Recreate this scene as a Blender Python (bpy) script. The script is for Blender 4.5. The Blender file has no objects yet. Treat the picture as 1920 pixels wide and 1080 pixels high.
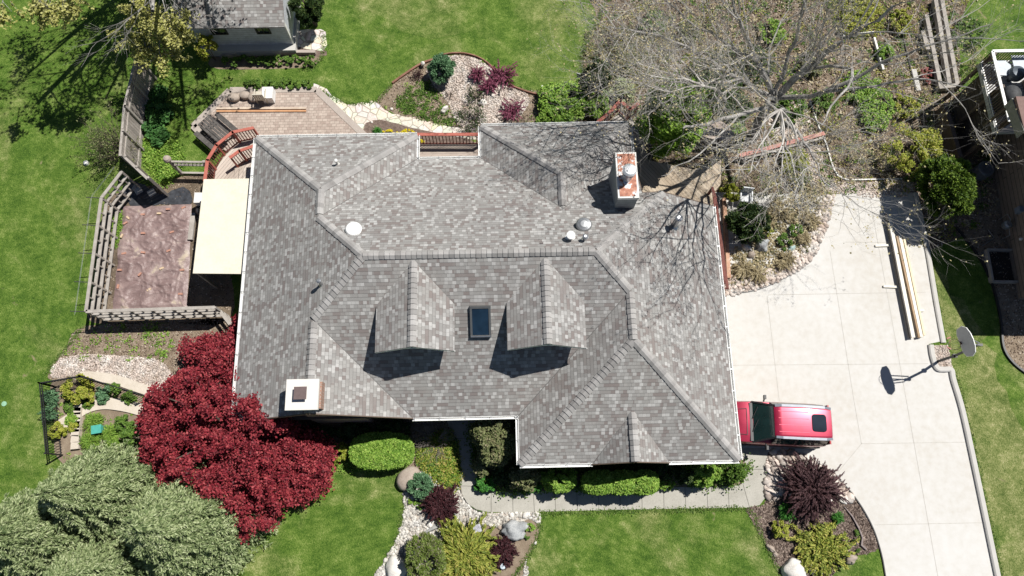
import bpy, math, random
import numpy as np
from mathutils import Vector, Matrix, geometry
PI = math.pi
rad = math.radians
SC = bpy.context.scene
COL = SC.collection

# ------------------------------------------------------------------ camera, sky, sun, exposure
CH = 32.5
CAMR = Vector((0.99974469, -0.02196913, 0.00528326))
CAMU = Vector((0.0196145, 0.95987045, 0.27975703))
CAMF = Vector((0.01121727, 0.27958198, -0.9600563))
FPX = 1378.0
cam = bpy.data.cameras.new('camera')
cam.sensor_width = 36.0
cam.lens = 36.0 * FPX / 1920.0
cam.clip_end = 500
co = bpy.data.objects.new('camera', cam)
COL.objects.link(co)
M = Matrix((CAMR, CAMU, -CAMF)).transposed().to_4x4()
M.translation = Vector((0, 0, CH))
co.matrix_world = M
SC.camera = co

SUN_AZ, SUN_EL = rad(31.0), rad(60.0)
sdir = Vector((math.cos(SUN_EL) * math.cos(SUN_AZ), math.cos(SUN_EL) * math.sin(SUN_AZ), math.sin(SUN_EL)))
w = bpy.data.worlds.new('World')
SC.world = w
w.use_nodes = True
nt = w.node_tree
bg = nt.nodes['Background']
sk = nt.nodes.new('ShaderNodeTexSky')
sk.sky_type = 'NISHITA'
sk.sun_disc = False
sk.sun_elevation = SUN_EL
sk.sun_rotation = PI / 2 - SUN_AZ
nt.links.new(sk.outputs[0], bg.inputs[0])
bg.inputs[1].default_value = 0.05
sk.air_density = 0.7
sk.dust_density = 0.3
sl = bpy.data.lights.new('sun', 'SUN')
sl.energy = 5.0
sl.angle = rad(0.5)
sl.color = (1.0, 0.965, 0.91)
so = bpy.data.objects.new('sun', sl)
so.rotation_euler = sdir.to_track_quat('Z', 'Y').to_euler()
so.location = (0, 0, 40)
COL.objects.link(so)
SC.view_settings.view_transform = 'Standard'
SC.view_settings.look = 'None'
SC.view_settings.exposure = 0.25
SC.view_settings.gamma = 1.0
SC.view_settings.use_curve_mapping = False

# ------------------------------------------------------------------ survey helpers
def g(px, py, z=0.0):
    """plan position of a spot of the site measured in survey units, at height z"""
    d = CAMR * (px - 960) - CAMU * (py - 540) + CAMF * FPX
    t = (z - CH) / d.z
    return Vector((d.x * t, d.y * t, z))
def onplane(px, py, a, b, c):
    """point of the roof plane z = a + b*x + c*y"""
    d = CAMR * (px - 960) - CAMU * (py - 540) + CAMF * FPX
    t = (a - CH) / (d.z - b * d.x - c * d.y)
    return Vector((d.x * t, d.y * t, CH + d.z * t))
def V(*a): return Vector(a)

# ------------------------------------------------------------------ mesh helpers
class MB:
    def __init__(s):
        s.v = []; s.f = []; s.m = []
        s.smooth = False
    def add(s, vs, fs, m=0):
        n = len(s.v)
        s.v += [tuple(p) for p in vs]
        s.f += [tuple(i + n for i in f) for f in fs]
        s.m += [m] * len(fs)
        return s
    def quad(s, *p, m=0):
        return s.add(p, [tuple(range(len(p)))], m)
    def box(s, c, sx, sy, sz, rz=0.0, m=0, R=None):
        """centre c, full sizes"""
        if R is None: R = Matrix.Rotation(rz, 3, 'Z')
        vs = [Vector(c) + R @ Vector((x * sx / 2, y * sy / 2, z * sz / 2)) for x in (-1, 1) for y in (-1, 1) for z in (-1, 1)]
        return s.add(vs, [(0, 1, 3, 2), (4, 6, 7, 5), (0, 4, 5, 1), (2, 3, 7, 6), (0, 2, 6, 4), (1, 5, 7, 3)], m)
    def beam(s, a, b, wd, ht, m=0):
        """rectangular bar from a to b, width wd (horizontal), height ht"""
        a = Vector(a); b = Vector(b); d = (b - a)
        L = d.length
        if L < 1e-6: return s
        d.normalize()
        up = Vector((0, 0, 1)) if abs(d.z) < .99 else Vector((1, 0, 0))
        sd = d.cross(up).normalized(); u2 = sd.cross(d).normalized()
        R = Matrix((d, sd, u2)).transposed()
        return s.box((a + b) / 2, L, wd, ht, m=m, R=R)
    def tube(s, pts, rs, n=6, m=0, cap=True):
        pts = [Vector(p) for p in pts]
        if not isinstance(rs, (list, tuple)): rs = [rs] * len(pts)
        base = len(s.v); k = len(pts)
        for i, p in enumerate(pts):
            d = (pts[min(i + 1, k - 1)] - pts[max(i - 1, 0)])
            if d.length < 1e-7: d = Vector((0, 0, 1))
            d.normalize()
            up = Vector((0, 0, 1)) if abs(d.z) < .9 else Vector((1, 0, 0))
            a = d.cross(up).normalized(); b = a.cross(d)
            for j in range(n):
                t = 2 * PI * j / n
                s.v.append(tuple(p + (a * math.cos(t) + b * math.sin(t)) * rs[i]))
        for i in range(k - 1):
            for j in range(n):
                j2 = (j + 1) % n
                s.f.append((base + i * n + j, base + i * n + j2, base + (i + 1) * n + j2, base + (i + 1) * n + j)); s.m.append(m)
        if cap and n > 2:
            s.f.append(tuple(base + j for j in range(n))[::-1]); s.m.append(m)
            s.f.append(tuple(base + (k - 1) * n + j for j in range(n))); s.m.append(m)
        return s
    def lathe(s, c, prof, n=20, m=0, sx=1.0, sy=1.0):
        base = len(s.v); k = len(prof)
        for r, z in prof:
            for j in range(n):
                t = 2 * PI * j / n
                s.v.append((c[0] + r * math.cos(t) * sx, c[1] + r * math.sin(t) * sy, c[2] + z))
        for i in range(k - 1):
            for j in range(n):
                j2 = (j + 1) % n
                s.f.append((base + i * n + j, base + i * n + j2, base + (i + 1) * n + j2, base + (i + 1) * n + j)); s.m.append(m)
        s.f.append(tuple(base + (k - 1) * n + j for j in range(n))); s.m.append(m)
        s.f.append(tuple(base + j for j in range(n))[::-1]); s.m.append(m)
        return s
    def prism(s, poly, z0, z1, m=0, top=True):
        """poly: list of (x,y); triangulated caps"""
        n = len(poly)
        tri = geometry.tessellate_polygon([[Vector((p[0], p[1], 0)) for p in poly]])
        vs = [(p[0], p[1], z1) for p in poly] + [(p[0], p[1], z0) for p in poly]
        fs = []
        for t in tri:
            a, b, c = [Vector((poly[i][0], poly[i][1])) for i in t]
            if (b.x - a.x) * (c.y - a.y) - (b.y - a.y) * (c.x - a.x) < 0: t = t[::-1]
            fs.append(tuple(t))
        fs += [(i, i + n, (i + 1) % n + n, (i + 1) % n) for i in range(n)]
        return s.add(vs, fs, m)
    def build(s, name, mat, parent=None, loc=None, uv=False, smooth=None):
        me = bpy.data.meshes.new(name)
        L = Vector((0, 0, 0))
        if parent is not None: L = Vector(parent['_o'])
        if loc is not None: L = Vector(loc)
        me.from_pydata([(p[0] - L.x, p[1] - L.y, p[2] - L.z) for p in s.v], [], s.f)
        mats = mat if isinstance(mat, (list, tuple)) else [mat]
        for mm in mats: me.materials.append(mm)
        if len(mats) > 1: me.polygons.foreach_set('material_index', s.m)
        if uv:
            lay = me.uv_layers.new(name='UVMap')
            for p in me.polygons:
                nn = p.normal.copy()
                if nn.z < 0: nn = -nn
                u = Vector((0, 0, 1)).cross(nn)
                if u.length < 1e-4: u = Vector((1, 0, 0))
                u.normalize(); vv = nn.cross(u)
                for li in p.loop_indices:
                    q = me.vertices[me.loops[li].vertex_index].co + L
                    lay.data[li].uv = (q.dot(u), q.dot(vv))
        if smooth or (smooth is None and s.smooth):
            me.polygons.foreach_set('use_smooth', [True] * len(me.polygons))
        me.update()
        o = bpy.data.objects.new(name, me)
        COL.objects.link(o)
        if parent is not None:
            o.parent = parent
            o['_o'] = list(L)
            # children keep the origin of their thing
        else:
            o.location = L; o['_o'] = list(L)
        return o
def npmesh(name, mat, verts, faces, parent=None, loc=None, smooth=False):
    """verts (N,3) array, faces (M,k) array of equal size"""
    me = bpy.data.meshes.new(name)
    L = np.zeros(3)
    if parent is not None: L = np.array(parent['_o'][:])
    if loc is not None: L = np.array(loc)
    vv = (np.asarray(verts) - L).astype(np.float32)
    F = np.asarray(faces, dtype=np.int32)
    me.vertices.add(len(vv)); me.vertices.foreach_set('co', vv.ravel())
    k = F.shape[1]
    me.loops.add(F.size); me.loops.foreach_set('vertex_index', F.ravel())
    me.polygons.add(len(F))
    me.polygons.foreach_set('loop_start', np.arange(0, F.size, k, dtype=np.int32))
    me.polygons.foreach_set('loop_total', np.full(len(F), k, dtype=np.int32))
    if smooth: me.polygons.foreach_set('use_smooth', np.ones(len(F), dtype=bool))
    me.materials.append(mat)
    me.update(calc_edges=True)
    o = bpy.data.objects.new(name, me)
    COL.objects.link(o)
    if parent is not None: o.parent = parent
    else: o.location = L
    o['_o'] = [float(x) for x in L]
    return o
def tag(o, label=None, cat=None, group=None, kind=None):
    if label: o['label'] = label
    if cat: o['category'] = cat
    if group: o['group'] = group
    if kind: o['kind'] = kind
    return o
def thing(name, label, cat, loc=(0, 0, 0), group=None):
    o = bpy.data.objects.new(name, None)
    COL.objects.link(o)
    o.location = loc; o['_o'] = [float(x) for x in loc]
    o.empty_display_size = .3
    return tag(o, label, cat, group)
def single(mb, name, mat, label, cat, group=None, loc=None, **k):
    if loc is None:
        a = np.array(mb.v); loc = (float(a[:, 0].mean()), float(a[:, 1].mean()), float(a[:, 2].min()))
    return tag(mb.build(name, mat, loc=loc, **k), label, cat, group)
def copy_tree(o, parent=None):
    c = o.copy(); COL.objects.link(c)
    if parent is not None: c.parent = parent
    for ch in [x for x in bpy.data.objects if x.parent == o]: copy_tree(ch, c)
    return c
def spline(pts, n=6, closed=True):
    """Catmull-Rom through 2-D/3-D points"""
    P = [Vector(p) for p in pts]; out = []
    k = len(P)
    rng = range(k) if closed else range(k - 1)
    for i in rng:
        if closed: a, b, c, d = P[i - 1], P[i], P[(i + 1) % k], P[(i + 2) % k]
        else: a, b, c, d = P[max(i - 1, 0)], P[i], P[i + 1], P[min(i + 2, k - 1)]
        for j in range(n):
            t = j / n
            out.append(.5 * ((2 * b) + (c - a) * t + (2 * a - 5 * b + 4 * c - d) * t * t + (3 * b - a - 3 * c + d) * t ** 3))
    if not closed: out.append(P[-1])
    return out
def gp(pts, z=0.0): return [g(p[0], p[1], z) for p in pts]
def outline(pts, n=5, jit=0.0, rs=1, closed=True):
    r = random.Random(rs)
    sp = spline(gp(pts), n, closed)
    return [(p.x + r.uniform(-jit, jit), p.y + r.uniform(-jit, jit)) for p in sp]
def sheet(name, pts, z, mat, n=5, jit=0.03, kind='structure', smooth_outline=True, rs=1):
    poly = outline(pts, n, jit, rs) if smooth_outline else [(p.x, p.y) for p in gp(pts)]
    mb = MB(); mb.prism(poly, -0.3, z)
    o = mb.build(name, mat)
    o['kind'] = kind
    return poly, o
def inpoly(X, Y, poly):
    P = np.array(poly); n = len(P); c = np.zeros(len(X), bool); j = n - 1
    for i in range(n):
        xi, yi = P[i]; xj, yj = P[j]
        m = ((yi > Y) != (yj > Y)) & (X < (xj - xi) * (Y - yi) / (yj - yi + 1e-12) + xi)
        c ^= m; j = i
    return c
def scatter(poly, n, rng, holes=()):
    P = np.array(poly); a = P.min(0); b = P.max(0); out = []
    tot = 0
    for _ in range(60):
        X = rng.uniform(a[0], b[0], n); Y = rng.uniform(a[1], b[1], n)
        m = inpoly(X, Y, poly)
        for h in holes: m &= ~inpoly(X, Y, h)
        out.append(np.stack([X[m], Y[m]], 1)); tot += m.sum()
        if tot >= n: break
    return np.concatenate(out)[:n]

# ------------------------------------------------------------------ materials
def newmat(name):
    m = bpy.data.materials.new(name); m.use_nodes = True
    nt = m.node_tree; b = nt.nodes['Principled BSDF']
    return m, nt, b
def node(nt, t, **k):
    n = nt.nodes.new(t)
    for a, v in k.items():
        if a.startswith('i_'):
            key = a[2:]
            n.inputs[int(key) if key.isdigit() else key].default_value = v
        else: setattr(n, a, v)
    return n
def ramp(nt, fac, stops, interp='LINEAR'):
    r = nt.nodes.new('ShaderNodeValToRGB'); r.color_ramp.interpolation = interp
    e = r.color_ramp.elements
    while len(e) < len(stops): e.new(0.5)
    for i, (p, c) in enumerate(stops):
        e[i].position = p; e[i].color = (c[0], c[1], c[2], 1)
    nt.links.new(fac, r.inputs[0]); return r.outputs[0]
def noise(nt, scale, detail=4, rough=.55, co=None, dist=0):
    n = node(nt, 'ShaderNodeTexNoise'); n.inputs['Scale'].default_value = scale
    n.inputs['Detail'].default_value = detail; n.inputs['Roughness'].default_value = rough
    n.inputs['Distortion'].default_value = dist
    if co is None:
        tc = geo(nt); co = tc
    nt.links.new(co, n.inputs['Vector']); return n.outputs[0]
def geo(nt):
    for x in nt.nodes:
        if x.type == 'TEX_COORD': return x.outputs['Object']
    return node(nt, 'ShaderNodeTexCoord').outputs['Object']
def mixc(nt, fac, a, b, mode='MIX'):
    n = node(nt, 'ShaderNodeMix', data_type='RGBA', blend_type=mode)
    for s, v in ((n.inputs[0], fac), (n.inputs[6], a), (n.inputs[7], b)):
        if isinstance(v, (int, float)): s.default_value = v
        elif isinstance(v, tuple): s.default_value = (v[0], v[1], v[2], 1)
        else: nt.links.new(v, s)
    return n.outputs[2]
def math_(nt, op, a, b=None):
    n = node(nt, 'ShaderNodeMath', operation=op)
    for i, v in enumerate((a, b)):
        if v is None: continue
        if isinstance(v, (int, float)): n.inputs[i].default_value = v
        else: nt.links.new(v, n.inputs[i])
    return n.outputs[0]
def bump(nt, b, h, strength=.4, dist=.02):
    n = node(nt, 'ShaderNodeBump'); n.inputs['Strength'].default_value = strength; n.inputs['Distance'].default_value = dist
    nt.links.new(h, n.inputs['Height']); nt.links.new(n.outputs[0], b.inputs['Normal'])
def surf(name, stops, scale=3.0, rough=.85, detail=6, fine=None, bmp=.3, bd=.01, metal=0.0, spec=None, island=0.0, coat=0):
    """generic surface: noise through a colour ramp, fine second noise, bump"""
    m, nt, b = newmat(name)
    f = noise(nt, scale, detail, .6)
    if fine:
        f2 = noise(nt, fine, 3, .6)
        f = math_(nt, 'ADD', math_(nt, 'MULTIPLY', f, .55), math_(nt, 'MULTIPLY', f2, .45))
    if len(stops) == 1: stops = [stops[0], stops[0]]
    if not isinstance(stops[0][1], tuple):
        k = len(stops)
        stops = [(.3 + .4 * i / (k - 1), c) for i, c in enumerate(stops)]
    c = ramp(nt, f, stops)
    if island:
        gi = node(nt, 'ShaderNodeNewGeometry')
        hsv = node(nt, 'ShaderNodeHueSaturation')
        v = math_(nt, 'ADD', math_(nt, 'MULTIPLY', gi.outputs['Random Per Island'], island * 2), 1 - island)
        nt.links.new(v, hsv.inputs['Value']); nt.links.new(c, hsv.inputs['Color']); c = hsv.outputs[0]
    nt.links.new(c, b.inputs['Base Color'])
    b.inputs['Roughness'].default_value = rough; b.inputs['Metallic'].default_value = metal
    if spec is not None: b.inputs['Specular IOR Level'].default_value = spec
    if coat: b.inputs['Coat Weight'].default_value = coat; b.inputs['Coat Roughness'].default_value = .05
    if bmp: bump(nt, b, f, bmp, bd)
    return m
def leafmat(name, cols, trans=.25, cl=.9, rough=.6, spec=.25):
    """colour per leaf plus clumps of tone through the crown"""
    m, nt, b = newmat(name)
    gi = node(nt, 'ShaderNodeNewGeometry')
    f = noise(nt, cl, 3, .6)
    f = math_(nt, 'ADD', math_(nt, 'MULTIPLY', gi.outputs['Random Per Island'], .55), math_(nt, 'MULTIPLY', f, .45))
    k = len(cols)
    c = ramp(nt, f, [(.18 + .62 * i / max(k - 1, 1), cc) for i, cc in enumerate(cols)])
    nt.links.new(c, b.inputs['Base Color'])
    b.inputs['Roughness'].default_value = rough
    b.inputs['Specular IOR Level'].default_value = spec
    if trans:
        tr = node(nt, 'ShaderNodeBsdfTranslucent'); nt.links.new(c, tr.inputs[0])
        mx = node(nt, 'ShaderNodeMixShader'); mx.inputs[0].default_value = trans
        nt.links.new(b.outputs[0], mx.inputs[1]); nt.links.new(tr.outputs[0], mx.inputs[2])
        nt.links.new(mx.outputs[0], nt.nodes['Material Output'].inputs['Surface'])
    return m

def lawn_mat(lo=.60, hi=.84, gain=1.0):
    m, nt, b = newmat('lawn')
    co = geo(nt)
    big = noise(nt, .24, 6, .65, co, .8)
    mid = noise(nt, 1.1, 6, .65, co)
    mp = node(nt, 'ShaderNodeMapping'); mp.inputs['Rotation'].default_value = (0, 0, .35); mp.inputs['Scale'].default_value = (26, 12, 12)
    nt.links.new(co, mp.inputs[0])
    fine = noise(nt, 1.0, 4, .75, mp.outputs[0], .4)
    vf = noise(nt, 22, 3, .8, co)
    sm = noise(nt, 4.5, 5, .7, co)
    f = math_(nt, 'ADD', math_(nt, 'MULTIPLY', mid, .24), math_(nt, 'MULTIPLY', fine, .30))
    f = math_(nt, 'ADD', f, math_(nt, 'MULTIPLY', vf, .26))
    f = math_(nt, 'ADD', f, math_(nt, 'MULTIPLY', sm, .20))
    f = math_(nt, 'ADD', math_(nt, 'MULTIPLY', math_(nt, 'SUBTRACT', f, .5), 3.1), .5)
    c = ramp(nt, f, [(.16, (.019, .049, .006)), (.38, (.052, .110, .013)), (.56, (.104, .174, .026)), (.75, (.205, .27, .068)), (.92, (.37, .40, .17))])
    # drier, straw coloured stretches
    dry = ramp(nt, f, [(.22, (.06, .09, .020)), (.44, (.135, .17, .048)), (.60, (.25, .26, .10)), (.80, (.46, .42, .24))])
    fac = math_(nt, 'ADD', math_(nt, 'MULTIPLY', big, .85), math_(nt, 'MULTIPLY', mid, .35))
    dfac = ramp(nt, fac, [(lo, (0, 0, 0)), (hi, (.85, .85, .85))])
    c = mixc(nt, dfac, c, dry)
    # mowing bands, very weak
    sp = node(nt, 'ShaderNodeSeparateXYZ'); nt.links.new(co, sp.inputs[0])
    band = math_(nt, 'SINE', math_(nt, 'ADD', math_(nt, 'MULTIPLY', sp.outputs[0], 3.2), math_(nt, 'MULTIPLY', sp.outputs[1], 1.1)))
    bc = ramp(nt, math_(nt, 'ADD', math_(nt, 'MULTIPLY', band, .5), .5), [(0, (.86, .88, .84)), (1, (1.1, 1.08, 1.1))])
    c = mixc(nt, .4, c, bc, 'MULTIPLY')
    bs = ramp(nt, noise(nt, .75, 5, .7, co, 1.2), [(.67, (0, 0, 0)), (.74, (.75, .75, .75))])
    c = mixc(nt, bs, c, (.30, .24, .15))
    nt.links.new(c, b.inputs['Base Color']); b.inputs['Roughness'].default_value = .85
    b.inputs['Specular IOR Level'].default_value = .15
    bump(nt, b, math_(nt, 'ADD', math_(nt, 'MULTIPLY', fine, .6), math_(nt, 'MULTIPLY', vf, .4)), .9, .06)
    return m
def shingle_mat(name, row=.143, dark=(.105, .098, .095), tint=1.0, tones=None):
    m, nt, b = newmat(name)
    uv = node(nt, 'ShaderNodeUVMap'); sp = node(nt, 'ShaderNodeSeparateXYZ'); nt.links.new(uv.outputs[0], sp.inputs[0])
    vr = math_(nt, 'DIVIDE', sp.outputs[1], row)
    r = math_(nt, 'FLOOR', vr); fv = math_(nt, 'FRACT', vr)
    wn = node(nt, 'ShaderNodeTexWhiteNoise', noise_dimensions='1D'); nt.links.new(r, wn.inputs['W'])
    off = math_(nt, 'MULTIPLY', wn.outputs[0], 7.0)
    def cells(width, o2):
        u = math_(nt, 'ADD', math_(nt, 'DIVIDE', sp.outputs[0], width), math_(nt, 'ADD', off, o2))
        cu = math_(nt, 'FLOOR', u)
        cb = node(nt, 'ShaderNodeCombineXYZ'); nt.links.new(cu, cb.inputs[0]); nt.links.new(r, cb.inputs[1]); cb.inputs[2].default_value = o2
        q = node(nt, 'ShaderNodeTexWhiteNoise', noise_dimensions='3D'); nt.links.new(cb.outputs[0], q.inputs[0])
        return q.outputs[0], math_(nt, 'FRACT', u)
    a, fa = cells(.15, .3); c2, fb = cells(.30, 5.7)
    big = noise(nt, .9, 3, .6)
    # raised light tabs (a > .62) on a darker band coloured in longer lengths
    band = ramp(nt, math_(nt, 'ADD', math_(nt, 'MULTIPLY', c2, .8), math_(nt, 'MULTIPLY', big, .2)), tones[0])
    tab = ramp(nt, math_(nt, 'FRACT', math_(nt, 'MULTIPLY', a, 13.0)), tones[1])
    istab = math_(nt, 'GREATER_THAN', a, .52)
    c = mixc(nt, istab, band, tab)
    gr = noise(nt, 45, 2, .8)
    c = mixc(nt, .55, c, ramp(nt, gr, [(.3, (.78, .78, .78)), (.7, (1.2, 1.2, 1.2))]), 'MULTIPLY')
    # shadow of each course's butt edge painted dark; gaps at tab sides
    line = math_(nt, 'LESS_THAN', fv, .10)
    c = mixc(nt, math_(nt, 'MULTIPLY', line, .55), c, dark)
    side = math_(nt, 'MULTIPLY', math_(nt, 'LESS_THAN', fa, .07), istab)
    c = mixc(nt, math_(nt, 'MULTIPLY', side, .4), c, dark)
    st = noise(nt, .28, 4, .6)
    c = mixc(nt, .6, c, ramp(nt, st, [(.35, (.88, .88, .9)), (.65, (1.1, 1.09, 1.08))]), 'MULTIPLY')
    nt.links.new(c, b.inputs['Base Color']); b.inputs['Roughness'].default_value = .93
    b.inputs['Specular IOR Level'].default_value = .2
    h = math_(nt, 'ADD', math_(nt, 'MULTIPLY', math_(nt, 'SUBTRACT', 1.0, fv), .7), math_(nt, 'MULTIPLY', istab, .5))
    bump(nt, b, h, .8, .016)
    return m
TONES = ([(.2, (.205, .180, .170)), (.45, (.235, .220, .209)), (.75, (.266, .261, .249))], [(.2, (.278, .270, .257)), (.6, (.33, .326, .313)), (.95, (.415, .41, .395))])
def brickish(name, c1, c2, mortar, bw, bh, ms=.02, rough=.85, off=.5, sq=1.0, co='uv', rot=0):
    m, nt, b = newmat(name)
    if co == 'uv': src = node(nt, 'ShaderNodeUVMap').outputs[0]
    else: src = geo(nt)
    mp = node(nt, 'ShaderNodeMapping'); mp.inputs['Rotation'].default_value = (0, 0, rot); nt.links.new(src, mp.inputs[0])
    t = node(nt, 'ShaderNodeTexBrick', offset=off, squash=sq); nt.links.new(mp.outputs[0], t.inputs['Vector'])
    t.inputs['Scale'].default_value = 1.0
    t.inputs['Color1'].default_value = (*c1, 1); t.inputs['Color2'].default_value = (*c2, 1); t.inputs['Mortar'].default_value = (*mortar, 1)
    t.inputs['Mortar Size'].default_value = ms; t.inputs['Brick Width'].default_value = bw; t.inputs['Row Height'].default_value = bh
    t.inputs['Mortar Smooth'].default_value = .2
    n = noise(nt, 6, 5, .65)
    c = mixc(nt, .7, t.outputs[0], ramp(nt, n, [(.3, (.75, .74, .72)), (.7, (1.2, 1.2, 1.2))]), 'MULTIPLY')
    nt.links.new(c, b.inputs['Base Color']); b.inputs['Roughness'].default_value = rough
    bump(nt, b, math_(nt, 'SUBTRACT', 1.0, t.outputs[1]), .5, .01)
    return m
def boards_mat(name, cols, width=.14, rot=0.0, rough=.8, gap=.08):
    """planks seen from above: gaps plus per-plank tone, laid in object X after rotation"""
    m, nt, b = newmat(name)
    mp = node(nt, 'ShaderNodeMapping'); mp.inputs['Rotation'].default_value = (0, 0, rot); nt.links.new(geo(nt), mp.inputs[0])
    sp = node(nt, 'ShaderNodeSeparateXYZ'); nt.links.new(mp.outputs[0], sp.inputs[0])
    u = math_(nt, 'DIVIDE', sp.outputs[0], width)
    wn = node(nt, 'ShaderNodeTexWhiteNoise', noise_dimensions='1D'); nt.links.new(math_(nt, 'FLOOR', u), wn.inputs['W'])
    k = len(cols)
    gm = node(nt, 'ShaderNodeMapping'); gm.inputs['Scale'].default_value = (14, 1.4, 8); nt.links.new(mp.outputs[0], gm.inputs[0])
    gn = noise(nt, 1, 5, .65, gm.outputs[0])
    f = math_(nt, 'ADD', math_(nt, 'MULTIPLY', wn.outputs[0], .5), math_(nt, 'MULTIPLY', gn, .5))
    c = ramp(nt, f, [(.15 + .65 * i / max(k - 1, 1), cc) for i, cc in enumerate(cols)])
    gp_ = math_(nt, 'LESS_THAN', math_(nt, 'FRACT', u), gap)
    c = mixc(nt, math_(nt, 'MULTIPLY', gp_, .8), c, (.02, .016, .012))
    nt.links.new(c, b.inputs['Base Color']); b.inputs['Roughness'].default_value = rough
    bump(nt, b, math_(nt, 'SUBTRACT', gn, gp_), .4, .01)
    return m
def plain(name, col, rough=.5, metal=0.0, coat=0.0, var=.12, sc=8):
    lo = tuple(x * (1 - var) for x in col); hi = tuple(min(1, x * (1 + var)) for x in col)
    return surf(name, [lo, hi], sc, rough, 4, bmp=.05, metal=metal, coat=coat)
def glass_mat(name, col=(.02, .03, .04), rough=.04):
    m, nt, b = newmat(name)
    n = noise(nt, 1.5, 2)
    c = ramp(nt, n, [(.3, tuple(x * .7 for x in col)), (.7, tuple(x * 1.4 for x in col))])
    nt.links.new(c, b.inputs['Base Color'])
    b.inputs['Roughness'].default_value = rough; b.inputs['Specular IOR Level'].default_value = .7
    return m
# ------------------------------------------------------------------ material library
LAWN = lawn_mat()
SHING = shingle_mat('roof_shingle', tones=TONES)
CAPM = surf('ridge_shingle', [(.245, .232, .222), (.30, .29, .28), (.35, .345, .335)], 2.2, .93, 4, fine=50, island=.24, bmp=.25)
CONC = surf('concrete', [(.36, (.505, .48, .435)), (.5, (.55, .535, .502)), (.64, (.585, .574, .55))], .16, .85, 8, fine=3.2, bmp=.04, bd=.004)
KERB = surf('kerb_concrete', [(.44, .43, .40), (.54, .52, .49)], 1.6, .9, 7, fine=30, bmp=.2, bd=.006)
WALKM = surf('walk_concrete', [(.29, .275, .235), (.38, .365, .32), (.46, .44, .39)], 1.1, .9, 8, fine=22, bmp=.12, bd=.004)
JOINT = plain('joint', (.45, .43, .39), .95)
JOINTW = plain('walk_joint', (.14, .135, .115), .95)
MULCH = surf('mulch', [(.055, .036, .028), (.125, .088, .07), (.21, .155, .125), (.33, .26, .21)], 9, .95, 8, fine=70, bmp=.9, bd=.04)
SOIL = surf('soil', [(.13, .095, .065), (.22, .17, .12), (.33, .27, .20)], 2.5, .95, 8, fine=45, bmp=.7, bd=.03)
LITTER = surf('leaf_litter', [(.030, .022, .015), (.10, .075, .05), (.21, .16, .11), (.40, .34, .26)], .7, .95, 8, fine=34, bmp=.9, bd=.05)  # litter browns, with dark patches painted in as deep woodland shade
CHIPS = surf('pale_gravel', [(.25, .21, .18), (.48, .42, .36), (.70, .64, .57)], 4, .9, 6, fine=42, bmp=.8, bd=.03)
WHITE = plain('white_paint', (.80, .80, .78), .45, var=.05)
OFFW = surf('aged_white', [(.62, .61, .57), (.78, .77, .74)], 5, .6, 5, bmp=.1)
BROWNW = brickish('brown_siding', (.10, .07, .052), (.12, .086, .062), (.05, .035, .027), 4.0, .18, .012)
TRIM = plain('brown_trim', (.12, .085, .065), .7)
REDP = surf('red_stain', [(.30, .075, .052), (.40, .115, .082), (.48, .17, .13)], 4, .75, 6, fine=25, bmp=.2)
DKRED = surf('dark_red_stain', [(.12, .035, .025), (.20, .06, .045)], 5, .75, 6, bmp=.2)
DECKM = boards_mat('deck_boards', [(.30, .235, .165), (.42, .34, .25), (.52, .44, .34)], .14, rad(-38))
DECKN = boards_mat('deck_boards_back', [(.30, .24, .20), (.40, .33, .28), (.50, .43, .37)], .14, rad(90))
DECKW = boards_mat('deck_boards_west', [(.36, .30, .25), (.48, .41, .35), (.56, .50, .44)], .14, rad(35))
GREYW = surf('weathered_wood', [(.23, .205, .18), (.34, .31, .275), (.47, .44, .40)], 3, .85, 7, fine=30, bmp=.3)
FENCEM = boards_mat('fence_boards', [(.16, .135, .115), (.235, .205, .18), (.31, .275, .245)], .15, rad(11))
PALEW = surf('pale_lumber', [(.66, .55, .36), (.78, .68, .48)], 3, .7, 5, fine=20, bmp=.1)
WHTW = surf('primed_board', [(.70, .66, .56), (.80, .77, .68)], 3, .7, 5, bmp=.1)
PLY = surf('plywood', [(.60, .55, .43), (.68, .635, .51), (.72, .68, .56)], 1.2, .8, 6, fine=12, bmp=.05)
DARKM = plain('black_metal', (.018, .018, .02), .5)
GALV = plain('galvanised', (.45, .46, .47), .35, .8)
GREYM = plain('grey_vent', (.30, .31, .32), .4, .6)
GLASS = glass_mat('window_glass')
SKYG = glass_mat('skylight_glass', (.012, .028, .05))
RUST = surf('rusted_metal', [(.36, (.16, .045, .025)), (.46, (.36, .12, .06)), (.53, (.46, .20, .12)), (.555, (.62, .62, .62)), (.7, (.72, .73, .75))], 1.5, .55, 6, fine=7, bmp=.2)
BRICK = brickish('chimney_brick', (.28, .13, .08), (.36, .18, .12), (.40, .36, .32), .22, .075, .012)
PAVER = brickish('patio_paver', (.34, .265, .225), (.46, .385, .33), (.25, .205, .17), .23, .15, .010, off=.37, co='obj')
PAVEB = surf('paver_border', [(.32, .27, .235), (.44, .39, .345)], 2, .85, 6, fine=16, bmp=.2)
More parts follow.
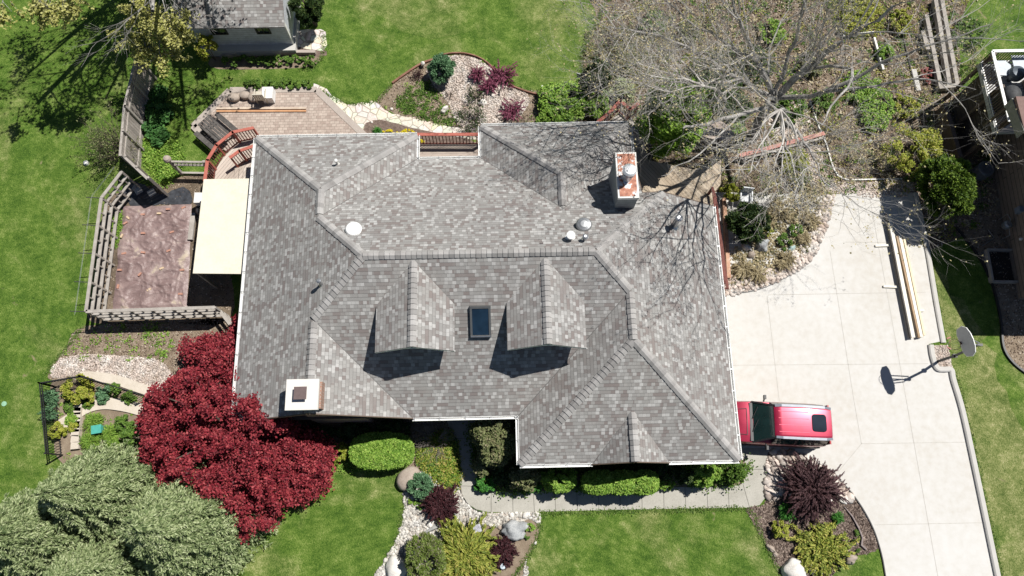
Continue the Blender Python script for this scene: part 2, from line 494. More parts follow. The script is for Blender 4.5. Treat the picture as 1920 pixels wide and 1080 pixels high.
def flag_mat():
    m, nt, b = newmat('flagstone')
    v = node(nt, 'ShaderNodeTexVoronoi', feature='DISTANCE_TO_EDGE'); v.inputs['Scale'].default_value = 2.3; nt.links.new(geo(nt), v.inputs['Vector'])
    v2 = node(nt, 'ShaderNodeTexVoronoi'); v2.inputs['Scale'].default_value = 2.3; nt.links.new(geo(nt), v2.inputs['Vector'])
    n = noise(nt, 9, 5, .65)
    c = ramp(nt, n, [(.3, (.52, .47, .39)), (.7, (.74, .70, .62))])
    c = mixc(nt, .25, c, v2.outputs['Color'], 'SOFT_LIGHT')
    e = ramp(nt, v.outputs['Distance'], [(.0, (1, 1, 1)), (.06, (0, 0, 0))])
    c = mixc(nt, e, c, (.25, .21, .16))
    nt.links.new(c, b.inputs['Base Color']); b.inputs['Roughness'].default_value = .85
    bump(nt, b, math_(nt, 'MINIMUM', v.outputs['Distance'], .08), .6, .05)
    return m
FLAG = flag_mat()
STONE = surf('river_stone', [(.33, .30, .26), (.48, .455, .41), (.58, .57, .545)], 1.5, .8, 4, island=.34, bmp=.1)
STONEP = surf('pink_stone', [(.34, .26, .21), (.50, .43, .38), (.58, .55, .51)], 1.5, .85, 4, island=.42, bmp=.1)
ROCKT = surf('tan_boulder', [(.24, .19, .15), (.36, .30, .25), (.44, .385, .33)], 2.5, .85, 8, fine=24, bmp=.5, bd=.03)
ROCKG = surf('grey_boulder', [(.19, .20, .205), (.33, .345, .35), (.56, .56, .55)], 3, .8, 8, fine=20, bmp=.7, bd=.05)
ROCKW = surf('white_boulder', [(.50, .47, .42), (.68, .65, .60), (.78, .76, .73)], 3, .85, 8, fine=20, bmp=.5, bd=.04)
BARK = surf('grey_bark', [(.11, .10, .09), (.30, .285, .265), (.62, .60, .57)], 2.2, .9, 8, fine=22, bmp=.7, bd=.04)
TWIGP = surf('pale_twig', [(.26, .24, .215), (.42, .395, .365), (.60, .575, .54)], 1.5, .9, 4, bmp=.1)
TWIG = surf('twig_bark', [(.22, .195, .17), (.36, .33, .30), (.50, .47, .44)], 2, .9, 4, bmp=.1)
BARKD = surf('dark_bark', [(.06, .045, .035), (.12, .095, .075)], 6, .9, 6, bmp=.5, bd=.03)
L_MAPLE = leafmat('maple_leaf', [(.06, .006, .010), (.155, .013, .022), (.28, .030, .042), (.41, .082, .084)], .15, 1.5)
L_SPRUCE = leafmat('spruce_needle', [(.045, .078, .022), (.16, .215, .085), (.32, .385, .18), (.48, .53, .31)], .2, 1.1)
L_BRIGHT = leafmat('bright_leaf', [(.07, .16, .018), (.16, .30, .036), (.26, .42, .065), (.38, .50, .11)], .25, 1.6)
L_MID = leafmat('mid_leaf', [(.045, .10, .016), (.10, .19, .028), (.19, .30, .055)], .2, 1.6)
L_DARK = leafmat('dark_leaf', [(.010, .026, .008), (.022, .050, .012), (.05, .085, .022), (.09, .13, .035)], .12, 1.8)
L_OLIVE = leafmat('olive_leaf', [(.05, .07, .022), (.125, .15, .055), (.22, .24, .105), (.26, .22, .13)], .2, 2.2)
L_YEL = leafmat('yellow_green', [(.12, .17, .016), (.24, .29, .028), (.38, .40, .06), (.46, .40, .12)], .22, 1.8)
L_GOLD = leafmat('gold_needle', [(.07, .11, .015), (.19, .24, .035), (.35, .38, .07), (.44, .38, .10)], .2, 2.5)
L_BUD = leafmat('bud', [(.24, .25, .06), (.38, .38, .11), (.54, .52, .22)], .2, 1.2)
L_BUDP = leafmat('bud_pale', [(.30, .24, .12), (.44, .38, .20), (.58, .52, .32)], .2, 1.2)
L_PURP = leafmat('purple_leaf', [(.020, .008, .010), (.05, .016, .020), (.10, .032, .036)], .1, 2.5)
L_PURS = leafmat('purple_stem', [(.040, .020, .024), (.085, .042, .046), (.16, .09, .09)], .05, 2.5)
L_MAG = leafmat('magenta_leaf', [(.14, .030, .06), (.24, .06, .11), (.32, .12, .17)], .1, 2.0)
L_BLUE = leafmat('blue_green', [(.05, .12, .055), (.10, .21, .10), (.20, .34, .175)], .15, 2.2)
L_EMER = leafmat('emerald_leaf', [(.03, .12, .02), (.06, .22, .03), (.12, .34, .06)], .2, 2.0)
L_MOSS = leafmat('mossy', [(.08, .13, .02), (.15, .22, .035), (.20, .25, .07), (.24, .20, .16)], .15, 1.7)
L_STRAW = leafmat('straw', [(.30, .24, .13), (.44, .37, .22), (.56, .49, .33)], .15, 1.6)
L_HOSTA = leafmat('hosta', [(.025, .085, .022), (.055, .15, .035), (.10, .23, .06)], .2, 2.0)
L_FLOW = leafmat('yellow_flower', [(.60, .50, .02), (.80, .68, .03)], .2, 3)
L_LITT = leafmat('dry_leaf', [(.05, .034, .024), (.15, .105, .075), (.29, .225, .165), (.56, .49, .41)], .05, 1.0, .9)

# ------------------------------------------------------------------ ground and paving
mb = MB()
N = 24
xs = np.linspace(-140, 140, N)
mb.quad((-160, -160, 0), (160, -160, 0), (160, 160, 0), (-160, 160, 0))
o = mb.build('ground', LAWN); o['kind'] = 'structure'
sheet('dry_lawn', [(1745, 500), (1800, 560), (1850, 640), (1900, 760), (1960, 900), (2000, 1300), (1880, 1300), (1835, 900), (1800, 760), (1772, 650)], .0022, lawn_mat(.36, .60), 5, .25)
sheet('dry_lawn', [(640, -60), (1120, -60), (1120, 60), (1080, 150), (990, 140), (900, 70), (760, 60)], .0026, lawn_mat(.50, .80), 5, .3)

DRIVE = [(1300, 360), (1560, 364), (1640, 361), (1714, 361), (1722, 400), (1735, 470), (1750, 560), (1764, 640), (1741, 645), (1752, 692), (1782, 690), (1800, 770), (1822, 870), (1843, 970), (1868, 1090), (1905, 1260),
         (1710, 1260), (1662, 1090), (1650, 1030), (1632, 985), (1604, 935), (1572, 895), (1535, 868), (1495, 851), (1440, 849), (1392, 850), (1300, 850)]
drive, o = sheet('driveway', DRIVE, .012, CONC, smooth_outline=False)
def strips(name, lines, z, wd, mat):
    m = MB()
    for a, b in lines:
        A = g(*a); B = g(*b); d = (B - A).normalized(); s = Vector((-d.y, d.x, 0)) * wd / 2
        m.quad((A.x + s.x, A.y + s.y, z), (A.x - s.x, A.y - s.y, z), (B.x - s.x, B.y - s.y, z), (B.x + s.x, B.y + s.y, z))
    o = m.build(name, mat); o['kind'] = 'structure'; return o
strips('driveway_joint', [((1440, 553), (1736, 548)), ((1370, 685), (1740, 682)), ((1614, 832), (1812, 829)), ((1640, 984), (1842, 980)),
        ((1629, 362), (1690, 700)), ((1690, 700), (1760, 1090)), ((1556, 470), (1600, 745)), ((1600, 745), (1615, 832)), ((1615, 832), (1572, 884)), ((1438, 555), (1461, 752)), ((1585, 454), (1745, 455)), ((1658, 1210), (1880, 1205))], .0165, .022, JOINT)
# kerb: rounded raised edge
def kerb(name, pts, wd=.24, ht=.12, mat=KERB, n=4, closed=False, z0=0.0):
    sp = spline(gp(pts), n, closed) if n > 1 else gp(pts)
    prof = [(-wd / 2, -.1), (-wd / 2, ht * .7), (-wd * .3, ht), (wd * .3, ht), (wd / 2, ht * .7), (wd / 2, -.1)]
    m = MB(); k = len(sp)
    for i, p in enumerate(sp):
        d = (sp[min(i + 1, k - 1)] - sp[max(i - 1, 0)]).normalized(); s = Vector((-d.y, d.x, 0))
        for a, b in prof: m.v.append((p.x + s.x * a, p.y + s.y * a, z0 + b))
    q = len(prof)
    for i in range(k - 1):
        for j in range(q - 1):
            m.f.append((i * q + j, (i + 1) * q + j, (i + 1) * q + j + 1, i * q + j + 1)); m.m.append(0)
    m.f.append(tuple(range(q))); m.f.append(tuple(range((k - 1) * q, k * q))[::-1]); m.m += [0, 0]
    o = m.build(name, mat); o['kind'] = 'structure'; return o
kerb('kerb', [(1716, 362), (1724, 400), (1738, 470), (1753, 560), (1768, 643)], .22, .10)
kerb('kerb', [(1744, 647), (1747, 668), (1755, 690), (1768, 693), (1782, 694), (1786, 712), (1803, 770), (1825, 870), (1846, 970), (1871, 1090), (1908, 1260)], .24, .13, n=5)
WALK = [(830, 760), (838, 790), (852, 822), (862, 852), (863, 900), (866, 925), (876, 943), (893, 955), (915, 960), (980, 960), (1150, 956), (1300, 953), (1400, 952), (1424, 947), (1437, 930), (1439, 900), (1439, 855), (1439, 840),
        (1370, 840), (1396, 862), (1398, 895), (1390, 908), (1370, 912), (1240, 914), (1100, 918), (960, 924), (925, 920), (900, 905), (890, 880), (888, 850), (893, 760)]
walk, o = sheet('front_walk', WALK, .02, WALKM, smooth_outline=False)
strips('walk_joint', [((1000, 920), (1002, 960)), ((1040, 919), (1042, 959)), ((1081, 918), (1083, 958)), ((1121, 916), (1123, 957)), ((1162, 915), (1163, 956)), ((1203, 914), (1204, 955)), ((1244, 913), (1245, 954)), ((1284, 912), (1286, 954)),
                     ((1325, 912), (1327, 953)), ((1365, 912), (1367, 952)), ((1393, 908), (1405, 951)), ((1397, 880), (1439, 880)), ((921, 920), (921, 960)), ((961, 923), (962, 960)), ((863, 911), (900, 912)), ((855, 822), (889, 822))], .0245, .02, JOINTW)
IRONBED = [(100, 700), (130, 704), (180, 708), (260, 735), (285, 760), (275, 860), (200, 880), (108, 862), (100, 800)]
BEDS = {}
def bed(name, pts, z, mat, n=5, jit=.04, rs=1):
    z += .0011 * (len(BEDS) % 3)
    p, o = sheet(name, pts, z, mat, n, jit, rs=rs); BEDS[name + str(rs)] = p; return p
b_sidemulch = bed('side_bed', [(160, 612), (330, 605), (440, 600), (460, 640), (450, 760), (300, 760), (200, 712), (100, 712), (92, 700), (100, 680), (122, 655)], .004, SOIL)
b_sidegrav = bed('side_gravel', [(95, 704), (100, 684), (130, 668), (180, 664), (235, 668), (300, 678), (330, 720), (280, 738), (200, 712), (120, 712)], .008, CHIPS)
b_iron = bed('fenced_bed', [(98, 714), (150, 708), (255, 735), (300, 760), (300, 880), (180, 900), (110, 862), (100, 790)], .0125, SOIL, rs=2)
b_pool = bed('garden_ground', [(196, 385), (232, 360), (300, 345), (345, 330), (400, 340), (425, 470), (430, 600), (300, 604), (172, 604), (176, 540)], .004, LITTER, n=4)
b_front = bed('front_bed', [(445, 780), (560, 760), (760, 760), (840, 760), (852, 800), (862, 840), (863, 915), (870, 930), (800, 935), (765, 905), (735, 875), (650, 878), (590, 868), (560, 855)], .004, SOIL, n=4)
b_river = bed('river_rock_bed', [(765, 900), (800, 880), (850, 900), (866, 925), (890, 958), (930, 962), (1008, 961), (1012, 985), (1005, 1015), (985, 1050), (965, 1090), (720, 1095), (722, 1050), (745, 1010), (758, 960), (757, 925)], .008, CHIPS)
b_river2 = bed('planting_bed', [(850, 1000), (905, 985), (960, 990), (990, 975), (1012, 985), (1005, 1015), (985, 1050), (965, 1090), (820, 1090), (835, 1030)], .0125, SOIL, rs=3)
b_foot = bed('hedge_bed', [(880, 780), (1000, 860), (1390, 850), (1398, 893), (1390, 909), (1240, 915), (1100, 919), (960, 925), (920, 918), (893, 890)], .004, SOIL, n=2, rs=4)
b_east = bed('corner_bed', [(1400, 955), (1428, 947), (1440, 925), (1440, 850), (1496, 853), (1535, 870), (1572, 897), (1604, 937), (1631, 985), (1648, 1030), (1656, 1075), (1640, 1100), (1500, 1120), (1468, 1085), (1450, 1050), (1425, 1000)], .004, MULCH)
b_grass2 = bed('bed_turf', [(1655, 1030), (1640, 1032), (1600, 1045), (1570, 1065), (1565, 1100), (1675, 1100)], .0085, LAWN, n=4)
b_erock = bed('corner_rocks', [(1441, 852), (1500, 853), (1540, 874), (1575, 902), (1598, 935), (1570, 940), (1520, 930), (1470, 925), (1440, 940)], .0085, CHIPS, rs=5)
patio_pts = [(360, 240), (372, 225), (430, 170), (440, 167), (592, 167), (602, 170), (700, 262), (700, 290), (470, 300), (398, 275)]
patio, o = sheet('patio', patio_pts, .10, PAVER, smooth_outline=False)
m = MB()
def band(m, pts, wd, z, h):
    P = gp(pts)
    for a, b in zip(P[:-1], P[1:]): m.beam((a.x, a.y, z), (b.x, b.y, z), wd, h)
band(m, [(398, 272), (364, 238), (432, 171), (594, 170), (690, 262)], .32, .075, .09)
o = m.build('patio_border', PAVEB); o['kind'] = 'structure'
flag1, o = sheet('flagstone_path', [(590, 158), (612, 168), (650, 195), (690, 192), (703, 188), (722, 205), (745, 215), (790, 225), (840, 238), (905, 244), (905, 262), (800, 258), (740, 248), (700, 240), (672, 252), (690, 275), (640, 250), (596, 182)], .02, FLAG, n=3, jit=.06)
flagshed, o = sheet('shed_path', [(548, 60), (602, 55), (612, 70), (605, 95), (545, 84)], .02, FLAG, n=2, jit=.03)
b_small = bed('rail_bed', [(682, 240), (697, 228), (720, 226), (780, 242), (880, 262), (880, 285), (690, 285)], .024, MULCH, n=4, rs=6)
b_isl = bed('island_bed', [(706, 192), (736, 158), (790, 122), (830, 106), (870, 103), (905, 112), (930, 132), (960, 160), (1010, 172), (1060, 180), (1100, 170), (1180, 190), (1200, 240), (1080, 300), (900, 300), (895, 250), (860, 240), (800, 228), (740, 213)], .0045, SOIL)
b_islg = bed('island_gravel', [(800, 130), (830, 108), (870, 105), (903, 114), (928, 134), (950, 160), (985, 175), (990, 200), (950, 235), (900, 262), (868, 240), (852, 225), (838, 190), (815, 160)], .0095, CHIPS, rs=7)
b_shed = bed('shed_bed', [(395, 112), (430, 104), (590, 104), (592, 122), (560, 128), (410, 130)], .004, SOIL, n=3, rs=8)
b_shed2 = bed('shed_strip', [(410, 92), (548, 86), (603, 90), (598, 108), (430, 108)], .0085, MULCH, n=3, rs=9)
WOOD = [(1110, 175), (1090, 110), (1120, 40), (1150, -60), (1780, -70), (1800, 40), (1800, 160), (1850, 190), (1850, 300), (1850, 400), (1740, 470), (1722, 400), (1714, 363), (1560, 366), (1548, 420), (1530, 470), (1495, 508), (1440, 535), (1370, 548), (1300, 560), (1290, 330), (1200, 330), (1180, 250)]
b_wood = bed('woodland_floor', WOOD, .0045, LITTER, n=4, jit=.08)
b_neigh = bed('neighbour_strip', [(1722, 350), (1850, 300), (1960, 500), (1960, 760), (1925, 705), (1900, 680), (1880, 650), (1875, 600), (1860, 540), (1840, 490), (1812, 450), (1790, 425), (1760, 440), (1738, 465)], .0085, SOIL, n=4, rs=10)
b_eg = bed('drive_gravel', [(1355, 552), (1360, 520), (1400, 512), (1450, 500), (1490, 470), (1520, 430), (1535, 385), (1560, 362), (1562, 380), (1550, 425), (1532, 470), (1497, 508), (1445, 534), (1400, 548)], .009, CHIPS, rs=11)
b_back = bed('woodchip_path', [(1455, 175), (1500, 180), (1525, 240), (1545, 300), (1570, 340), (1700, 340), (1700, 362), (1560, 362), (1500, 330), (1470, 280), (1440, 230)], .009, CHIPS, rs=12)
b_hoop = bed('hoop_gravel', [(1747, 648), (1776, 648), (1784, 688), (1757, 688)], .035, CHIPS, n=1, jit=0, rs=13)

# scattered stones, instanced from a template into one sheet of stuff per bed
def ico():
    t = (1 + 5 ** .5) / 2
    v = np.array([(-1, t, 0), (1, t, 0), (-1, -t, 0), (1, -t, 0), (0, -1, t), (0, 1, t), (0, -1, -t), (0, 1, -t), (t, 0, -1), (t, 0, 1), (-t, 0, -1), (-t, 0, 1)], float)
    v /= np.linalg.norm(v[0])
    f = np.array([(0, 11, 5), (0, 5, 1), (0, 1, 7), (0, 7, 10), (0, 10, 11), (1, 5, 9), (5, 11, 4), (11, 10, 2), (10, 7, 6), (7, 1, 8), (3, 9, 4), (3, 4, 2), (3, 2, 6), (3, 6, 8), (3, 8, 9), (4, 9, 5), (2, 4, 11), (6, 2, 10), (8, 6, 7), (9, 8, 1)])
    return v, f
IV, IF = ico()
def stones(name, XY, r0, r1, mat, rng, z=.0, flat=.6, label=None):
    n = len(XY)
    r = r0 + (r1 - r0) * rng.random(n) ** 2
    sc = np.stack([r * rng.uniform(.75, 1.3, n), r * rng.uniform(.75, 1.3, n), r * flat * rng.uniform(.7, 1.2, n)], 1)
    a = rng.uniform(0, 2 * PI, n); c, s = np.cos(a), np.sin(a)
    v = IV[None] * (1 + rng.uniform(-.22, .22, (n, 12, 1))) * sc[:, None, :]
    x = v[..., 0] * c[:, None] - v[..., 1] * s[:, None] + XY[:, 0:1]; y = v[..., 0] * s[:, None] + v[..., 1] * c[:, None] + XY[:, 1:2]
    zz = v[..., 2] + z + r[:, None] * flat * .45
    V3 = np.stack([x, y, zz], 2).reshape(-1, 3)
    F = (IF[None] + (np.arange(n) * 12)[:, None, None]).reshape(-1, 3)
    o = npmesh(name, mat, V3, F); o['kind'] = 'stuff'
    return o
R_ = np.random.default_rng(11)
stones('river_stones', scatter(b_river, 6800, R_, [b_river2]), .02, .08, STONE, R_, .008)
stones('river_stones', scatter(b_erock, 620, R_), .06, .19, STONEP, R_, .008, .5)
stones('bed_gravel', scatter(b_islg, 7500, R_), .015, .055, STONEP, R_, .008)
stones('bed_gravel', scatter(b_sidegrav, 6000, R_), .015, .05, STONEP, R_, .008)
stones('drive_stones', scatter(b_eg, 1500, R_), .03, .12, STONEP, R_, .008)
stones('hoop_stones', scatter(b_hoop, 420, R_), .02, .05, STONEP, R_, .035)
stones('path_chips', scatter(b_back, 2400, R_), .02, .06, STONEP, R_, .008)
stones('drive_end_stones', scatter(outline([(1600, 345), (1700, 350), (1705, 368), (1640, 372), (1605, 366)], 3), 420, R_), .02, .05, STONEP, R_, .012)

# ------------------------------------------------------------------ house
xW, xNW, xN0, xN1, xE, xS0 = -10.84, -3.73, -.88, 5.77, 9.11, .49
yA, yN, yNE, yS, ySE, yR = 15.77, 14.57, 16.16, 3.30, 1.39, 12.11
P_, E_ = .639, 3.0
xr = (xW + xNW) / 2; hw = (xNW - xW) / 2; hd = (yN - yS) / 2; ym = (yN + yS) / 2
w4 = (xN1 - xN0) / 2; xm4 = xN0 + w4; w3 = (xE - xS0) / 2; xm3 = xS0 + w3
PL = dict(W=(E_ - P_ * xW, P_, 0), E=(E_ + P_ * xE, -P_, 0), N=(E_ + P_ * yN, 0, -P_), S=(E_ - P_ * yS, 0, P_),
          NWn=(E_ + P_ * yA, 0, -P_), NWe=(E_ + P_ * xNW, -P_, 0), SWe=(E_ + P_ * xNW, -P_, 0), NEw=(E_ - P_ * xN0, P_, 0), NEn=(E_ + P_ * yNE, 0, -P_), NEe=(E_ + P_ * xN1, -P_, 0),
          SEw=(E_ - P_ * xS0, P_, 0), SEs=(E_ - P_ * ySE, 0, P_))
def zat(k, x, y): a, b, c = PL[k]; return a + b * x + c * y
A1 = (xr, yS); A2 = (xr, yS + hw); A3 = (xW + hd, ym); A4 = (xr, yN - hw); A5 = (xr, yA - hw); A6 = (xE - hd, ym)
B1 = (xm4, yNE - w4); B2 = (xm4, yN - w4); C1 = (xm3, yS + w3); C2 = (xm3, ySE + w3)
D1 = (xE - (yN - yR), yR)
FACES = [('W', [(xW, yS), A1, A2, A3, A4, A5, (xW, yA)]), ('NWn', [(xW, yA), A5, (xNW, yA)]), ('NWe', [(xNW, yA), A5, A4, (xNW, yN)]),
         ('N', [(xNW, yN), A4, A3, A6, D1, (xN1, yR), (xN1, yN), B2, (xN0, yN)]), ('NEw', [(xN0, yNE), (xN0, yN), B2, B1]), ('NEn', [(xN0, yNE), B1, (xN1, yNE)]),
         ('NEe', [(xN1, yNE), B1, B2, (xN1, yN)]), ('S', [(xNW, yS), (xS0, yS), C1, A6, A3, A2]), ('SWe', [A1, (xNW, yS), A2]),
         ('SEw', [(xS0, yS), (xS0, ySE), C2, C1]), ('SEs', [(xS0, ySE), (xE, ySE), C2]), ('E', [(xE, ySE), (xE, yR), D1, A6, C1, C2])]
house = thing('house', 'large brown house with a grey shingled hip roof, two dormers and two chimneys', 'house', (-.8, 8.5, 0))
mb = MB()
for k, pts in FACES:
    top = [Vector((x, y, zat(k, x, y))) for x, y in pts]
    n = len(pts)
    tri = geometry.tessellate_polygon([[Vector((x, y, 0)) for x, y in pts]])
    fs = []
    for t in tri:
        a, b, c = [pts[i] for i in t]
        if (b[0] - a[0]) * (c[1] - a[1]) - (b[1] - a[1]) * (c[0] - a[0]) < 0: t = t[::-1]
        fs.append(tuple(t))
    mb.add(top, fs)
GX, GW, GL = g(1183, 785, 3.7).x, 1.5, 1.85     # small front gable
zg = E_ + P_ * GL
mb.add([(GX - GW, ySE - .03, E_ + .02), (GX, ySE - .03, zg), (GX, ySE + GL, zg)], [(0, 1, 2)])
mb.add([(GX + GW, ySE - .03, E_ + .02), (GX, ySE - .03, zg), (GX, ySE + GL, zg)], [(0, 2, 1)])
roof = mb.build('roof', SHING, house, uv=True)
EAVE = [(xW, yS), (xW, yA), (xNW, yA), (xNW, yN), (xN0, yN), (xN0, yNE), (xN1, yNE), (xN1, yR), (xE, yR), (xE, ySE), (xS0, ySE), (xS0, yS)]
def inset(poly, d):
    out = []; n = len(poly)
    for i in range(n):
        a, b, c = Vector(poly[i - 1]), Vector(poly[i]), Vector(poly[(i + 1) % n])
        e1 = (b - a).normalized(); e2 = (c - b).normalized()
        n1 = Vector((e1.y, -e1.x)); n2 = Vector((e2.y, -e2.x))
        out.append(tuple(b + (n1 + n2) / (1 + n1.dot(n2)) * d))
    return out
mb = MB(); mb.prism(inset(EAVE, .04)[::-1], E_ - .19, E_ - .15)   # soffit
mb.build('soffit', TRIM, house)
WP = inset(EAVE, .5)
mb = MB(); mb.prism(WP[::-1], -.2, E_ - .16)
# gable walls
mb.add([(xW + .5, yS + .5, E_ - .15), (xNW - .1, yS + .5, E_ - .15), (xr, yS + .5, E_ + P_ * (hw) - .25)], [(0, 1, 2)])
mb.add([(xN1 + .5, yR - .4, E_ - .15), (xE - .2, yR - .4, E_ - .15), (xE - .2, yR - .4, E_), (D1[0], yR - .4, E_ + P_ * 2.2), (xN1 + .5, yR - .4, E_ + P_ * 2.2)], [(0, 1, 2, 3, 4)])
mb.add([(xN1 - .35, yR, E_ - .15), (xN1 - .35, yN - .1, E_ - .15), (xN1 - .35, yR, E_ + P_ * 2.3)], [(0, 1, 2)])
mb.add([(GX - GW + .15, ySE + .25, E_ - .15), (GX + GW - .15, ySE + .25, E_ - .15), (GX, ySE + .25, zg - .15)], [(0, 1, 2)])
wall = mb.build('wall', BROWNW, house, uv=True)
# windows on the walls
def window(parent, x0, x1, y, z0, z1, axis='x', s=-1, mat=WHITE):
    """window in a wall parallel to axis; s = outward side"""
    f = MB(); p = MB(); t = .07
    def bx(m, a0, a1, b0, b1, dep, off):
        if axis == 'x': m.box(((a0 + a1) / 2, y + s * off, (b0 + b1) / 2), a1 - a0, dep, b1 - b0)
        else: m.box((y + s * off, (a0 + a1) / 2, (b0 + b1) / 2), dep, a1 - a0, b1 - b0)
    for a0, a1, b0, b1 in ((x0, x1, z0, z0 + t), (x0, x1, z1 - t, z1), (x0, x0 + t, z0 + t, z1 - t), (x1 - t, x1, z0 + t, z1 - t)): bx(f, a0, a1, b0, b1, .08, .02)
    mid = (x0 + x1) / 2; bx(f, mid - .02, mid + .02, z0 + t, z1 - t, .05, .015)
    bx(p, x0 + t, x1 - t, z0 + t, z1 - t, .02, .005)
    fo = f.build('window', mat, parent); p.build('pane', GLASS, fo)
for a in ((-6.9, -6.1, .9, 2.3), (-5.6, -4.7, 1.0, 2.2)): window(house, a[0], a[1], yS + .5, a[2], a[3])
for a in ((2.0, 3.4, 1.0, 2.2), (6.4, 7.8, 1.0, 2.2)): window(house, a[0], a[1], ySE + .5, a[2], a[3])
window(house, -3.0, -1.8, yS + .5, .9, 2.2)
for a in ((4.6, 5.8), (7.4, 8.6), (11.0, 12.6), (13.4, 14.4)): window(house, a[0], a[1], xW + .5, 1.0, 2.3, 'y', -1)
window(house, -2.9, -1.7, yN - .5, .9, 2.6, 'x', 1)
dm = MB(); dm.box((-.6, yS + .48, 1.05), .95, .08, 2.1); d_ = dm.build('door', DKRED, house)
kn = MB(); kn.box((-.25, yS + .42, 1.0), .05, .06, .12); kn.build('handle', GALV, d_)
for yy in (3.0, 6.4):
    gd = MB()
    for q in range(4): gd.box((xE - .48, yy + 1.3, .32 + q * .56), .06, 2.6, .54)
    gd.build('garage_door', OFFW, house)
# gutters
GUT = [((xW, yS), (xW, yA)), ((xW, yA), (xNW, yA)), ((xNW, yA), (xNW, yN)), ((xNW, yN), (xN0, yN)), ((xN0, yN), (xN0, yNE)), ((xN0, yNE), (xN1, yNE)), ((xN1, yNE), (xN1, yR + 2.2)),
       ((xE, yR), (xE, ySE)), ((xE, ySE), (GX + GW, ySE)), ((GX - GW, ySE), (xS0, ySE)), ((xS0, ySE), (xS0, yS)), ((xS0, yS), (xNW, yS))]
for a, b in GUT:
    a = Vector((*a, 0)); b = Vector((*b, 0)); d = (b - a); L = d.length; d.normalize(); nrm = Vector((-d.y, d.x, 0))   # outward (path is clockwise)
    m = MB()
    a0 = a - d * .0; b0 = b + d * .0
    for off, z, wd, ht in ((.115, E_ - .075, .022, .13), (.06, E_ - .135, .09, .015), (.012, E_ - .09, .018, .16)):
        m.beam(a0 + nrm * off + V(0, 0, z), b0 + nrm * off + V(0, 0, z), wd, ht)
    q = m; n = max(2, int(L / .85))
    for i in range(n + 1):
        c = a + d * (.08 + (L - .16) * i / n) + nrm * .06
        q.beam(c - nrm * .055 + V(0, 0, E_ - .004), c + nrm * .055 + V(0, 0, E_ - .004), .03, .012, m=1)
    m.build('gutter', [WHITE, GREYM], house)
# rake boards
m = MB()
def rake(a, b, k=.0):
    m = MB(); m.beam(Vector(a) + V(0, 0, -.08), Vector(b) + V(0, 0, -.08), .04, .15); m.build('rake_board', TRIM, house)
rake((xr, yS - .02, E_ + P_ * hw), (xNW, yS - .02, E_)); rake((xr, yS - .02, E_ + P_ * hw), (xW, yS - .02, E_))
rake((D1[0], yR + .02, E_ + P_ * (yN - yR)), (xE, yR + .02, E_)); rake((xN1, yR + .02, E_ + P_ * (yN - yR)), (D1[0], yR + .02, E_ + P_ * (yN - yR)))
rake((xN1 + .02, yR, E_ + P_ * (yN - yR)), (xN1 + .02, yN, E_))
rake((GX, ySE - .05, zg), (GX - GW, ySE - .05, E_)); rake((GX, ySE - .05, zg), (GX + GW, ySE - .05, E_))
# ridge and hip caps
def caps(parent, a, b, drop, wd=.165, step=.2, uphill=True):
    a = Vector(a); b = Vector(b); d = b - a; L = d.length; d.normalize()
    s = Vector((-d.y, d.x, 0)).normalized(); n = int(L / step)
    rr = random.Random(int(abs(a.x * 100 + a.y * 7)))
    m = MB()
    for i in range(n):
        p = a + d * (step * i); q = a + d * min(step * (i + 1.25), L)
        lo = .036 + rr.uniform(0, .008); hi = .002
        w1 = wd * rr.uniform(.95, 1.05)
        Pn = [p - s * w1 + V(0, 0, lo - drop * w1 + .012), p - s * .05 + V(0, 0, lo + .018), p + s * .05 + V(0, 0, lo + .018), p + s * w1 + V(0, 0, lo - drop * w1 + .012)]
        Qn = [q - s * w1 + V(0, 0, hi - drop * w1 + .012), q - s * .05 + V(0, 0, hi + .018), q + s * .05 + V(0, 0, hi + .018), q + s * w1 + V(0, 0, hi - drop * w1 + .012)]
        Bn = [x - V(0, 0, .026) for x in Pn]
        m.add(Pn + Qn + Bn, [(0, 4, 5, 1), (1, 5, 6, 2), (2, 6, 7, 3), (8, 0, 1, 9), (9, 1, 2, 10), (10, 2, 3, 11)])
    return m.build('ridge_cap', CAPM, parent)
H_ = P_ / math.sqrt(2)
def z3(k, p): return (p[0], p[1], zat(k, *p))
for a, b, dr in ((z3('W', (xW, yA)), z3('W', A5), H_), (z3('NWe', (xNW, yA)), z3('W', A5), H_), (z3('W', A5), z3('W', A4), P_), (z3('W', A4), z3('W', A3), H_), (z3('W', A2), z3('W', A3), H_),
                 (z3('W', A1), z3('W', A2), P_), (z3('S', A3), z3('S', A6), P_), (z3('E', D1), z3('S', A6), H_), (z3('E', C1), z3('E', A6), H_), (z3('E', C2), z3('E', C1), P_),
                 (z3('E', (xE, ySE)), z3('E', C2), H_), (z3('SEw', (xS0, ySE)), z3('SEw', C2), H_), (z3('NEw', (xN0, yNE)), z3('NEw', B1), H_), (z3('NEe', (xN1, yNE)), z3('NEe', B1), H_), (z3('NEw', B1), z3('NEw', B2), P_),
                 ((GX, ySE - .03, zg), (GX, ySE + GL, zg), P_)):
    caps(roof, a, b, dr)
# dark strips along the valleys, crease shadow put in as colour
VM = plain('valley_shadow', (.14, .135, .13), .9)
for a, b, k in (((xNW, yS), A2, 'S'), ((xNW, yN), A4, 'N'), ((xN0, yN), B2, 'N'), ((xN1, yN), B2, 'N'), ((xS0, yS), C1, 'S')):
    a3 = Vector(z3(k, a)); b3 = Vector(z3(k, b)); m = MB(); m.beam(a3 + V(0, 0, .002), b3 + V(0, 0, .002), .03, .012); m.build('valley', VM, roof)
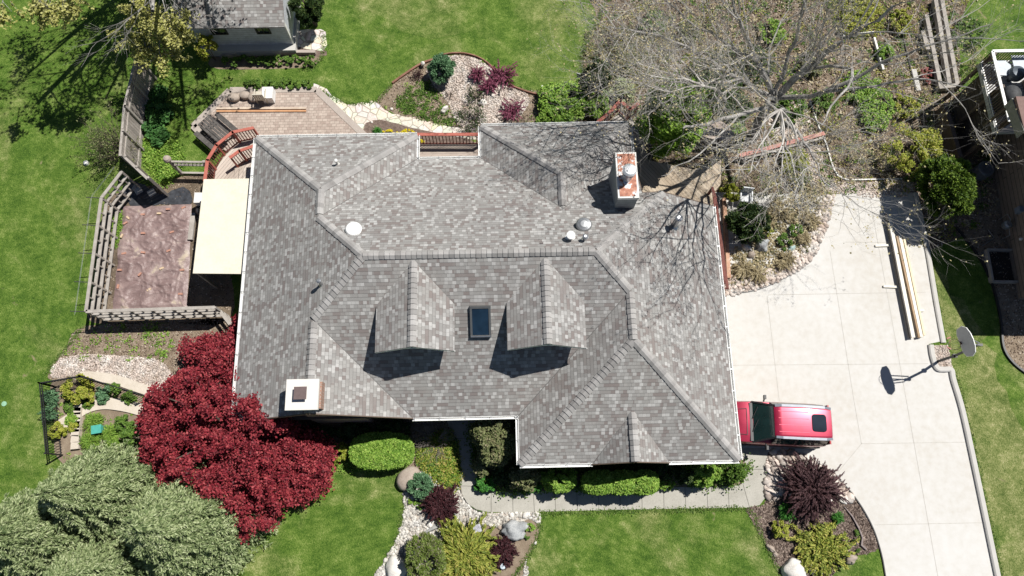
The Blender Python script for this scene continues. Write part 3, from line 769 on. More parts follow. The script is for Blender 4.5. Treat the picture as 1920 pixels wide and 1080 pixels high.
# dormers
DZE, DZR, DYF = 5.56, 6.47, 5.45
for cx, lbl in ((-3.36, 'x'), (1.57, 'y')):
    ww = 1.48; pd = (DZR - DZE) / ww
    ys = lambda z: (z - PL['S'][0]) / P_     # where the main slope reaches height z
    m = MB(); tk = .06
    for s in (-1, 1):
        P1 = [(cx, DYF, DZR), (cx + s * ww, DYF - .0, DZE), (cx + s * ww, ys(DZE) - .05, DZE), (cx, ys(DZR), DZR)]
        P2 = [(x, y, z - tk) for x, y, z in P1]
        fs = [(0, 1, 2, 3), (4, 5, 1, 0), (5, 6, 2, 1), (7, 6, 5, 4)]
        if s > 0: fs = [f for f in fs]
        else: fs = [f[::-1] for f in fs]
        m.add(P1 + P2, fs)
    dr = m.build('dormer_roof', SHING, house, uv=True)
    caps(dr, (cx, DYF, DZR), (cx, ys(DZR), DZR), pd)
    m = MB(); q = .28; yf = DYF + .35; zb = zat('S', cx, yf) - .05
    m.add([(cx - ww + q, yf, zb), (cx + ww - q, yf, zb), (cx + ww - q, yf, DZE + pd * q - tk), (cx, yf, DZR - tk - .01), (cx - ww + q, yf, DZE + pd * q - tk)], [(0, 1, 2, 3, 4)])
    for s in (-1, 1):
        X = cx + s * (ww - q); m.quad((X, yf, zb), (X, yf, DZE + pd * q - tk), (X, ys(DZE) + .3, DZE + pd * q - tk))
    dw = m.build('dormer_wall', BROWNW, house, uv=True)
    f = MB(); p = MB(); zc = (zb + DZE) / 2 + .15
    for a in ((cx - .45, .06, 1.0), (cx + .45, .06, 1.0)): f.box((a[0], yf - .03, zc), .07, .06, .9)
    f.box((cx, yf - .03, zc + .45), .97, .06, .07); f.box((cx, yf - .03, zc - .45), .97, .06, .07); f.box((cx, yf - .03, zc), .05, .05, .85)
    p.box((cx, yf - .012, zc), .84, .02, .84)
    fo = f.build('window', WHITE, dw); p.build('pane', GLASS, fo)
    for s in (-1, 1):
        m = MB(); m.beam((cx, DYF + .01, DZR - .1), (cx + s * ww, DYF + .01, DZE - .1), .03, .09); m.build('rake_board', WHITE, dr)
# skylight
nS = Vector((0, -P_, 1)).normalized(); uS = Vector((0, 1, P_)).normalized()
c = (onplane(883, 579, *PL['S']) + onplane(919, 624, *PL['S'])) / 2
Rm = Matrix((Vector((1, 0, 0)), uS, nS)).transposed()
m = MB()
wS, hS = .80, 1.16
for dx, dy, sx, sy in ((0, hS / 2, wS, .09), (0, -hS / 2, wS, .09), (-wS / 2 + .045, 0, .08, hS - .09), (wS / 2 - .045, 0, .08, hS - .09)):
    m.box(c + Rm @ V(dx, dy, .07), sx, sy, .14, R=Rm)
sk_ = m.build('skylight', plain('skylight_frame', (.16, .165, .165), .4, .5), house)
m = MB(); m.box(c + Rm @ V(0, .0, .09), wS - .16, hS - .1, .05, R=Rm); m.build('pane', SKYG, sk_)
m = MB(); m.box(c + Rm @ V(0, -hS / 2 - .0, .155), wS - .02, .05, .03, R=Rm); m.build('sill', GALV, sk_)
# front chimney: brick with a pale cap and a dark flue cover
def quadpts(z, *px): return [g(a, b, z) for a, b in px]
zc = 5.6
q = quadpts(zc, (537, 711), (598, 710), (596, 768), (534.5, 770))
cx, cy = sum(p.x for p in q) / 4, sum(p.y for p in q) / 4; sx = (q[1] - q[0]).length; sy = (q[1] - q[2]).length
m = MB(); m.box((cx + .1, cy, 2.6), sx - .08, sy - .14, 5.6); m.box((cx + .55, cy - .05, 1.05), sx + 1.1, sy - .2, 2.5)
ch = m.build('chimney', BRICK, house, uv=True)
m = MB(); m.box((cx, cy, zc - .07), sx, sy, .14); m.build('chimney_cap', surf('cap_render', [(.60, .575, .53), (.72, .70, .66)], 2, .85, 6, fine=20, bmp=.1), ch)
fc = g(563, 737, zc + .2)
m = MB(); m.box((fc.x, fc.y, zc + .10), .34, .34, .20); m.box((fc.x, fc.y, zc + .22), .46, .46, .04); m.build('flue_cover', plain('flue', (.16, .115, .11), .5, .3), ch)
# rear chimney: grey sided box with a rusted pan and a round cowl
zc = 6.3
q = quadpts(zc, (1155, 285.5), (1194, 285.5), (1197, 371), (1158, 371.5))
cx, cy = sum(p.x for p in q) / 4, sum(p.y for p in q) / 4; sx = (q[1] - q[0]).length; sy = (q[1] - q[2]).length
m = MB(); m.box((cx, cy, 3.1), sx - .06, sy - .06, 6.1)
ch2 = m.build('chimney', brickish('grey_siding', (.26, .28, .29), (.29, .31, .32), (.14, .15, .16), 4, .2, .01), house, uv=True)
m = MB(); m.box((cx, cy, zc - .09), sx, sy, .18); m.box((cx, cy, zc + .003), sx - .14, sy - .14, .04)
pan = m.build('chimney_pan', [OFFW, RUST], ch2); pan.data.polygons.foreach_set('material_index', [0] * 6 + [1] * 6)
vc = g(1182, 318, zc + .75)
m = MB(); m.lathe((vc.x - .02, vc.y, zc), [(.19, 0), (.19, .42), (.24, .43), (.24, .52), (.19, .54), (.19, .62), (.26, .63), (.27, .72), (.20, .78), (.02, .80)], 24); m.smooth = False
m.build('cowl', surf('cowl_metal', [(.34, .37, .40), (.58, .60, .62), (.78, .78, .77)], 5, .35, 5, bmp=.1, metal=.35), ch2)
# roof vents
def on(k, px, py): return onplane(px, py, *PL[k])
def discvent(px, py, k, r, mat, h=.2, name='roof_vent'):
    p = on(k, px, py); m = MB(); m.smooth = False
    m.lathe((p.x, p.y, p.z - .15), [(r * .45, 0), (r * .45, h + .05), (r, h + .07), (r, h + .11), (r * .85, h + .17), (r * .45, h + .21), (.01, h + .22)], 22, sy=.95)
    m.build(name, mat, house)
discvent(664, 432, 'N', .32, WHITE, .18); discvent(1094, 424, 'N', .31, GREYM, .22)
def pipe(px, py, k, r, h, mat=OFFW, cap=True, name='vent_pipe'):
    p = on(k, px, py); m = MB()
    m.lathe((p.x, p.y, p.z - .1), [(r * 2, .0), (r * 1.9, .08), (r, .16), (r, h + .1)] + ([(r * 1.5, h + .11), (r * 1.5, h + .17), (r * .8, h + .2)] if cap else []), 16)
    m.build(name, mat, house)
pipe(633, 308, 'NWn', .05, .30); pipe(603, 533, 'W', .06, .42, GALV); pipe(1069, 447, 'N', .11, .30, WHITE); pipe(1096, 449, 'N', .07, .28, GALV); pipe(1264, 424, 'E', .10, .85, GALV)
# ------------------------------------------------------------------ garden shed (north west)
t = thing('garden_shed', 'small pale grey garden shed with two little windows under a shingled roof', 'shed', g(455, 60, 0))
SB = .42
a = g(549, 83, SB); b = g(376, 84, SB)
x0, x1, y0 = b.x, a.x, a.y
dpt = 4.6; ez = 2.35
SIDING = brickish('pale_siding', (.50, .53, .57), (.54, .57, .61), (.28, .29, .31), 5, .16, .008)
m = MB(); m.box(((x0 + x1) / 2, y0 + dpt / 2, (SB + ez) / 2), x1 - x0, dpt, ez - SB)
zr = ez + .45 * (dpt / 2 + .3)
for X in (x0, x1): m.add([(X, y0, ez), (X, y0 + dpt, ez), (X, y0 + dpt / 2, zr - .15)], [(0, 1, 2)])
m.build('wall', SIDING, t, uv=True)
m = MB(); ov = .32; er = .35
for s in (0, 1):
    ye = y0 - ov if s == 0 else y0 + dpt + ov; yr_ = y0 + dpt / 2
    P1 = [(x0 - er, ye, ez - .08), (x1 + er * .4, ye, ez - .08), (x1 + er * .4, yr_, zr), (x0 - er, yr_, zr)]
    P2 = [(x, y, z - .08) for x, y, z in P1]
    m.add(P1 + P2, [(0, 1, 2, 3) if s == 0 else (3, 2, 1, 0), (4, 5, 1, 0), (5, 6, 2, 1), (7, 6, 5, 4), (4, 0, 3, 7)])
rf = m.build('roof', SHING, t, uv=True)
caps(rf, (x0 - er, y0 + dpt / 2, zr), (x1 + er * .4, y0 + dpt / 2, zr), .42)
window(t, x0 + 1.0, x0 + 1.75, y0, ez - 1.0, ez - .25, mat=DARKM); window(t, x0 + 3.15, x0 + 3.85, y0, ez - 1.0, ez - .25, mat=DARKM)
m = MB(); m.box((x1 + .02, y0 + .06, (SB + ez) / 2), .06, .16, ez - SB - .1); m.build('corner_trim', OFFW, t); m = MB(); m.box((x0 - .02, y0 + .06, (SB + ez) / 2), .06, .16, ez - SB - .1); m.build('corner_trim', OFFW, t)
m = MB(); m.beam(g(415, 108, .12), g(452, 98, .12), .16, .24); m.beam(g(452, 99, .12), g(592, 98.5, .12), .16, .24)
single(m, 'stone_edging', PAVEB, 'low stone edging wall in front of the pale garden shed', 'edging')
m = MB(); m.prism([(x0 - .1, y0 - .35), (x1 + .15, y0 - .35), (x1 + .15, y0 + dpt + .2), (x0 - .1, y0 + dpt + .2)], -.1, SB + .01); o = m.build('shed_base', KERB); o['kind'] = 'structure'

# ------------------------------------------------------------------ solid board fences (west)
def board_fence(label, A, B, h, mat=FENCEM, posts=4, step=None):
    """A, B plan positions of the foot"""
    A = Vector((A.x, A.y, 0)); B = Vector((B.x, B.y, 0)); d = (B - A); L = d.length; d.normalize(); nrm = Vector((-d.y, d.x, 0))
    t = thing('board_fence', label, 'fence', (A + B) / 2)
    n = int(L / .148)
    m = MB(); rr = random.Random(int(L * 100))
    for i in range(n):
        c = A + d * (L * (i + .5) / n)
        m.box(c + V(0, 0, h / 2 + .01) + nrm * rr.uniform(-.003, .003), L / n - .012, .022, h - .04 + rr.uniform(-.02, .02), rz=math.atan2(d.y, d.x))
    m.build('panel', FENCEM2, t)
    m = MB(); m.beam(A + V(0, 0, h + .005), B + V(0, 0, h + .005), .11, .035); m.build('cap_rail', GREYW, t)
    for z in (.35, h - .35):
        m = MB(); m.beam(A + nrm * .035 + V(0, 0, z), B + nrm * .035 + V(0, 0, z), .045, .09); m.build('rail', GREYW, t)
    for i in range(posts):
        c = A + d * (L * i / (posts - 1)) + nrm * .07
        m = MB(); m.box(c + V(0, 0, h / 2 + .04), .1, .1, h + .08, rz=math.atan2(d.y, d.x)); m.build('post', GREYW, t)
    return t
FENCEM2 = surf('fence_board', [(.20, .17, .145), (.30, .265, .235), (.40, .36, .325)], 2.5, .85, 6, fine=24, island=.16, bmp=.2)
F1 = g(255, 106, 1.95); F2 = g(233, 200, 1.95); F3 = g(225, 292, 1.95); F4 = g(314, 369, 0)
board_fence('tall weathered board fence running down to the big hosta plants', F1, F2, 1.95, posts=3)
board_fence('tall weathered board fence beside the dark leafless bush', F2, F3, 1.95, posts=3)
board_fence('tall board fence seen nearly edge on, behind the covered garden plot', F3 + V(.25, -.1, 0), F4, 2.0, posts=3)
# ------------------------------------------------------------------ open rail fences round the kitchen garden
def rail_fence(label, A, B, zs, nposts, group=None, wd=.14):
    A = Vector((A.x, A.y, 0)); B = Vector((B.x, B.y, 0)); d = (B - A); L = d.length; d.normalize(); nrm = Vector((-d.y, d.x, 0))
    t = thing('rail_fence', label, 'fence', (A + B) / 2, group)
    for z in zs:
        m = MB(); m.beam(A + V(0, 0, z), B + V(0, 0, z), wd, .04); m.build('rail', GREYW, t)
    for i in range(nposts):
        c = A + d * (L * i / (nposts - 1))
        m = MB(); m.box(c + V(0, 0, zs[-1] / 2), .09, .09, zs[-1], rz=math.atan2(d.y, d.x)); m.build('post', GREYW, t)
    for i in range(nposts - 1):
        for k in range(len(zs) - 1):
            c = A + d * (L * (i + .5 + .2 * (k % 2)) / (nposts - 1))
            m = MB(); m.box(c + V(0, 0, (zs[k] + zs[k + 1]) / 2), .05, .05, zs[k + 1] - zs[k] - .03, rz=math.atan2(d.y, d.x)); m.build('spacer', GREYW, t)
    return t
ZS = (.35, .85, 1.3, 1.75)
Q1 = g(161, 584, 1.75); Q2 = g(190, 371, 1.75); Q3 = g(228, 322, 1.75); Q4 = g(405, 578, 1.6); Q5 = g(410, 552, 1.6)
rail_fence('long grey rail fence between the lawn and the covered plot', Q1, Q2, ZS, 5)
rail_fence('short grey rail fence slanting up to the tall board fence', Q2, Q3, ZS, 3)
rail_fence('grey rail fence along the lower edge of the covered plot', Q1, Q4, ZS, 7)
rail_fence('short leaning grey rail gate by the red tree', Q4, Q4 + V(.5, -.62, 0), (.35, .75, 1.15), 2)
m = MB()
for z, off in ((1.2, .62), (1.55, .38)):
    a = Q1 + V(-off, -.1, 0); b = Q2 + V(-off, .1, 0); c = Q3 + V(-off * .8, off * .6, 0)
    for p, q in ((a, b), (b, c)): m.tube([(p.x, p.y, z + .3), (q.x, q.y, z + .3)], .005, 4)
t = thing('wire_line', 'thin pale electric wires strung outside the long rail fence', 'wire', (Q1.x - .4, Q1.y, 0))
m.build('wire', GALV, t)
for k in range(5):
    p = Q1.lerp(Q2, k / 4); m = MB(); m.beam((p.x, p.y, 1.72), (p.x - .62, p.y, 1.85), .03, .03); m.build('bracket', DARKM, t)

# ------------------------------------------------------------------ tarpaulin over the plot, weighed down with bricks
m, nt, b = newmat('tarpaulin')
n1 = noise(nt, 1.1, 5, .6, None, .5)
c = ramp(nt, n1, [(.30, (.155, .105, .098)), (.50, (.235, .165, .155)), (.60, (.30, .225, .21)), (.66, (.42, .345, .27)), (.8, (.50, .42, .32))])
nt.links.new(c, b.inputs['Base Color']); b.inputs['Roughness'].default_value = .42
wv = noise(nt, 4.2, 6, .66, None, 1.0)
bump(nt, b, wv, .8, .05)
TARP = m
tc = [g(231, 388), g(360, 384), g(352, 582), g(212, 582)]
nx, ny = 70, 110
vs = []; rr = random.Random(5)
from mathutils import noise as mn
for j in range(ny + 1):
    for i in range(nx + 1):
        u = i / nx; v = j / ny
        p = tc[0].lerp(tc[1], u).lerp(tc[3].lerp(tc[2], u), v)
        e = min(u, 1 - u, v, 1 - v)
        q = Vector((p.x * .8, p.y * 1.4, 3.1))
        r1 = 1 - abs(mn.noise(q * 1.1) * 2.2); r2 = 1 - abs(mn.noise(Vector((p.x * 2.6 + mn.noise(q) * 2, p.y * 1.2, 7))) * 2)
        r3 = 1 - abs(mn.noise(Vector((p.x * 1.1 + 5, p.y * 3.6 + mn.noise(q) * 1.5, 11))) * 2.4)
        h = .05 + .02 * max(0, r1) ** 3 + .05 * max(0, r2) ** 5 + .06 * max(0, r3) ** 4 + .03 * mn.noise(q * 3)
        jx = mn.noise(Vector((p.x * 1.5, p.y * 1.5, 20))) * .09
        vs.append((p.x + jx, p.y + jx * .7, .03 + h * min(1, e * 14 + .25)))
fs = [(j * (nx + 1) + i, (j + 1) * (nx + 1) + i, (j + 1) * (nx + 1) + i + 1, j * (nx + 1) + i + 1) for j in range(ny) for i in range(nx)]
mb = MB(); mb.add(vs, fs); mb.smooth = True
single(mb, 'tarpaulin', TARP, 'wrinkled brown tarpaulin with puddles of dried mud covering the garden plot', 'tarp')
BR = plain('red_brick', (.42, .22, .16), .85, var=.25, sc=14); BR2 = plain('tan_brick', (.55, .42, .28), .85, var=.2, sc=14)
br0 = None
for i, (px, py, rz, mt) in enumerate([(267, 402, .1, 0), (315, 392, .05, 0), (344, 389, .5, 0), (298, 400, 0, 1), (235, 418, .6, 0), (228, 442, 1.2, 1), (268, 437, 0, 0), (322, 435, .3, 0), (232, 475, .2, 0), (268, 473, -.1, 0), (316, 470, .4, 0),
                                      (224, 506, 0, 0), (303, 503, .4, 1), (341, 506, .1, 0), (262, 514, .9, 0), (221, 537, 1.5, 0), (279, 543, .6, 1), (338, 551, 0, 0), (240, 408, -.7, 1)]):
    p = g(px, py, .15)
    m = MB(); m.box((0, 0, .035), .24, .11, .075)
    if mt == 0 and br0 is not None:
        o = br0.copy(); COL.objects.link(o)
    else:
        o = m.build('brick', BR2 if mt else BR, loc=(0, 0, 0))
        if not mt and br0 is None: br0 = o
    o.location = (p.x, p.y, .11); o.scale = (.8, .8, .8); o.rotation_euler = (0, 0, rz)
    tag(o, 'tan brick lying on the brown tarpaulin' if mt else 'red brick lying on the brown tarpaulin', 'brick', 'bricks weighing down the tarpaulin')
# black plastic and slabs under the slanting fence
m = MB(); sp = outline([(232, 350), (262, 342), (300, 365), (345, 350), (362, 372), (350, 384), (300, 384), (272, 392), (245, 385)], 4, .05)
m.prism(sp, 0, .03); o = m.build('plastic_sheet', plain('black_plastic', (.045, .048, .055), .35, var=.5, sc=5)); tag(o, 'crumpled black plastic sheet in the shade of the slanting fence', 'plastic sheet')
for i, (px, py, l) in enumerate([(259, 357, 'grey square slab on the black plastic, nearer the rail fence'), (284, 361, 'grey square slab on the black plastic, nearer the house')]):
    p = g(px, py, .08); m = MB(); m.box((p.x, p.y, .06), .34, .34, .05, rz=.6); single(m, 'paving_slab', KERB, l, 'slab')
m = MB(); a, b = g(363, 400, .12), g(357, 450, .12); m.beam(a, b, .22, .14)
single(m, 'timber_edge', GREYW, 'short grey timber edging at the house side of the tarpaulin', 'timber')
# ------------------------------------------------------------------ lean-to roof beside the house
t = thing('lean_to', 'lean-to with a flat cream plywood roof beside the house', 'lean-to', g(420, 430, 0))
zt = 2.55
q = [g(382, 336, zt), g(471, 334.5, zt), g(457, 513.5, zt), g(361.5, 512.5, zt)]
m = MB(); m.prism([(p.x, p.y) for p in q][::-1], zt - .06, zt); m.build('roof_panel', PLY, t)
for i in (0, 1, 2, 3):
    p = q[i]; cxy = (sum(v.x for v in q) / 4, sum(v.y for v in q) / 4); px_, py_ = p.x + (cxy[0] - p.x) * .06, p.y + (cxy[1] - p.y) * .05
    m = MB(); m.box((px_, py_, (zt - .06) / 2), .1, .1, zt - .06); m.build('post', GREYW, t)
m = MB()
for k in range(5):
    f = (k + .5) / 5; m.beam(q[0].lerp(q[3], f) + V(.05, 0, -.12), q[1].lerp(q[2], f) + V(-.05, 0, -.12), .045, .12)
m.build('joist', GREYW, t)
m = MB(); p = g(372, 372, 1.0); m.box((p.x + .05, p.y, .55), .42, .5, 1.1); single(m, 'storage_box', OFFW, 'white plastic box standing beside the cream lean-to roof', 'box')
m = MB(); p = g(375, 395, .5); m.lathe((p.x + .12, p.y, 0), [(.2, 0), (.26, .1), (.28, .6), (.22, .7)], 16); single(m, 'rubbish_bin', DARKM, 'black round bin in the gap next to the lean-to', 'bin')
# ------------------------------------------------------------------ gate / trellis with a round finial, west of the deck
t = thing('trellis_gate', 'weathered trellis gate with a round stone finial below the west deck', 'gate', g(350, 315, 0))
a = g(319, 303, 1.35); b = g(383, 304, 1.35)
for z in (.15, 1.0, 1.35):
    m = MB(); m.beam((a.x, a.y, z), (b.x, b.y, z), .09, .06); m.build('rail', GREYW, t)
m = MB(); L = b.x - a.x
for k in range(9):
    xa = a.x + L * k / 9
    for s in (0, 1):
        x0_, x1_ = (xa, min(xa + L / 9, b.x)) if s == 0 else (min(xa + L / 9, b.x), xa)
        m.beam((x0_, a.y + (.012 if s else -.012), 1.0), (x1_, a.y + (.012 if s else -.012), 1.33), .012, .03)
m.build('lattice', GREYW, t)
for p in (a, b):
    m = MB(); m.box((p.x, p.y, .72), .12, .12, 1.44); m.build('post', GREYW, t)
m = MB(); m.lathe((a.x - .02, a.y, 1.44), [(.10, 0), (.11, .03), (.17, .10), (.18, .20), (.13, .30), (.02, .34)], 14); m.build('finial', ROCKT, t)

# ------------------------------------------------------------------ decks and red railings
def railing(name, label, pts, z0, h, gap=.12, cap=.15, mat=REDP, bmat=DKRED, posts=True, group=None, cat='railing'):
    """pts: plan points; deck at z0, top of the rail at z0+h"""
    c0 = sum(pts, Vector((0, 0, 0))) / len(pts)
    t = thing(name, label, cat, (c0.x, c0.y, z0), group)
    for a, b in zip(pts[:-1], pts[1:]):
        a = Vector((a.x, a.y, 0)); b = Vector((b.x, b.y, 0)); d = (b - a); L = d.length; d.normalize(); rz = math.atan2(d.y, d.x)
        m = MB(); m.beam(a - d * .04 + V(0, 0, z0 + h), b + d * .04 + V(0, 0, z0 + h), cap, .04); m.build('top_rail', mat, t)
        for zz in (z0 + h - .07, z0 + .1):
            m = MB(); m.beam(a + V(0, 0, zz), b + V(0, 0, zz), .04, .08); m.build('rail', bmat, t)
        n = max(2, int(L / gap))
        for i in range(1, n):
            c = a + d * (L * i / n); m = MB(); m.box(c + V(0, 0, z0 + .1 + (h - .2) / 2), .035, .035, h - .2, rz=rz); m.build('baluster', bmat, t)
        if posts:
            for c in (a, b): 
                m = MB(); m.box(c + V(0, 0, z0 + h / 2 - .02), .09, .09, h - .04, rz=rz); m.build('post', mat, t)
    return t
zd = .85
wd_pts = [(474, 240), (436, 248), (406, 272), (389, 300), (384, 338)]
rp = [g(a, b, zd + 1.0) for a, b in wd_pts]
railing('deck_railing', 'curved red railing round the outside of the west deck', rp, zd, 1.0)
m = MB(); pl = [(p.x, p.y) for p in rp]; pl = pl + [(xW + .5, rp[-1].y), (xW + .5, yA - .3), (xW + .5, rp[0].y)]
m.prism(pl[::-1], zd - .16, zd); single(m, 'west_deck', DECKW, 'pale wooden deck wrapping the upper left corner of the house', 'deck')
rp2 = [g(432, 295, zd + 1.0), g(449, 283, zd + 1.0), g(478, 273, zd + 1.0)]
railing('stair_railing', 'short red railing at the head of the pale deck steps', rp2, zd, 1.0)
t = thing('deck_steps', 'narrow pale wooden steps on the west deck beside the roof edge', 'steps', g(455, 328, zd))
for k, px in enumerate((443, 452, 460, 468)):
    p = g(px, 328, zd + .1 + .09 * k); m = MB(); m.box((p.x, p.y - .1, zd + .05 + .1 * k), .2, .95, .1 + .0 * k); m.build('step', [DECKW], t)
# north deck in the roof notch
a = g(778, 252, 1.85); b = g(905, 252, 1.85)
m = MB(); m.prism([(xNW - .4, a.y + .05), (xNW - .4, yN - .6), (xN0 + .4, yN - .6), (xN0 + .4, a.y + .05)][::1], .69, .85); single(m, 'rear_deck', DECKN, 'narrow wooden deck in the notch of the rear roof', 'deck')
railing('deck_railing', 'straight red railing across the notch of the rear roof', [a, b], .85, 1.0, gap=.155)
# north-east deck
zt = .8
m = MB()
pl = [g(1183, 225, zt), g(1200, 235, zt), g(1215, 300, zt), g(1300, 318, zt), g(1352, 300, zt), g(1352, 345, zt), g(1338, 362, zt), g(1336, 392, zt), g(1188, 395, zt)]
pl = [(p.x, p.y) for p in pl] + [(xN1 - .5, yR - .5), (xN1 - .5, yNE)]
m.prism(pl[::-1], zt - .16, zt); single(m, 'rear_deck', DECKM, 'tan diagonal-board deck behind the grey chimney', 'deck')
m = MB(); pl = outline([(1308, 272), (1318, 252), (1340, 244), (1362, 262), (1364, 275), (1340, 279)], 3)
m.prism(pl[::-1], .1, .95); single(m, 'landing', DECKN, 'small pale wooden landing beneath the bare tree', 'landing')
pts = [g(1112, 236, 1.85), g(1140, 214, 1.85), g(1163, 189, 1.85), g(1181, 204, 1.85), g(1197, 195, 1.85)]
railing('deck_railing', 'zigzag red railing above the upper right roof corner', pts, .85, 1.0, gap=.14)
m = MB(); pl = [g(1130, 238, .85), g(1165, 208, .85), g(1185, 222, .85), g(1195, 245, .85), g(1120, 250, .85)]
m.prism([(p.x, p.y) for p in pl], .72, .85); single(m, 'side_steps', GREYW, 'old mossy wooden steps inside the zigzag red railing', 'steps')
# red plank benches / rail along the east side
t = thing('rail_screen', 'dark red slatted screen down the driveway side of the house', 'screen', g(1352, 450, 0))
a = g(1334, 352, 1.5); b = g(1357, 528, 1.5)
for z, off in ((.45, .42), (.8, .28), (1.15, .14), (1.5, 0)):
    m = MB(); m.beam((a.x + .05 + off, a.y, z), (b.x + .05 + off, b.y, z), .11, .04); m.build('rail', DKRED, t)
for k in range(4):
    p = a.lerp(b, k / 3); m = MB(); m.box((p.x + .05, p.y, .75), .1, .1, 1.5); m.box((p.x + .27, p.y, .38), .55, .07, .08); m.build('post', DKRED, t)
m = MB(); m.beam(g(1357, 372, .1), g(1366, 522, .1), .17, .2)
single(m, 'timber_border', surf('orange_timber', [(.36, .17, .10), (.50, .30, .20), (.60, .46, .36)], 3, .85, 6, fine=18), 'orange brown timber border beside the dark red slatted screen', 'border')
t = thing('plank_bench', 'faded red plank bench under the bare tree', 'bench', g(1465, 275, 0))
a = g(1387, 292, .45); b = g(1546, 250, .45); dd = (b - a).normalized(); nn = Vector((-dd.y, dd.x, 0))
REDF = surf('faded_red', [(.34, .12, .10), (.46, .22, .18), (.55, .38, .32)], 3, .85, 6, fine=16)
m = MB(); m.beam(a, b, .2, .05); m.build('seat_plank', REDF, t)
m = MB(); m.beam(a - nn * .21 + dd * .3, b - nn * .21 - dd * .05, .09, .05); m.build('front_plank', GREYW, t)
for k in (.06, .5, .94):
    p = a.lerp(b, k) - nn * .09; m = MB(); m.box((p.x, p.y, .21), .1, .3, .42, rz=math.atan2(dd.y, dd.x)); m.build('leg', GREYW, t)

# ------------------------------------------------------------------ things on the patio
for i, (px, py, wx, wy, rz, l) in enumerate([(437, 181, .33, .24, -.6, 'dark rounded stone stool at the shaded end of the patio row'), (458, 177, .30, .22, 0, 'flat beige stone stool second in the patio row'), (474, 180, .28, .30, .1, 'square beige stone stool third in the patio row')]):
    p = g(px, py, .35); m = MB(); m.smooth = True
    m.lathe((p.x, p.y, .1), [(wx * .75, 0), (wx * .9, .08), (wx * .95, .2), (wx * .8, .27), (.02, .28)], 12, sy=wy / wx)
    single(m, 'garden_stool', ROCKT, l, 'stool', 'seats along the patio edge')
def chair(label, px, py, rz, mat, z=.1):
    p = g(px, py, z + .3); t = thing('garden_chair', label, 'chair', (p.x, p.y, z))
    R = Matrix.Rotation(rz, 3, 'Z'); P = Vector((p.x, p.y, 0))
    def bx(nm, c, sx, sy, sz):
        m = MB(); m.box(P + R @ V(c[0], c[1], 0) + V(0, 0, z + c[2]), sx, sy, sz, R=R); m.build(nm, mat, t)
    bx('seat', (0, 0, .42), .50, .48, .05)
    m = MB()
    for k in range(5): m.box(P + R @ V(-.2 + .1 * k, .26, 0) + V(0, 0, z + .68), .075, .04, .5, R=R)
    m.box(P + R @ V(0, .26, 0) + V(0, 0, z + .94), .5, .05, .06, R=R); m.build('backrest', mat, t)
    for s in (-1, 1):
        bx('arm', (s * .26, 0, .62), .06, .5, .04)
        for yy in (-.2, .22): bx('leg', (s * .24, yy, .2), .05, .05, .4)
    return t
BEIGE = plain('beige_plastic', (.50, .46, .38), .6)
chair('beige garden chair next to the white panel at the patio edge', 491, 182, PI, BEIGE)
m = MB(); p = g(505, 180, .3); m.box((p.x, p.y, .38), .5, .62, .5); single(m, 'side_cabinet', WHITE, 'white square cabinet beside the beige garden chair', 'cabinet')
for l, y_, mt in (('long pale plank lying across the patio pavers', 203.5, surf('plank_a', [(.46, .36, .27), (.62, .52, .42)], 3, .8, 5)), ('long orange plank lying beside the pale one on the pavers', 208.5, surf('plank_b', [(.46, .23, .11), (.58, .33, .18)], 3, .8, 5))):
    m = MB(); m.beam(g(406, y_, .14), g(574, y_ - .5, .14), .09, .05); single(m, 'plank', mt, l, 'plank', 'planks lying on the patio')
t = thing('picnic_bench', 'dark weathered slatted bench and table at the left patio corner', 'bench', g(405, 245, .1))
DKW = surf('dark_wood', [(.035, .032, .03), (.08, .072, .066), (.15, .14, .13)], 3, .8, 6, fine=20)
c = g(402, 243, .75); R = Matrix.Rotation(rad(-42), 3, 'Z')
for k in range(5):
    m = MB(); m.box(Vector((c.x, c.y, .8)) + R @ V(0, -.30 + .15 * k, 0), 1.5, .125, .04, R=R); m.build('slat', DKW, t)
for s in (-1, 1):
    m = MB(); m.box(Vector((c.x, c.y, .5)) + R @ V(0, s * .68, 0), 1.5, .24, .04, R=R); m.build('seat', DKW, t)
    m = MB(); m.box(Vector((c.x, c.y, .45)) + R @ V(s * .55, 0, 0), .07, 1.5, .07, R=R); m.build('frame', DKW, t)
    for q in (-.35, .35):
        m = MB(); m.box(Vector((c.x, c.y, .44)) + R @ V(s * .55, q, 0), .07, .07, .68, R=R); m.build('leg', DKW, t)
t = thing('plant_support', 'dark metal frame leaning at the lower left edge of the patio', 'frame', g(394, 262, .1))
m = MB(); c = g(393, 262, .4)
for k in range(6): m.box(Vector((c.x, c.y, .4)) + R @ V(-.5 + .2 * k, 0, 0), .02, .5, .02, R=R)
for s in (-1, 1): m.box(Vector((c.x, c.y, .4)) + R @ V(0, s * .26, 0), 1.1, .05, .05, R=R)
m.build('grille', DARKM, t)
for s in (-1, 1):
    m = MB(); m.box(Vector((c.x, c.y, .25)) + R @ V(s * .5, 0, 0), .04, .04, .3, R=R); m.build('leg', DARKM, t)
chair('light grey slatted chair among the shrubs near the driveway', 1396, 372, -.15, plain('pale_grey_paint', (.52, .54, .55), .5), .0)

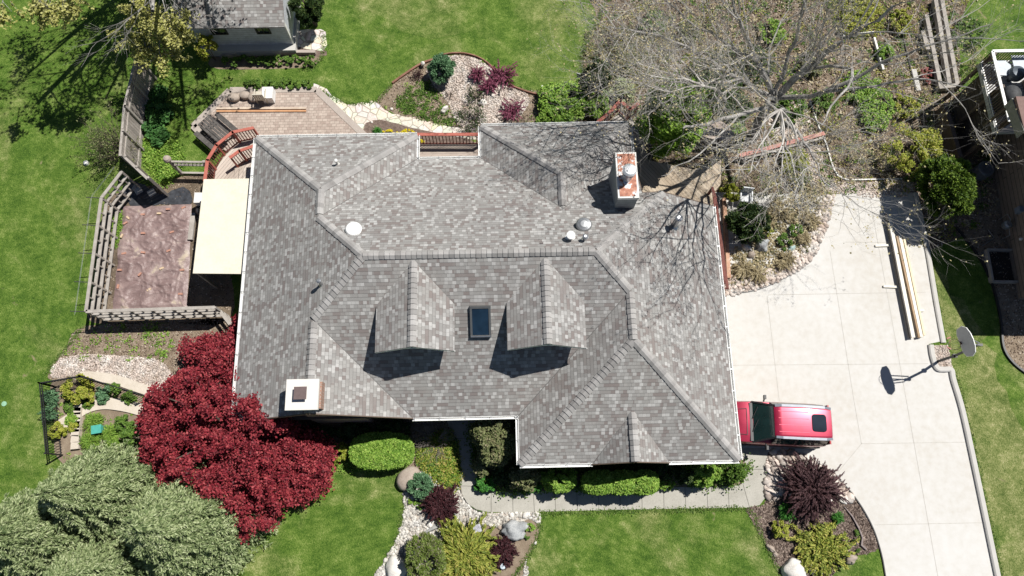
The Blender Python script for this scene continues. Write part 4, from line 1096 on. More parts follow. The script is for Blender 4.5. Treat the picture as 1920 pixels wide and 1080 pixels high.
# ------------------------------------------------------------------ black iron fence and the small walled garden
fp = [g(258, 738, 1.2), g(150, 705, 1.2), g(74, 718, 1.2), g(86, 850, 1.2)]
for (a, b), l in zip(zip(fp[:-1], fp[1:]), ('black iron fence beside the beige curved path', 'black iron fence along the pale gravel band', 'black iron fence along the left lawn')):
    a = Vector((a.x, a.y, 0)); b = Vector((b.x, b.y, 0)); d = b - a; L = d.length; d.normalize()
    t = thing('iron_fence', l, 'fence', (a + b) / 2)
    for z in (.12, 1.05, 1.2):
        m = MB(); m.beam(a + V(0, 0, z), b + V(0, 0, z), .035, .035); m.build('rail', DARKM, t)
    n = int(L / .115)
    m = MB()
    for i in range(n + 1):
        c = a + d * (L * i / n); m.box(c + V(0, 0, .62), .017, .017, 1.2)
    m.build('pickets', DARKM, t)['kind'] = 'stuff'
    for c in (a, b):
        m = MB(); m.box(c + V(0, 0, .65), .06, .06, 1.3); m.build('post', DARKM, t)
def pathband(name, pts, wd, z, mat, n=6):
    sp = spline(gp(pts), n, False); m = MB(); k = len(sp); L = []
    for i, p in enumerate(sp):
        d = (sp[min(i + 1, k - 1)] - sp[max(i - 1, 0)]).normalized(); s = Vector((-d.y, d.x, 0)) * wd / 2
        L.append((p + s, p - s))
    poly = [(a.x, a.y) for a, b in L] + [(b.x, b.y) for a, b in L[::-1]]
    m.prism(poly[::-1], -.1, z); o = m.build(name, mat); o['kind'] = 'structure'; return o
BEIGEC = surf('beige_concrete', [(.42, .36, .29), (.54, .48, .40), (.62, .56, .48)], 1.5, .9, 7, fine=20, bmp=.15)
pathband('garden_path', [(150, 706), (175, 706), (215, 712), (255, 725), (300, 740)], .42, .07, BEIGEC)
pathband('garden_path', [(116, 797), (135, 785), (155, 770), (178, 760), (205, 757), (240, 762), (270, 770)], .5, .10, BEIGEC)
blocks = spline(gp([(150, 765), (148, 790), (146, 812), (145, 845)], 0), 3, False)
for i, p in enumerate(blocks[:-1]):
    m = MB(); m.box((p.x, p.y, .1), .34, .30, .24, rz=.08 * (i % 3 - 1)); single(m, 'wall_block', BEIGEC, 'squared tan block in the short wall between garden shrubs', 'stone', 'blocks of the small garden wall')
t = thing('utility_box', 'teal green square cover between the grassy clumps', 'box', g(181, 806, 0))
p = g(181, 805, .5); TEAL = plain('teal_paint', (.07, .36, .30), .5)
m = MB(); m.box((p.x, p.y, .27), .36, .30, .46, rz=.15); m.build('body', TEAL, t)
m = MB(); m.box((p.x, p.y, .52), .42, .36, .05, rz=.15); m.build('lid', TEAL, t)
p = g(162, 306, .05); m = MB(); m.lathe((p.x, p.y, 0), [(.12, 0), (.12, .12), (.09, .16), (.01, .17)], 14); single(m, 'pipe_cap', WHITE, 'small white round pipe cap on the left lawn', 'pipe cap')
p = g(7, 757, .05); m = MB(); m.lathe((p.x, p.y, 0), [(.11, 0), (.11, .04), (.01, .05)], 14); single(m, 'valve_cover', plain('pale_green_plastic', (.25, .45, .30), .6), 'pale green round cover at the far left lawn edge', 'cover')

# ------------------------------------------------------------------ edgings
def edging(label, pts, h=.09, wd=.05, mat=None, n=5):
    sp = spline(gp(pts), n, False); m = MB()
    for a, b in zip(sp[:-1], sp[1:]): m.beam((a.x, a.y, h / 2), (b.x, b.y, h / 2), wd, h)
    return single(m, 'bed_edging', mat, label, 'edging')
BRE = surf('brown_edging', [(.16, .07, .045), (.30, .16, .11)], 4, .85, 5)
edging('straight red brown timber edging between lawn and island bed', [(736, 157), (763, 138), (790, 121), (812, 113)], .12, .1, BRE)
edging('thin curved brown edging over the top of the gravel island', [(825, 105), (848, 101), (875, 102), (900, 110), (920, 124), (932, 140)], .12, .05, BRE)
edging('thin brown edging right of the gravel island', [(955, 160), (985, 172), (1020, 181)], .12, .06, BRE)
edging('black edging curving between corner bed and driveway', [(1500, 853), (1540, 873), (1577, 903), (1610, 943), (1636, 990), (1652, 1040), (1660, 1085)], .07, .04, DARKM)
edging('black edging curving round the gravel shrub bed by the driveway', [(1358, 549), (1405, 547), (1450, 532), (1498, 505), (1530, 470), (1548, 425), (1555, 380)], .06, .04, DARKM)
edging('black edging in the shade of the neighbouring house', [(1790, 425), (1812, 452), (1840, 492), (1861, 540), (1875, 600), (1880, 650), (1898, 680), (1930, 705)], .1, .09, DARKM)
edging('black edging between front walk and ground cover', [(845, 802), (857, 830), (862, 860), (863, 915), (870, 935), (885, 952), (905, 961)], .05, .03, DARKM)
for l, pts in (('white timber line on the woodland floor above the red bench', [(1518, 190), (1535, 240), (1547, 268)]), ('white timber line on the woodland floor below the red bench', [(1548, 268), (1558, 305), (1570, 330), (1590, 338)]), ('white timber line at the end of the driveway shrubs', [(1597, 338), (1690, 336)])):
    edging(l, pts, .08, .06, OFFW, 2)
# raised planting beds with long timbers
t = thing('raised_bed', 'long weathered timber planting beds running up beside the deck next door', 'planter', g(1770, 90, 0))
for a, b in (((1735, 30), (1762, 165)), ((1752, 0), (1778, 158)), ((1762, -10), (1793, 160)), ((1728, 60), (1738, 95))):
    m = MB(); m.beam(g(*a, .25), g(*b, .25), .2, .25); m.build('timber', GREYW, t)
m = MB(); m.beam(g(1758, 166, .25), g(1796, 162, .25), .2, .3); m.build('end_board', GREYW, t)
t = thing('raised_bed', 'low timber edged bed full of leaf litter under the bare tree', 'planter', g(1620, 100, 0))
for a, b in (((1638, 72), (1655, 132)), ((1580, 68), (1638, 62))):
    m = MB(); m.beam(g(*a, .12), g(*b, .12), .1, .2); m.build('timber', OFFW, t)
for l, a, b, wd, mt in (('pale slab lying beside the magenta seedlings', (1713, 130), (1722, 170), .25, KERB), ('thin dark stake lying left of the pale slab', (1690, 55), (1718, 172), .05, DKW)):
    m = MB(); m.beam(g(*a, .05), g(*b, .05), wd, .06); single(m, 'garden_board', mt, l, 'board')
# ------------------------------------------------------------------ car
CARP, cnt, cb = newmat('car_paint')
cb.inputs['Base Color'].default_value = (.60, .028, .10, 1); cb.inputs['Metallic'].default_value = .35; cb.inputs['Roughness'].default_value = .34
cb.inputs['Coat Weight'].default_value = .8; cb.inputs['Coat Roughness'].default_value = .12
cn = noise(cnt, 3, 3); cc_ = ramp(cnt, cn, [(.3, (.29, .008, .036)), (.7, (.36, .013, .05))]); cnt.links.new(cc_, cb.inputs['Base Color'])
CLAD = plain('dark_cladding', (.035, .03, .03), .45)
CGL = glass_mat('car_glass', (.010, .026, .026), .06)  # teal tint carries a greenish reflection in the glass colour
TYRE = plain('tyre_rubber', (.02, .02, .02), .85)
RIM = plain('alloy', (.45, .46, .48), .3, .8)
RAIL = plain('rail_grey', (.15, .165, .20), .4, .2)
rear = g(1556, 796, 1.45)
ca = rad(-4.0)
fd = Vector((-math.cos(ca), -math.sin(ca), 0))    # forward
sd = Vector((fd.y, -fd.x, 0))                     # towards the house front side (left in the picture's up)
mid = rear + fd * 2.15
car = thing('parked_car', 'bright pinkish red boxy car with a rear sunroof parked by the garage', 'car', (mid.x, mid.y, 0))
def cw(x, y, z):
    """car coordinates: x forward from the rear bumper, y to the side, z up"""
    p = rear + fd * x + sd * y; return Vector((p.x, p.y, z))
def loft(secs, mat, name, parent, smooth=True, close=True):
    m = MB(); k = len(secs[0]); n = len(secs)
    for s in secs: m.v += [tuple(cw(*p)) for p in s]
    for i in range(n - 1):
        for j in range(k - 1): m.f.append((i * k + j, i * k + j + 1, (i + 1) * k + j + 1, (i + 1) * k + j)); m.m.append(0)
    if close:
        m.f.append(tuple(range(k))[::-1]); m.f.append(tuple(range((n - 1) * k, n * k))); m.m += [0, 0]
    m.smooth = smooth
    o = m.build(name, mat, parent)
    if smooth:
        for p in o.data.polygons: p.use_smooth = True
        mod = o.modifiers.new('edge', 'EDGE_SPLIT'); mod.split_angle = rad(38)
    return o
# lower body: arch section at stations (x, half width, deck height)
st = [(0.0, .80, .95), (.06, .87, 1.12), (.5, .90, 1.13), (1.5, .905, 1.12), (2.6, .905, 1.10), (3.12, .90, 1.10), (3.5, .89, 1.06), (3.95, .86, .99), (4.2, .78, .90), (4.3, .66, .72)]
secs = []
for x, hwid, h in st:
    secs.append([(x, -hwid * .96, .22), (x, -hwid, .45), (x, -hwid, .75), (x, -hwid * .985, h - .10), (x, -hwid * .93, h - .02), (x, -hwid * .6, h + .015), (x, 0, h + .03), (x, hwid * .6, h + .015), (x, hwid * .93, h - .02), (x, hwid * .985, h - .10), (x, hwid, .75), (x, hwid, .45), (x, hwid * .96, .22)])
body = loft(secs, CARP, 'body', car)
for s in (-1, 1):
    m = MB()
    a, b = cw(.1, s * .885, .38), cw(4.1, s * .86, .38)
    m.beam(cw(.12, s * .895, .40), cw(3.9, s * .905, .40), .05, .34); m.build('cladding', CLAD, car)
# greenhouse (glass) and roof
gs = []
for x, wb, wt, zt in ((.04, .80, .60, 1.66), (.12, .86, .64, 1.70), (1.2, .875, .66, 1.71), (2.35, .87, .655, 1.69)):
    gs.append([(x, -wb, 1.06), (x + .0, -wt, zt), (x, wt, zt), (x, wb, 1.06)])
loft(gs, CGL, 'side_window', car, False)
m = MB(); W0, W1 = .83, .635
m.add([cw(2.36, -W1, 1.70), cw(2.36, W1, 1.70), cw(3.14, W0, 1.10), cw(3.14, -W0, 1.10), cw(2.4, -W1, 1.06), cw(2.4, W1, 1.06)], [(0, 1, 2, 3), (1, 5, 2), (0, 3, 4)])
ws = m.build('windshield', CGL, car)
m = MB()
for s in (-1, 1): m.beam(cw(2.34, s * .65, 1.715), cw(3.14, s * .845, 1.11), .07, .05)
m.beam(cw(3.17, -.8, 1.115), cw(3.17, .8, 1.115), .12, .03)
m.build('pillar_trim', DARKM, car)
for s in (-.42, .12):
    m = MB(); m.beam(cw(3.14, s, 1.15), cw(2.93, s + .5, 1.285), .02, .02); m.build('wiper', DARKM, car)
m = MB()
m.add([cw(2.52, -.60, 1.52), cw(2.52, .60, 1.52), cw(2.56, .60, 1.49), cw(2.56, -.60, 1.49)], [(0, 1, 2, 3)])
rs_ = []
for x, wt, z in ((.0, .57, 1.66), (.05, .61, 1.72), (.3, .64, 1.755), (1.2, .66, 1.775), (2.1, .655, 1.765), (2.32, .64, 1.745), (2.40, .62, 1.70)):
    row = [(x, -wt, z - .05), (x, -wt * .96, z - .01)]
    for q in range(-8, 9): row.append((x, q / 8 * wt * .93, z + .018 * (1 - (q / 8) ** 2)))
    row += [(x, wt * .96, z - .01), (x, wt, z - .05)]
    rs_.append(row)
roofc = loft(rs_, CARP, 'roof', car)
for q in (-.42, -.14, .14, .42):
    m = MB(); m.beam(cw(1.0, q, 1.795), cw(2.25, q, 1.785), .022, .012); m.build('rib', CARP, roofc)
for s in (-1, 1):
    m = MB(); pts = [cw(.03, s * .62, 1.70), cw(.3, s * .65, 1.765), (cw(1.2, s * .665, 1.785)), cw(2.1, s * .66, 1.775), cw(2.36, s * .645, 1.73)]
    for a, b in zip(pts[:-1], pts[1:]): m.beam(a, b, .10, .035)
    m.build('roof_rail', RAIL, car)
sr = []
m = MB(); c = cw(.54, 0, 1.79)
oc = []
for k in range(24):
    t_ = 2 * PI * k / 24; ex = .3 * (abs(math.cos(t_)) ** .35) * (1 if math.cos(t_) > 0 else -1); ey = .36 * (abs(math.sin(t_)) ** .35) * (1 if math.sin(t_) > 0 else -1)
    p = cw(.58 + ex, ey, 1.80); oc.append((p.x, p.y))
m.prism(oc, 1.76, 1.804); m.build('sunroof', glass_mat('sunroof_glass', (.012, .018, .028), .08), roofc)
for s in (-1, 1):
    m = MB(); m.beam(cw(2.62, s * .88, 1.12), cw(2.60, s * 1.0, 1.17), .05, .05); m.box(cw(2.58, s * 1.06, 1.18), .09, .17, .16, rz=ca); m.build('mirror', DARKM, car)
    for x in (.78, 3.42):
        m = MB(); R = Matrix.Rotation(ca, 3, 'Z')
        base = len(m.v); n = 22
        for yy, r in ((.70, .33), (.72, .335), (.90, .335), (.915, .32), (.915, .21)):
            for k in range(n):
                t_ = 2 * PI * k / n; m.v.append(tuple(cw(x + r * math.cos(t_), s * yy, .335 + r * math.sin(t_))))
        for i in range(4):
            for k in range(n): m.f.append((i * n + k, i * n + (k + 1) % n, (i + 1) * n + (k + 1) % n, (i + 1) * n + k)); m.m.append(0)
        wh = m.build('wheel', TYRE, car)
        m = MB()
        for k in range(n):
            t_ = 2 * PI * k / n; m.v.append(tuple(cw(x + .22 * math.cos(t_), s * .90, .335 + .22 * math.sin(t_))))
        m.f.append(tuple(range(n))); m.m.append(0); m.build('rim', RIM, wh)
    m = MB(); m.box(cw(.02, s * .74, 1.2), .06, .14, .5, rz=ca); m.build('tail_light', plain('tail_lens', (.35, .01, .01), .2), car)
    m = MB(); m.box(cw(4.13, s * .62, .80), .2, .26, .14, rz=ca); m.build('headlight', glass_mat('lens', (.5, .52, .55), .1), car)
m = MB(); m.box(cw(-.03, 0, .45), .12, 1.6, .22, rz=ca); m.build('bumper', CLAD, car)
m = MB(); m.box(cw(4.27, 0, .42), .14, 1.35, .26, rz=ca); m.build('bumper', CLAD, car)
m = MB(); m.beam(cw(3.35, -.55, 1.125), cw(3.35, .55, 1.125), .015, .012); m.beam(cw(3.35, -.55, 1.125), cw(3.95, -.5, 1.035), .015, .012); m.beam(cw(3.35, .55, 1.125), cw(3.95, .5, 1.035), .015, .012)
m.build('bonnet_seam', CLAD, body)

# ------------------------------------------------------------------ basketball hoop
hb = g(1757, 678, 0)
t = thing('basketball_hoop', 'black pole basketball hoop with a grey backboard at the kerb notch', 'basketball hoop', (hb.x, hb.y, 0))
top = g(1832, 647, 3.05)
m = MB(); m.tube([(hb.x, hb.y, 0), (hb.x, hb.y, 1.4)], .06, 10); m.tube([(hb.x, hb.y, 1.38), (top.x, top.y, 3.15)], .055, 10); m.build('pole', DARKM, t)
m = MB(); m.box((hb.x, hb.y, 1.35), .16, .16, .14); m.build('collar', DARKM, t)
bc = g(1812, 640, 3.42); br = rad(10)
R = Matrix.Rotation(br, 3, 'Z')
fan = [(-.36, -.42), (-.56, -.30), (-.62, .05), (-.50, .30), (-.25, .42), (0, .45), (.25, .42), (.50, .30), (.62, .05), (.56, -.30), (.36, -.42)]
m = MB(); n = len(fan)
Bk = lambda dx, y, z: Vector((bc.x, bc.y, bc.z)) + R @ V(dx, y, 0) + V(0, 0, z)
m.v = [tuple(Bk(-.02, y, z)) for y, z in fan] + [tuple(Bk(.02, y, z)) for y, z in fan]
m.f = [tuple(range(n)), tuple(range(n, 2 * n))[::-1]] + [(i, i + n, (i + 1) % n + n, (i + 1) % n) for i in range(n)]; m.m = [0] * len(m.f)
bb = m.build('backboard', plain('board_grey', (.36, .37, .38), .5, var=.05), t)
m = MB()
for i in range(n): m.beam(Vector(m.v[0]) if 0 else Bk(0, *fan[i]), Bk(0, *fan[(i + 1) % n]), .03, .03)
m.build('rim_edge', WHITE, bb)
m = MB(); rc = Bk(-.30, 0, -.30)
m.tube([rc + V(.225 * math.cos(a_ * PI / 10), .225 * math.sin(a_ * PI / 10), 0) for a_ in range(21)], .011, 5, cap=False)
m.beam(Bk(-.03, 0, -.3), Bk(-.09, 0, -.3), .12, .03); hp = m.build('hoop', plain('hoop_metal', (.20, .10, .06), .5), t)
m = MB()
for k in range(10):
    a_ = 2 * PI * k / 10; m.tube([rc + V(.22 * math.cos(a_), .22 * math.sin(a_), 0), rc + V(.13 * math.cos(a_ + .4), .13 * math.sin(a_ + .4), -.42)], .004, 3)
m.build('net', GREYM, hp)
for z in (3.1, 3.55):
    m = MB()
    for s in (-1, 1): m.beam(Bk(.03, s * .12, z - 3.42), Vector((top.x, top.y, z - .35)) + V(0, s * .05, 0), .035, .05)
    m.build('arm', GREYM, t)
m = MB(); m.box((top.x + .08, top.y, 3.05), .26, .1, .1); m.build('counterweight', DARKM, t)
for l, a, b in (('reddish bent stick on the grass above the basketball hoop', (1775, 635), (1782, 632)), ('reddish bent stick on the gravel beside the basketball pole', (1775, 650), (1783, 655))):
    m = MB(); m.beam(g(*a, .05), g(*b, .05), .05, .04); single(m, 'stick', REDF, l, 'stick')

# ------------------------------------------------------------------ lumber on the driveway
for l, a, b, wd, ht, z, mt in (('long dark edged timber leftmost of the driveway lumber', (1661, 401), (1707, 634), .06, .12, .20, DKW), ('broad pale board beside the dark timber on the driveway', (1666, 403), (1712, 633), .17, .06, .20, WHTW),
                               ('brown edged board at the left of the right hand lumber bundle', (1681, 443), (1723, 633), .08, .10, .18, surf('brown_board', [(.32, .21, .12), (.46, .33, .2)], 3, .8, 5)),
                               ('wide cream board second in the right hand lumber bundle', (1686, 441), (1727, 632), .13, .11, .19, WHTW), ('narrow cream board third in the right hand lumber bundle', (1690.5, 441), (1730, 631), .07, .10, .185, PALEW),
                               ('yellow pine board at the right of the lumber bundle', (1692.5, 440), (1732, 629), .09, .14, .20, PALEW)):
    m = MB(); m.beam(g(*a, z), g(*b, z), wd, ht); single(m, 'lumber', mt, l, 'board', 'lumber laid out on the driveway')
for l, a, b in (('upper white crosspiece under the driveway lumber', (1641, 461), (1694, 459)), ('middle white crosspiece under the driveway lumber', (1656, 537), (1700, 539)), ('lower white crosspiece poking out beside the yellow board', (1704, 584), (1732, 582))):
    m = MB(); m.beam(g(*a, .055), g(*b, .055), .10, .08); single(m, 'crosspiece', WHTW, l, 'crosspiece', 'crosspieces under the lumber')

# ------------------------------------------------------------------ neighbouring house on the right
nb0 = g(1908, 562, 0); nb1 = g(1838, 190, 0)
dN = (nb1 - nb0); Ln = dN.length; dN.normalize(); eN = Vector((dN.y, -dN.x, 0))   # eN points away from the driveway
nh = thing('neighbouring_house', 'tall brown sided house in its own shade at the right edge', 'house', (nb0.x + eN.x * 5, nb0.y + 5, 0))
he, hp_ = 4.5, 7.4; dep = 11
Lg = 9.6
def nbp(s, o, z): p = nb0 + dN * s + eN * o; return Vector((p.x, p.y, z))
m = MB()
m.add([nbp(0, 0, -.2), nbp(Lg, 0, -.2), nbp(Lg, 0, he), nbp(Lg / 2, 0, hp_), nbp(0, 0, he)], [(0, 1, 2, 3, 4)])
m.add([nbp(0, dep, -.2), nbp(Lg, dep, -.2), nbp(Lg, dep, he), nbp(Lg / 2, dep, hp_), nbp(0, dep, he)], [(4, 3, 2, 1, 0)])
m.quad(nbp(0, 0, -.2), nbp(0, 0, he), nbp(0, dep, he), nbp(0, dep, -.2)); m.quad(nbp(Lg, 0, -.2), nbp(Lg, dep, -.2), nbp(Lg, dep, he), nbp(Lg, 0, he))
m.build('wall', brickish('dark_siding', (.21, .17, .14), (.24, .19, .155), (.08, .065, .05), 6, .26, .02), nh, uv=True)
m = MB(); ov = .35; pn = (hp_ - he) / (Lg / 2)
for s0, s1 in ((-ov, Lg / 2), (Lg + ov, Lg / 2)):
    P1 = [nbp(s0, -ov, he - pn * ov + .1), nbp(s0, dep + ov, he - pn * ov + .1), nbp(s1, dep + ov, hp_ + .1), nbp(s1, -ov, hp_ + .1)]
    P2 = [p - V(0, 0, .12) for p in P1]
    m.add(P1 + P2, [(0, 1, 2, 3), (4, 5, 6, 7), (0, 3, 7, 4), (0, 1, 5, 4), (1, 2, 6, 5)])
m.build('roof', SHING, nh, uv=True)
# siding windows
WTD = plain('window_trim_dark', (.05, .045, .04), .5)
for s0, z0 in ((8.0, 3.1), (2.2, 3.2)):
    f = MB(); p = MB()
    for a, b, c_, d_ in ((s0, s0 + 1.1, z0, z0 + .07), (s0, s0 + 1.1, z0 + 1.2, z0 + 1.27), (s0, s0 + .07, z0 + .07, z0 + 1.2), (s0 + 1.03, s0 + 1.1, z0 + .07, z0 + 1.2)):
        m = MB(); f.beam(nbp(a, -.02, (c_ + d_) / 2), nbp(b, -.02, (c_ + d_) / 2), .08, d_ - c_)
    p.quad(nbp(s0 + .07, -.006, z0 + .07), nbp(s0 + 1.03, -.006, z0 + .07), nbp(s0 + 1.03, -.006, z0 + 1.2), nbp(s0 + .07, -.006, z0 + 1.2))
    fo = f.build('window', WTD, nh); p.build('pane', GLASS, fo)
def wallbox(name, label, cat, s, z, w_, h_, d_, mat):
    c = nbp(s, -d_ / 2, z); m = MB(); m.box(c, d_, w_, h_, rz=math.atan2(dN.y, dN.x) - PI / 2)
    return single(m, name, mat, label, cat)
wallbox('wall_vent', 'pale vent hood high on the shaded brown siding', 'vent', 8.6, 1.6, .3, .28, .2, plain('vent_hood', (.22, .24, .27), .6))
wallbox('meter_box', 'pale blue grey meter box low on the shaded brown wall', 'meter box', 3.9, 1.3, .28, .36, .18, plain('meter_grey', (.16, .19, .24), .5))
wallbox('light_fixture', 'tiny white knob light low on the shaded brown wall', 'light', 2.6, 1.0, .1, .1, .1, WHITE)
m = MB(); c = nbp(6.3, -.75, 0); m.lathe((c.x, c.y, 0), [(.38, 0), (.38, .62), (.34, .66), (.22, .66), (.20, .62), (.02, .60)], 20)
single(m, 'air_conditioner', plain('ac_grey', (.13, .145, .17), .5, .3), 'round topped grey air conditioner by the shaded brown wall', 'air conditioner')
t = thing('gas_meter', 'grey gas meter with looping pipes by the shaded brown wall', 'gas meter', nbp(3.3, -.4, 0))
m = MB(); c = nbp(3.4, -.35, .7); m.lathe((c.x, c.y, .5), [(.12, 0), (.19, .08), (.19, .3), (.12, .38)], 14); m.build('body', GREYM, t)
m = MB(); m.tube([nbp(3.9, -.25, .1), nbp(3.9, -.3, .8), nbp(3.6, -.3, .95), nbp(3.4, -.35, .9)], .025, 6); m.tube([nbp(2.9, -.3, .1), nbp(2.9, -.3, .7), nbp(3.3, -.3, .75)], .025, 6); m.tube([nbp(2.6, -1.2, .04), nbp(3.0, -.6, .05), nbp(3.4, -.8, .05)], .02, 6); m.build('pipe', GREYM, t)
t = thing('window_well', 'sunken window well with a timber kerb by the shaded brown wall', 'window well', nbp(1.6, -.6, 0))
for a, b in (((.8, -1.15), (2.35, -1.15)), ((.8, -1.15), (.8, 0)), ((2.35, -1.15), (2.35, 0))):
    m = MB(); m.beam(nbp(*a, .12), nbp(*b, .12), .09, .3); m.build('kerb', GREYW, t)
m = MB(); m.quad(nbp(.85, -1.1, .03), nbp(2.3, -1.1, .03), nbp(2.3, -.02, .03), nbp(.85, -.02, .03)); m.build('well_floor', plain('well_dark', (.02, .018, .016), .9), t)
# its raised deck
dk = thing('raised_deck', 'raised grey deck with a white railing at the upper right edge', 'deck', g(1880, 160, 0))
zd2 = 2.9; DECKG = boards_mat('deck_boards_grey', [(.40, .40, .40), (.50, .50, .49), (.58, .57, .56)], .15, rad(90))
dc = [g(1861, 96, zd2 + .95), g(1893, 228, zd2 + .95)]
u2 = (dc[0] - dc[1]); Ld = u2.length; u2.normalize(); v2 = Vector((u2.y, -u2.x, 0))
def dp(s, o, z): p = dc[1] + u2 * s + v2 * o; return Vector((p.x, p.y, z))
m = MB(); m.prism([(dp(0, 0, 0).x, dp(0, 0, 0).y), (dp(0, 5, 0).x, dp(0, 5, 0).y), (dp(Ld, 5, 0).x, dp(Ld, 5, 0).y), (dp(Ld, 0, 0).x, dp(Ld, 0, 0).y)], zd2 - .22, zd2); m.build('floor', DECKG, dk)
for z in (zd2 + .95, zd2 + .12):
    for a, b in (((0, 0), (Ld, 0)), ((Ld, 0), (Ld, 5))):
        m = MB(); m.beam(dp(*a, z), dp(*b, z), .13 if z > 3.2 else .06, .045); m.build('rail', WHITE, dk)
for a, b, n in (((0, 0), (Ld, 0), int(Ld / .13)), ((Ld, 0), (Ld, 5), 38)):
    m = MB()
    for i in range(n + 1):
        c = dp(a[0] + (b[0] - a[0]) * i / n, a[1] + (b[1] - a[1]) * i / n, zd2 + .53); m.box(c, .035, .035, .82)
    m.build('balusters', TRIM, dk)['kind'] = 'stuff'
for s, o_ in ((.1, .1), (Ld / 2, .1), (Ld - .1, .1), (Ld - .1, 2.6), (Ld - .1, 4.9)):
    m = MB(); m.box(dp(s, o_, 1.8), .14, .14, 4.1); m.build('post', GREYW if o_ > 1 else TRIM, dk)
m = MB(); m.quad(dp(-.1, .25, .0), dp(Ld - .3, .25, .0), dp(Ld - .3, .25, zd2 - .25), dp(-.1, .25, zd2 - .25)); m.build('skirt', brickish('skirt_siding', (.075, .058, .045), (.09, .068, .052), (.03, .024, .018), 6, .3, .02), dk, uv=True)
m = MB(); m.beam(dp(-.3, -.55, 1.0), dp(Ld - 1.0, -.75, 1.0), .2, .18); m.beam(dp(-.3, -.55, .5), dp(Ld - 1.0, -.75, .5), .1, .9)
single(m, 'retaining_wall', TRIM, 'dark brown timber retaining wall below the raised deck', 'wall')
BLUEG = plain('blue_grey_plastic', (.42, .47, .52), .5)
def tab(label, px, py, sx_, sy_, h_, rz, oct_=False):
    p = g(px, py, zd2 + h_); t = thing('patio_table', label, 'table', (p.x, p.y, zd2))
    m = MB()
    if oct_: m.prism([(p.x + sx_ * math.cos(rz + k * PI / 4), p.y + sx_ * math.sin(rz + k * PI / 4)) for k in range(8)], zd2 + h_ - .04, zd2 + h_)
    else: m.box((p.x, p.y, zd2 + h_ - .02), sx_, sy_, .04, rz=rz)
    m.build('table_top', BLUEG, t)
    for a in (-1, 1):
        for b in (-1, 1):
            m = MB(); m.box((p.x + a * sx_ * .35, p.y + b * sx_ * .35, zd2 + h_ / 2 - .02), .05, .05, h_ - .04); m.build('leg', BLUEG, t)
tab('pale octagonal patio table in the corner of the raised deck', 1880, 127, .42, .42, .5, .3, True); tab('pale rectangular patio table at the right picture edge', 1916, 118, .8, .8, .5, 0)
p = g(1907, 137, zd2 + .6); m = MB(); m.lathe((p.x, p.y, zd2), [(.1, 0), (.08, .35), (.34, .4), (.36, .62), (.28, .75), (.03, .82)], 18); single(m, 'kettle_grill', plain('grill_grey', (.10, .12, .14), .35, .3), 'dark round kettle grill on the raised deck', 'grill')
p = g(1899, 178, zd2 + .9); m = MB(); m.smooth = True; m.lathe((p.x, p.y, zd2), [(.5, 0), (.52, .5), (.50, .9), (.38, 1.08), (.02, 1.15)], 12, sx=.75)
single(m, 'covered_grill', plain('grill_cover', (.05, .052, .055), .7, var=.4), 'black covered grill between the raised deck rail and brown roof', 'grill')
t = thing('porch_roof', 'small reddish brown porch roof overlapping the raised deck', 'roof', g(1915, 205, 0))
zz = zd2 + 2.3
m = MB(); q = [g(1893, 190, zz - .4), g(1925, 190, zz - .4), g(1960, 260, zz + .1), g(1925, 245, zz + .1)]
m.prism([(p.x, p.y) for p in q][::-1], zz - .14, zz); m.build('roof_panel', surf('reddish_shingle', [(.16, .10, .085), (.25, .17, .15)], 5, .9, 6, fine=30), t)
m = MB(); m.beam(q[0] + V(0, 0, -.05), q[3] + V(0, 0, -.35), .06, .5); m.build('fascia', plain('grey_green_trim', (.22, .225, .20), .6), t)
for p in (q[0], q[1]):
    m = MB(); m.box((p.x + .1, p.y - .1, (zz + zd2) / 2 - .1), .1, .1, zz - zd2 - .1); m.build('post', TRIM, t)

# ------------------------------------------------------------------ boulders and single stones
def rock(label, px, py, rx, ry, rz_, mat, ang=0.0, seed=1, sink=.25, nz=.18, name='boulder', cat='boulder', z=0.0, group=None):
    """px, py: centre seen in survey units; radii in metres"""
    p = g(px, py, rz_ * .6)
    rr = random.Random(seed); import bmesh
    bm = bmesh.new(); bmesh.ops.create_icosphere(bm, subdivisions=3, radius=1)
    R = Matrix.Rotation(ang, 3, 'Z'); off = Vector((seed * 3.1, seed * 1.7, seed))
    for v in bm.verts:
        n = v.co.normalized(); q = v.co * (1 + nz * mn.noise(n * 1.4 + off) * 2 + nz * .5 * mn.noise(n * 3.4 + off))
        if nz > .15: q = q + n * (.10 * (mn.cell(n * 2.2 + off) - .5))
        v.co = R @ Vector((q.x * rx, q.y * ry, max(q.z, -.5) * rz_))
    me = bpy.data.meshes.new(name); bm.to_mesh(me); bm.free(); me.materials.append(mat)
    for f in me.polygons: f.use_smooth = nz < .3
    o = bpy.data.objects.new(name, me); COL.objects.link(o); o.location = (p.x, p.y, z + rz_ * .4)
    return tag(o, label, cat, group)
rock('big smooth tan boulder at the edge of the front lawn', 765, 897, .56, .42, .36, ROCKT, .65, 3, nz=.10)
rock('grey streaked boulder in the river stones below the walk', 962, 993, .56, .36, .34, ROCKG, -.1, 5, nz=.26)
rock('cream flat topped boulder at the bottom picture edge by the river stones', 742, 1066, .42, .55, .30, ROCKW, .1, 7, nz=.10)
rock('grey and white boulder at the bottom edge of the corner bed', 1490, 1070, .50, .46, .36, ROCKW, .3, 9, nz=.14)
rock('tan boulder right of the golden spreading shrub', 1595, 1046, .29, .24, .22, ROCKT, .2, 11, nz=.2)
rock('pale boulder under the lower tip of the golden shrub', 1530, 1068, .26, .28, .2, ROCKW, .9, 13, nz=.2)
rock('angular tan stone at the left edge of the corner bed', 1446, 1028, .22, .11, .12, ROCKT, -.7, 15, nz=.25)
rock('small tan stone just below the angular one', 1454, 1039, .10, .10, .1, ROCKT, .2, 16, nz=.2)
